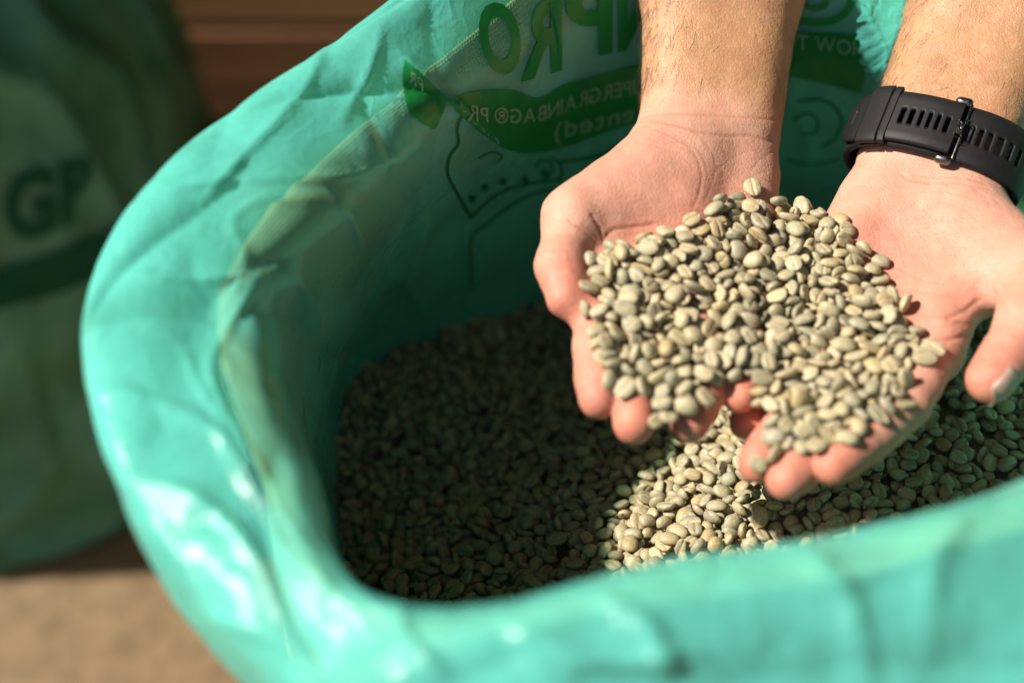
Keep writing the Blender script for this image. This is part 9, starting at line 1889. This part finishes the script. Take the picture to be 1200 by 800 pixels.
def strip(tree, top, bot, nu, nv, lift):
    """Ruled patch between two lines of spots."""
    def walk(P, n):
        P = np.array(P, float)
        return catmull(P, np.linspace(0, len(P) - 1, n), False)
    a, b = walk(top, nu), walk(bot, nu)
    spots = [a[i] * (1 - j / nv) + b[i] * (j / nv) for i in range(nu) for j in range(nv + 1)]
    v = onto(tree, spots, lift)
    f = [(i * (nv + 1) + j, (i + 1) * (nv + 1) + j, (i + 1) * (nv + 1) + j + 1, i * (nv + 1) + j + 1) for i in range(nu - 1) for j in range(nv)]
    return v, f

def pen(tree, pts, width, lift, closed=False):
    P = np.array(pts, float)
    n = len(P)
    m = n * 7
    C = catmull(P, np.linspace(0, n if closed else n - 1, m, endpoint=not closed), closed)
    T = np.gradient(C, axis=0)
    T /= np.linalg.norm(T, axis=1, keepdims=True) + 1e-9
    Nn = np.stack([-T[:, 1], T[:, 0]], 1) * width / 2
    v = onto(tree, list(C + Nn) + list(C - Nn), lift)
    f = [(i, (i + 1) % m, m + (i + 1) % m, m + i) for i in range(m if closed else m - 1)]
    return v, f

def merge(parts):
    V_, F_ = [], []
    for v, f in parts:
        b = len(V_)
        V_ += v
        F_ += [tuple(i + b for i in q) for q in f]
    return V_, F_

def glyphs(text, weight=0.0):
    """Flat letters: list of (verts 2D, faces, x0, x1) per character, in units of the cap height."""
    out = []
    pen_x = 0.0
    for ch in text:
        if ch == ' ':
            pen_x += .38
            continue
        cu = bpy.data.curves.new('lettering', 'FONT')
        cu.body = ch
        cu.offset = weight
        cu.resolution_u = 4
        tmp = bpy.data.objects.new('lettering', cu)
        COL.objects.link(tmp)
        dg = bpy.context.evaluated_depsgraph_get()
        me = bpy.data.meshes.new_from_object(tmp.evaluated_get(dg))
        bm = bmesh.new(); bm.from_mesh(me)
        bmesh.ops.triangulate(bm, faces=bm.faces[:])
        bmesh.ops.subdivide_edges(bm, edges=[e for e in bm.edges if e.calc_length() > .12], cuts=2)
        bmesh.ops.triangulate(bm, faces=bm.faces[:])
        bm.verts.index_update()
        v = np.array([w.co[:2] for w in bm.verts]) / .69
        f = [tuple(w.index for w in q.verts) for q in bm.faces]
        bm.free()
        bpy.data.objects.remove(tmp); bpy.data.curves.remove(cu); bpy.data.meshes.remove(me)
        x0, x1 = v[:, 0].min(), v[:, 0].max()
        out.append((v - (x0, 0), f, pen_x, pen_x + x1 - x0))
        pen_x += x1 - x0 + .13
    return out, pen_x - .13

def letter_in(tree, ch, quad, lift, weight):
    """One letter stretched into four corners: TL, TR, BR, BL of the letter as it reads."""
    g, w = glyphs(ch, weight)
    v, f, _, _ = g[0]
    y0, y1 = v[:, 1].min(), v[:, 1].max()
    s = v[:, 0] / v[:, 0].max(); u = (v[:, 1] - y0) / (y1 - y0)
    q = np.array(quad, float)
    sp = (q[3] * (1 - s)[:, None] + q[2] * s[:, None]) * (1 - u)[:, None] + (q[0] * (1 - s)[:, None] + q[1] * s[:, None]) * u[:, None]
    return onto(tree, sp, lift), f

def text_along(tree, text, line, height, lift, weight, span=1.0):
    """Letters set along a line of spots; the line runs the way the text reads."""
    g, w = glyphs(text, weight)
    P = np.array(line, float)
    C = catmull(P, np.linspace(0, len(P) - 1, 400), False)
    L = np.concatenate([[0], np.cumsum(np.linalg.norm(np.diff(C, axis=0), axis=1))])
    k = L[-1] / w * span
    parts = []
    for v, f, x0, x1 in g:
        X = (v[:, 0] + x0) * k
        i = np.clip(np.searchsorted(L, X), 1, len(L) - 1)
        t = ((X - L[i - 1]) / (L[i] - L[i - 1]))[:, None]
        base = C[i - 1] * (1 - t) + C[i] * t
        base[:, 1] -= v[:, 1] * height
        parts.append((onto(tree, base, lift), f))
    return merge(parts)

PRINT = []
def stamp(name, vf, mat, thing=None):
    v, f = vf
    o = mesh_obj(name, v, f, M[mat], thing or liner)
    return o

# big mirrored letters of the name, seen through the film from behind: each reads right to left
LT = liner_tree
for ch, quad in (('O', [(603, 0), (553, 6), (570, 91), (614, 84)]), ('R', [(657, -4), (611, 4), (609, 96), (658, 82)]),
                 ('P', [(718, -27), (660, -20), (667, 70), (717, 62)]), ('N', [(774, -36), (723, -30), (723, 61), (774, 54)]),
                 ('I', [(795, -40), (786, -38), (786, 52), (795, 50)]), ('A', [(866, -44), (806, -42), (806, 48), (866, 44)])):
    stamp('printed_letter', letter_in(LT, ch, quad, .0007, .035), 'print')
band = strip(LT, [(524, 118), (545, 110), (570, 105), (603, 106), (632, 114), (660, 99), (700, 88), (752, 74), (820, 62), (900, 55)],
             [(534, 130), (548, 142), (566, 157), (592, 174), (622, 179), (660, 172), (700, 158), (752, 141), (820, 124), (900, 116)], 70, 12, .0006)
pb = stamp('printed_band', band, 'print')
stamp('lettering', text_along(LT, 'SUPERGRAINBAG® PR', [(764, 106), (720, 113), (680, 123), (645, 136), (618, 142), (592, 143), (566, 143), (546, 139)], 17, .0012, .012), 'print_pale', pb)
stamp('lettering', text_along(LT, '(patented)', [(806, 126), (770, 131), (735, 141), (700, 150), (672, 156), (648, 164)], 20, .0012, .012), 'print_pale', pb)
flap = strip(LT, [(474, 70), (471, 92), (474, 115), (478, 130), (490, 142), (507, 152)], [(476, 72), (486, 80), (500, 92), (516, 108), (523, 119), (511, 148)], 24, 8, .0006)
pf_ = stamp('printed_band', flap, 'print')
stamp('lettering', text_along(LT, 'PR', [(494, 108), (478, 96)], 15, .0012, .012), 'print_pale', pf_)
how = strip(LT, [(905, 36), (945, 37), (985, 39), (1022, 43)], [(900, 84), (930, 90), (972, 99), (1010, 109)], 22, 10, .0006)
ph = stamp('printed_band', how, 'print')
stamp('lettering', text_along(LT, 'HOW TO', [(1013, 65), (980, 61), (945, 57), (915, 55)], 17, .0012, .012), 'print_pale', ph)
for pts, w_ in (([(930, 22), (950, 26), (975, 24), (993, 12), (998, -4)], 9), ([(940, 4), (955, 10), (968, 4), (966, -8)], 7)):
    stamp('printed_emblem', pen(LT, pts, w_, .0006), 'print')
for pts, w_ in (
    ([(541, 134), (535, 150), (536, 168), (526, 183), (524, 203), (533, 222), (549, 250), (551, 256)], 3.4),
    ([(550, 256), (570, 236), (592, 222), (620, 215), (656, 209)], 3.0),
    ([(552, 274), (575, 258), (598, 240), (625, 226), (660, 219)], 2.8),
    ([(551, 274), (552, 300), (552, 337)], 2.6),
    ([(653, 189), (680, 186), (710, 178), (745, 160)], 3.6),
    ([(627, 196), (632, 188), (642, 188), (647, 197), (641, 205), (635, 201), (638, 196)], 2.6),
    ([(646, 184), (655, 191), (658, 203), (655, 214)], 3.0),
    ([(560, 185), (575, 178), (588, 182), (580, 190)], 1.8),
    ([(934, 118), (958, 116), (978, 124), (986, 140), (980, 160), (962, 172)], 3.2),
    ([(930, 140), (945, 132), (958, 140), (955, 154), (940, 156)], 2.6),
    ([(920, 186), (950, 192), (985, 186)], 2.6)):
    stamp('printed_line', pen(LT, pts, w_, .0006), 'print_line')
for x, y in ((553, 232), (568, 219), (589, 212), (615, 210), (639, 204)):
    stamp('printed_dot', pen(LT, [(x - 2.5, y), (x, y - 2.5), (x + 2.5, y), (x, y + 2.5)], 4, .0006, True), 'print_line')

# a loose flap of film hangs into the sun behind the watch
fv, ff = strip(LT, [(1000, -30), (1006, 6), (1020, 48), (1036, 84), (1050, 120)], [(1130, -30), (1130, 10), (1128, 50), (1124, 90), (1110, 130)], 60, 40, .014)
fa = np.array(fv)
fdir_ = (fa - np.array(eye)); fdir_ /= np.linalg.norm(fdir_, axis=1, keepdims=True)
wr = .0030 * np.maximum(1 - np.abs(np_noise(fa * 42, 71)) * 2.4, 0) + .003 * np_noise(fa * 24, 72) + .0004 * np.maximum(1 - np.abs(np_noise(fa * 95, 73)) * 2.4, 0)
fa = fa - fdir_ * (.6 * wr)[:, None]
mesh_obj('film_flap', fa, ff, M['film'], liner)

# ------------------------------------------------------------------ the wrist watch
def strap_piece(h, centre, radii, phi0, phi1, off, thick, half, slots=(), n_w=19, taper=None):
    """A curved band round the wrist; slots are (angle, half angle, half width) windows cut right through."""
    nphi = max(8, int(abs(phi1 - phi0) / 1.1))
    bm = bmesh.new()
    G = []
    for i in range(nphi + 1):
        a = math.radians(phi0 + (phi1 - phi0) * i / nphi)
        r = np.interp(math.degrees(a) % 360, np.arange(361), radii)
        hw = half if taper is None else half * taper(math.degrees(a))
        row = []
        for j in range(n_w):
            w = -1 + 2 * j / (n_w - 1)
            edge = smooth(.80, 1.0, abs(w)) * .0009
            d = h['fn'] * math.cos(a) + h['fside'] * math.sin(a)
            p = centre + d * (r + off - edge) + h['fdir'] * hw * w
            row.append(bm.verts.new(tuple(p)))
        G.append(row)
    for i in range(nphi):
        am = phi0 + (phi1 - phi0) * (i + .5) / nphi
        for j in range(n_w - 1):
            wm = (-1 + 2 * (j + .5) / (n_w - 1)) * half
            if any(abs(am - s[0]) < s[1] and abs(wm) < s[2] for s in slots):
                continue
            bm.faces.new((G[i][j], G[i + 1][j], G[i + 1][j + 1], G[i][j + 1]))
    bmesh.ops.recalc_face_normals(bm, faces=bm.faces[:])
    bm.normal_update()
    c = Vector(centre)
    if sum((f.calc_center_median() - c).dot(f.normal) for f in bm.faces) < 0:
        bmesh.ops.reverse_faces(bm, faces=bm.faces[:])
    bm.normal_update()
    bmesh.ops.solidify(bm, geom=bm.faces[:], thickness=-thick)
    bmesh.ops.recalc_face_normals(bm, faces=bm.faces[:])
    return bm

def rod(p0, p1, r, n=14, cap=.5):
    """A short round bar with softened ends."""
    bm = bmesh.new()
    p0, p1 = Vector(p0), Vector(p1)
    ax_ = (p1 - p0).normalized()
    u = ax_.orthogonal().normalized(); w = ax_.cross(u)
    L = (p1 - p0).length
    prof = [(0, .0), (0, .55), (r * cap * .4, .88), (r * cap, 1), (L - r * cap, 1), (L - r * cap * .4, .88), (L, .55), (L, 0)]
    rings = []
    for s, k in prof:
        if k == 0:
            rings.append([bm.verts.new(p0 + ax_ * s)])
        else:
            rings.append([bm.verts.new(p0 + ax_ * s + (u * math.cos(2 * math.pi * i / n) + w * math.sin(2 * math.pi * i / n)) * r * k) for i in range(n)])
    for a, b in zip(rings[:-1], rings[1:]):
        for i in range(n):
            if len(a) == 1:
                bm.faces.new((a[0], b[(i + 1) % n], b[i]))
            elif len(b) == 1:
                bm.faces.new((a[i], a[(i + 1) % n], b[0]))
            else:
                bm.faces.new((a[i], a[(i + 1) % n], b[(i + 1) % n], b[i]))
    bmesh.ops.recalc_face_normals(bm, faces=bm.faces[:])
    return bm

def bar(c, u, v, w, hu, hv, hw, bev=.0004):
    bm = bmesh.new()
    bmesh.ops.create_cube(bm, size=2)
    m = Matrix((Vector(u) * hu, Vector(v) * hv, Vector(w) * hw)).transposed().to_4x4()
    m.translation = Vector(c)
    bm.transform(m)
    bmesh.ops.bevel(bm, geom=bm.edges[:], offset=bev, segments=2, affect='EDGES')
    bmesh.ops.recalc_face_normals(bm, faces=bm.faces[:])
    return bm

t = NT('black_rubber')
n1 = t.noise(700, 3)
rb_ = (t.principled(Base_Color=t.mix(n1, (.008, .008, .009), (.014, .014, .015)), Roughness=.55, Normal=t.bump(n1, .15, .0003)))
rb_.inputs['Specular IOR Level'].default_value = .28
M['rubber'] = t.done(rb_)
t = NT('dark_steel')
n1 = t.noise(500, 3)
M['steel'] = t.done(t.principled(Base_Color=(.17, .165, .16), Metallic=1.0, Roughness=t.ramp(n1, [(.3, (.22,) * 3), (.7, (.36,) * 3)])))
t = NT('watch_glass')
n1 = t.noise(200, 2)
M['glass'] = t.done(t.principled(Base_Color=t.mix(n1, (.008, .009, .011), (.014, .015, .017)), Roughness=.06))

h = HANDS['left']
wc = h['W'] - h['fdir'] * .0035
radii = []
for k in range(360):
    a = math.radians(k)
    d = h['fn'] * math.cos(a) + h['fside'] * math.sin(a)
    best = 0
    for s in (-.011, -.004, .004, .011):
        o_ = wc + h['fdir'] * s
        hit = htree.ray_cast(Vector(o_ + d * .041), Vector(-d))
        if hit[0] is not None:
            best = max(best, .041 - hit[3])
    radii.append(best)
radii = np.array(radii)
kern = np.hanning(25); kern /= kern.sum()
radii = np.convolve(np.concatenate([radii[-30:], radii, radii[:30]]), kern, 'same')[30:-30]
radii = np.append(radii, radii[0])
watch = empty('wrist_watch', tuple(wc))
tag(watch, 'black rubber strapped wrist watch buckled round the wrist of the right-hand forearm', 'watch')
HW = .0129
def wpart(name, bm, mat, parent=None):
    o = bm_obj(name, bm, M[mat])
    if parent is None:
        child(o, watch)
    else:
        o.parent = parent
    return o
slots_r = [(a, 1.75, .0048) for a in (33, 40, 47, 54, 61, 68)]
lower = wpart('strap', strap_piece(h, wc, radii, -150, 150, .0034, .0026, HW, slots_r), 'rubber')
slots_u = [(a, 1.9, .0046) for a in (-31, -23, -15, -7, 1, 9)] + [(-70, 1.0, .0036)]
tail_shape = lambda a: .90 * (1 if a > -66 else math.sqrt(max(.12, 1 - ((-66 - a) / 17) ** 2)))
upper = wpart('strap', strap_piece(h, wc, radii, -82, 19, .0064, .0026, HW, slots_u, taper=tail_shape), 'rubber')
keeper = wpart('strap_keeper', strap_piece(h, wc, radii, -60, -44, .0082, .0018, HW * 1.10), 'rubber')
ridge_ = wpart('strap_keeper', strap_piece(h, wc, radii, -43.2, -38, .0078, .0018, HW * 1.08), 'rubber')
def around_wrist(phi, off, w):
    a = math.radians(phi)
    r = np.interp(phi % 360, np.arange(361), radii)
    d = h['fn'] * math.cos(a) + h['fside'] * math.sin(a)
    tg = -h['fn'] * math.sin(a) + h['fside'] * math.cos(a)
    return wc + d * (r + off) + h['fdir'] * w, d, tg
# buckle: frame bars at both edges of the strap, a cross bar, the prong
p, d, tg = around_wrist(21.5, .0066, 0)
buckle = empty('buckle', tuple(Vector(p) - Vector(wc)))
buckle.parent = watch
bx0 = Vector(p)
def bpart(name, bm, mat):
    o = bm_obj(name, bm, M[mat])
    o.parent = buckle
    o.matrix_parent_inverse = Matrix.Translation(-bx0)
    return o
for s in (-1, 1):
    q0, d0, t0 = around_wrist(9, .0050, s * (HW + .0016))
    q1, d1, t1 = around_wrist(24, .0060, s * (HW + .0016))
    bpart('frame_bar', rod(q0, q1, .0023, 16, .9), 'steel')
q0, d0, t0 = around_wrist(23.5, .0068, -HW - .001)
q1, d1, t1 = around_wrist(23.5, .0068, HW + .001)
bpart('cross_bar', rod(q0, q1, .00062, 10), 'steel')
q, d, tg = around_wrist(19.5, .0082, 0)
bpart('prong', bar(q, h['fdir'], tg, d, .0031, .0014, .0012), 'steel')
q, d, tg = around_wrist(28, .0050, .0)
bpart('prong_base', bar(q, h['fdir'], tg, d, .0062, .0020, .0012), 'rubber')
# the case sits on the back of the wrist
q, d, tg = around_wrist(180, .0062, 0)
def case_bm(r0, r1, z0, z1):
    bm = bmesh.new()
    n = 40
    R = []
    for rr, zz in ((r0 * .6, z0), (r0, z0), (r0 * 1.03, z0 + (z1 - z0) * .3), (r0 * 1.03, z0 + (z1 - z0) * .7), (r1, z1), (r1 * .9, z1)):
        R.append([bm.verts.new(Vector(q) + Vector(h['fdir']) * rr * math.cos(2 * math.pi * i / n) + Vector(tg) * rr * math.sin(2 * math.pi * i / n) + Vector(d) * zz) for i in range(n)])
    for a, b in zip(R[:-1], R[1:]):
        for i in range(n):
            bm.faces.new((a[i], a[(i + 1) % n], b[(i + 1) % n], b[i]))
    bm.faces.new(R[-1]); bm.faces.new(R[0])
    bmesh.ops.recalc_face_normals(bm, faces=bm.faces[:])
    return bm
wpart('watch_case', case_bm(.0215, .0205, -.003, .0095), 'rubber')
wpart('watch_glass', case_bm(.0165, .0160, .0085, .0100), 'glass')

# ------------------------------------------------------------------ thumb nail and the hair on the arms
T2_, T3_ = h['thumb'][2], h['thumb'][3]
td = unit(T3_ - T2_)
dors = np.array((.93, .06, .16)); dors = unit(dors - td * (dors @ td))
acr = np.cross(td, dors)
bm = bmesh.new()
G = []
for i in range(9):
    s = -1 + i / 4
    row = []
    for j in range(9):
        w = -1 + j / 4
        ang_ = w * 1.0 * (1 if abs(s) < .8 else .86)
        o_ = T3_ + td * (.0026 + s * .0066 - .0012 * w * w * (1 if s > 0 else .4)) - dors * .0002
        ray = dors * math.cos(ang_) + acr * math.sin(ang_)
        hit = htree.ray_cast(Vector(o_ + ray * .03), Vector(-ray))
        r = .03 - hit[3] if hit[0] is not None and hit[3] < .03 else .0084
        row.append(bm.verts.new(tuple(o_ + ray * (max(r, .0062) + .00035))))
    G.append(row)
for i in range(8):
    for j in range(8):
        bm.faces.new((G[i][j], G[i + 1][j], G[i + 1][j + 1], G[i][j + 1]))
bmesh.ops.recalc_face_normals(bm, faces=bm.faces[:])
bmesh.ops.solidify(bm, geom=bm.faces[:], thickness=.0004)
t = NT('finger_nail')
M['nail'] = t.done(t.principled(Base_Color=t.mix(t.noise(300, 2), (.36, .245, .195), (.43, .31, .25)), Roughness=.38))
bm_obj('thumb_nail', bm, M['nail'], person)

rs = np.random.RandomState(12)
hv, hf = [], []
tri_v = V
for hn, h_ in HANDS.items():
    lo_, n_want = (0, 1500)
    al = (V - h_['W']) @ h_['ax']
    other = HANDS['left' if hn == 'right' else 'right']
    mine = np.linalg.norm(V - h_['W'], axis=1) < np.linalg.norm(V - other['W'], axis=1)
    cand = np.where(mine & ((V - h_['W']) @ h_['fdir'] < -.012) & ((V - h_['W']) @ h_['fdir'] > -.15))[0]
    acr_ = V[cand] - h_['W']
    acr_ = acr_ - (acr_ @ h_['fdir'])[:, None] * h_['fdir']
    acr_ /= np.linalg.norm(acr_, axis=1, keepdims=True)
    up = acr_ @ h_['fn']
    wgt = smooth(.95, .1, up) * .95 + .05
    wgt = wgt * (up > -.6) * (1 - .6 * ((acr_ @ h_['fside']) * (1 if hn == 'right' else -1) < 0))
    pick = rs.choice(cand, n_want, replace=False, p=wgt / wgt.sum())
    for i in pick:
        p0 = V[i]
        a_ = p0 - h_['W']; a_ = a_ - (a_ @ h_['fdir']) * h_['fdir']; nn = a_ / np.linalg.norm(a_)
        tg_ = np.cross(h_['fdir'], nn)
        L = rs.uniform(.006, .014)
        dir_ = unit(h_['fdir'] * rs.uniform(.5, 1.0) + tg_ * rs.normal(.25, .35) + nn * rs.uniform(.10, .42))
        bend = -nn * .25 * L
        b0 = len(hv)
        for k, s in enumerate((0, .5, 1.0)):
            c = p0 + dir_ * L * s + bend * s * s + nn * .0001
            r = .00007 * (1 - .75 * s)
            u = unit(np.cross(dir_, nn + .01)); w = np.cross(dir_, u)
            for q_ in range(3):
                hv.append(tuple(c + (u * math.cos(q_ * 2.094) + w * math.sin(q_ * 2.094)) * r))
        for k in range(2):
            for q_ in range(3):
                hf.append((b0 + k * 3 + q_, b0 + k * 3 + (q_ + 1) % 3, b0 + k * 3 + 3 + (q_ + 1) % 3, b0 + k * 3 + 3 + q_))
t = NT('dark_hair')
M['hair'] = t.done(t.principled(Base_Color=t.mix(t.noise(100, 1), (.020, .011, .007), (.04, .022, .013)), Roughness=.5))
hair = mesh_obj('arm_hair', hv, hf, M['hair'], person)
hair['kind'] = 'stuff'

# ------------------------------------------------------------------ the sack behind, wrapped in green film
def sack_loft(cx, cy, rings, nt, ns, seed, lift):
    P = np.array(rings, float)           # z, rx, ry, dx, dy
    s = np.linspace(0, len(P) - 1, ns)
    R = catmull(P, s, False)
    th = np.linspace(0, 2 * np.pi, nt, endpoint=False)
    c, si = np.cos(th), np.sin(th)
    sq = (np.abs(c) ** 2.6 + np.abs(si) ** 2.6) ** (-1 / 2.6)
    X = cx + R[None, :, 3] + (c * sq)[:, None] * (R[None, :, 1] + lift)
    Y = cy + R[None, :, 4] + (si * sq)[:, None] * (R[None, :, 2] + lift)
    Z = np.broadcast_to(R[None, :, 0] + lift * .6, X.shape)
    B_ = np.stack([X, Y, Z], -1)
    N_ = sheet_normals(B_)
    out = B_ - np.array((cx, cy, .3))
    if (N_ * out).sum() < 0:
        N_ = -N_
    n_ = np_noise((B_ * np.array((7, 7, 4))).reshape(-1, 3), seed).reshape(X.shape) * .018
    n_ = n_ + np.maximum(1 - np.abs(np_noise((B_ * np.array((13, 13, 6))).reshape(-1, 3), seed + 1)) * 3, 0).reshape(X.shape) * .016
    return B_ + N_ * (n_ * smooth(.0, .06, Z) * 1.25)[..., None]

RINGS = [(.004, .06, .05, 0, 0), (.003, .245, .225, 0, -.005), (.05, .258, .235, 0, 0), (.18, .268, .24, .005, 0), (.34, .262, .235, .005, 0), (.48, .248, .215, -.01, .01),
         (.58, .215, .175, -.03, .02), (.66, .15, .12, -.05, .03), (.71, .075, .065, -.06, .035), (.76, .06, .055, -.06, .035), (.82, .10, .085, -.055, .03)]
SX, SY = -.565, 1.01
wrapped = empty('wrapped_sack', (SX, SY, 0))
tag(wrapped, 'full sack wrapped in dark green film, standing in shade beside the open one', 'sack')
BW = sack_loft(SX, SY, RINGS, 220, 110, 21, 0)
NW = sheet_normals(BW)
if (NW * (BW - np.array((SX, SY, .3)))).sum() < 0:
    NW = -NW
BJ = BW - NW * .005
o = sheet_mesh('jute_cloth', BJ, M['jute']); child(o, wrapped)
t = NT('dusty_green_film')
n1 = t.noise(40, 3)
nb = t.bump(t.math('ADD', n1, t.math('MULTIPLY', t.noise(130, 3), .3)), .5, .005)
M['film_dusty'] = t.done(film_shader(t, t.mix(t.noise(10, 3), (.30, .70, .52), (.42, .78, .62)), t.ramp(t.noise(9, 5, .65), [(.36, (.05, .23, .20)), (.64, (.24, .66, .60))]), (.10, .42, .34), t.ramp(t.noise(12, 3), [(.3, (.30,) * 3), (.7, (.52,) * 3)]), .34, nb))
t = NT('dark_green_ink')
pd_ = t.principled(Base_Color=t.mix(t.noise(30, 3), (.004, .060, .030), (.010, .095, .055)), Roughness=.7)
pd_.inputs['Specular IOR Level'].default_value = .15
M['print_dark'] = t.done(pd_)
wf = sheet_mesh('film_wrap', BW, M['film_dusty']); child(wf, wrapped)
wtree = film_tree(wf)
def wstamp(name, vf):
    o = mesh_obj(name, vf[0], vf[1], M['print_dark'])
    o.parent = wf
    return o
wstamp('printed_band', strip(wtree, [(-60, 336), (0, 314), (60, 296), (120, 272), (180, 240)], [(-60, 384), (0, 361), (60, 345), (120, 322), (180, 296)], 40, 8, .002))
wstamp('printed_letter', letter_in(wtree, 'G', [(4, 204), (62, 190), (68, 272), (6, 288)], .002, .05))
wstamp('printed_letter', letter_in(wtree, 'P', [(70, 190), (110, 178), (110, 236), (72, 270)], .002, .05))

# ------------------------------------------------------------------ the store: plank wall behind, unseen slabs added to cut sky light, open to the left
store = empty('wooden_store', (0, 1.32, 0))
tag(store, 'dark brown wall of wide horizontal wooden planks behind the sacks', 'wooden wall')
rs = np.random.RandomState(8)
plank_bm = bar((0, 0, 0), (1, 0, 0), (0, 1, 0), (0, 0, 1), 1.5, .014, .0575, .004)
plank_me = bpy.data.meshes.new('plank'); plank_bm.to_mesh(plank_me); plank_bm.free()
plank_me.materials.append(M['wood'])
tones = {}
for nm in ('wood', 'wood_mid', 'wood_red'):
    m_ = plank_me.copy(); m_.materials[0] = M[nm]; tones[nm] = m_
k = 0
for row in range(22):
    for colm in range(2):
        z = .062 + row * .122
        x = -1.35 + colm * 3.02
        nm = 'wood_mid' if row in (2, 7, 12, 16) else 'wood_red' if row == 1 else 'wood'
        o = bpy.data.objects.new('plank', tones[nm])
        o.location = (x + rs.uniform(-.004, .004), 1.32 + rs.uniform(-.006, .006), z)
        o.rotation_euler = (rs.uniform(-.01, .01), 0, 0)
        COL.objects.link(o)
        child(o, store)
def box_part(name, lo_, hi_, mat, parent):
    c = [(a + b) / 2 for a, b in zip(lo_, hi_)]
    e = [(b - a) / 2 for a, b in zip(lo_, hi_)]
    bm = bar(c, (1, 0, 0), (0, 1, 0), (0, 0, 1), e[0], e[1], e[2], .003)
    return child(bm_obj(name, bm, M[mat], None, False), parent)
box_part('sky_block_top', (-1.6, -.7, 2.72), (3.2, 1.7, 2.78), 'wood', store)  # unseen cover added to dim the sky; the sun passes under its edge
box_part('sky_block_right', (3.0, -2.6, 0), (3.06, 1.28, 2.70), 'wood', store)  # unseen slab on the right, added to shut out sky light
box_part('sky_block_left', (-3.26, -2.6, 0), (-3.2, 1.40, 1.95), 'wood', store)  # unseen slab added to block the low sky but not the sun
box_part('wall_backing', (-2.84, 1.36, 0), (3.06, 1.40, 2.70), 'wood', store)
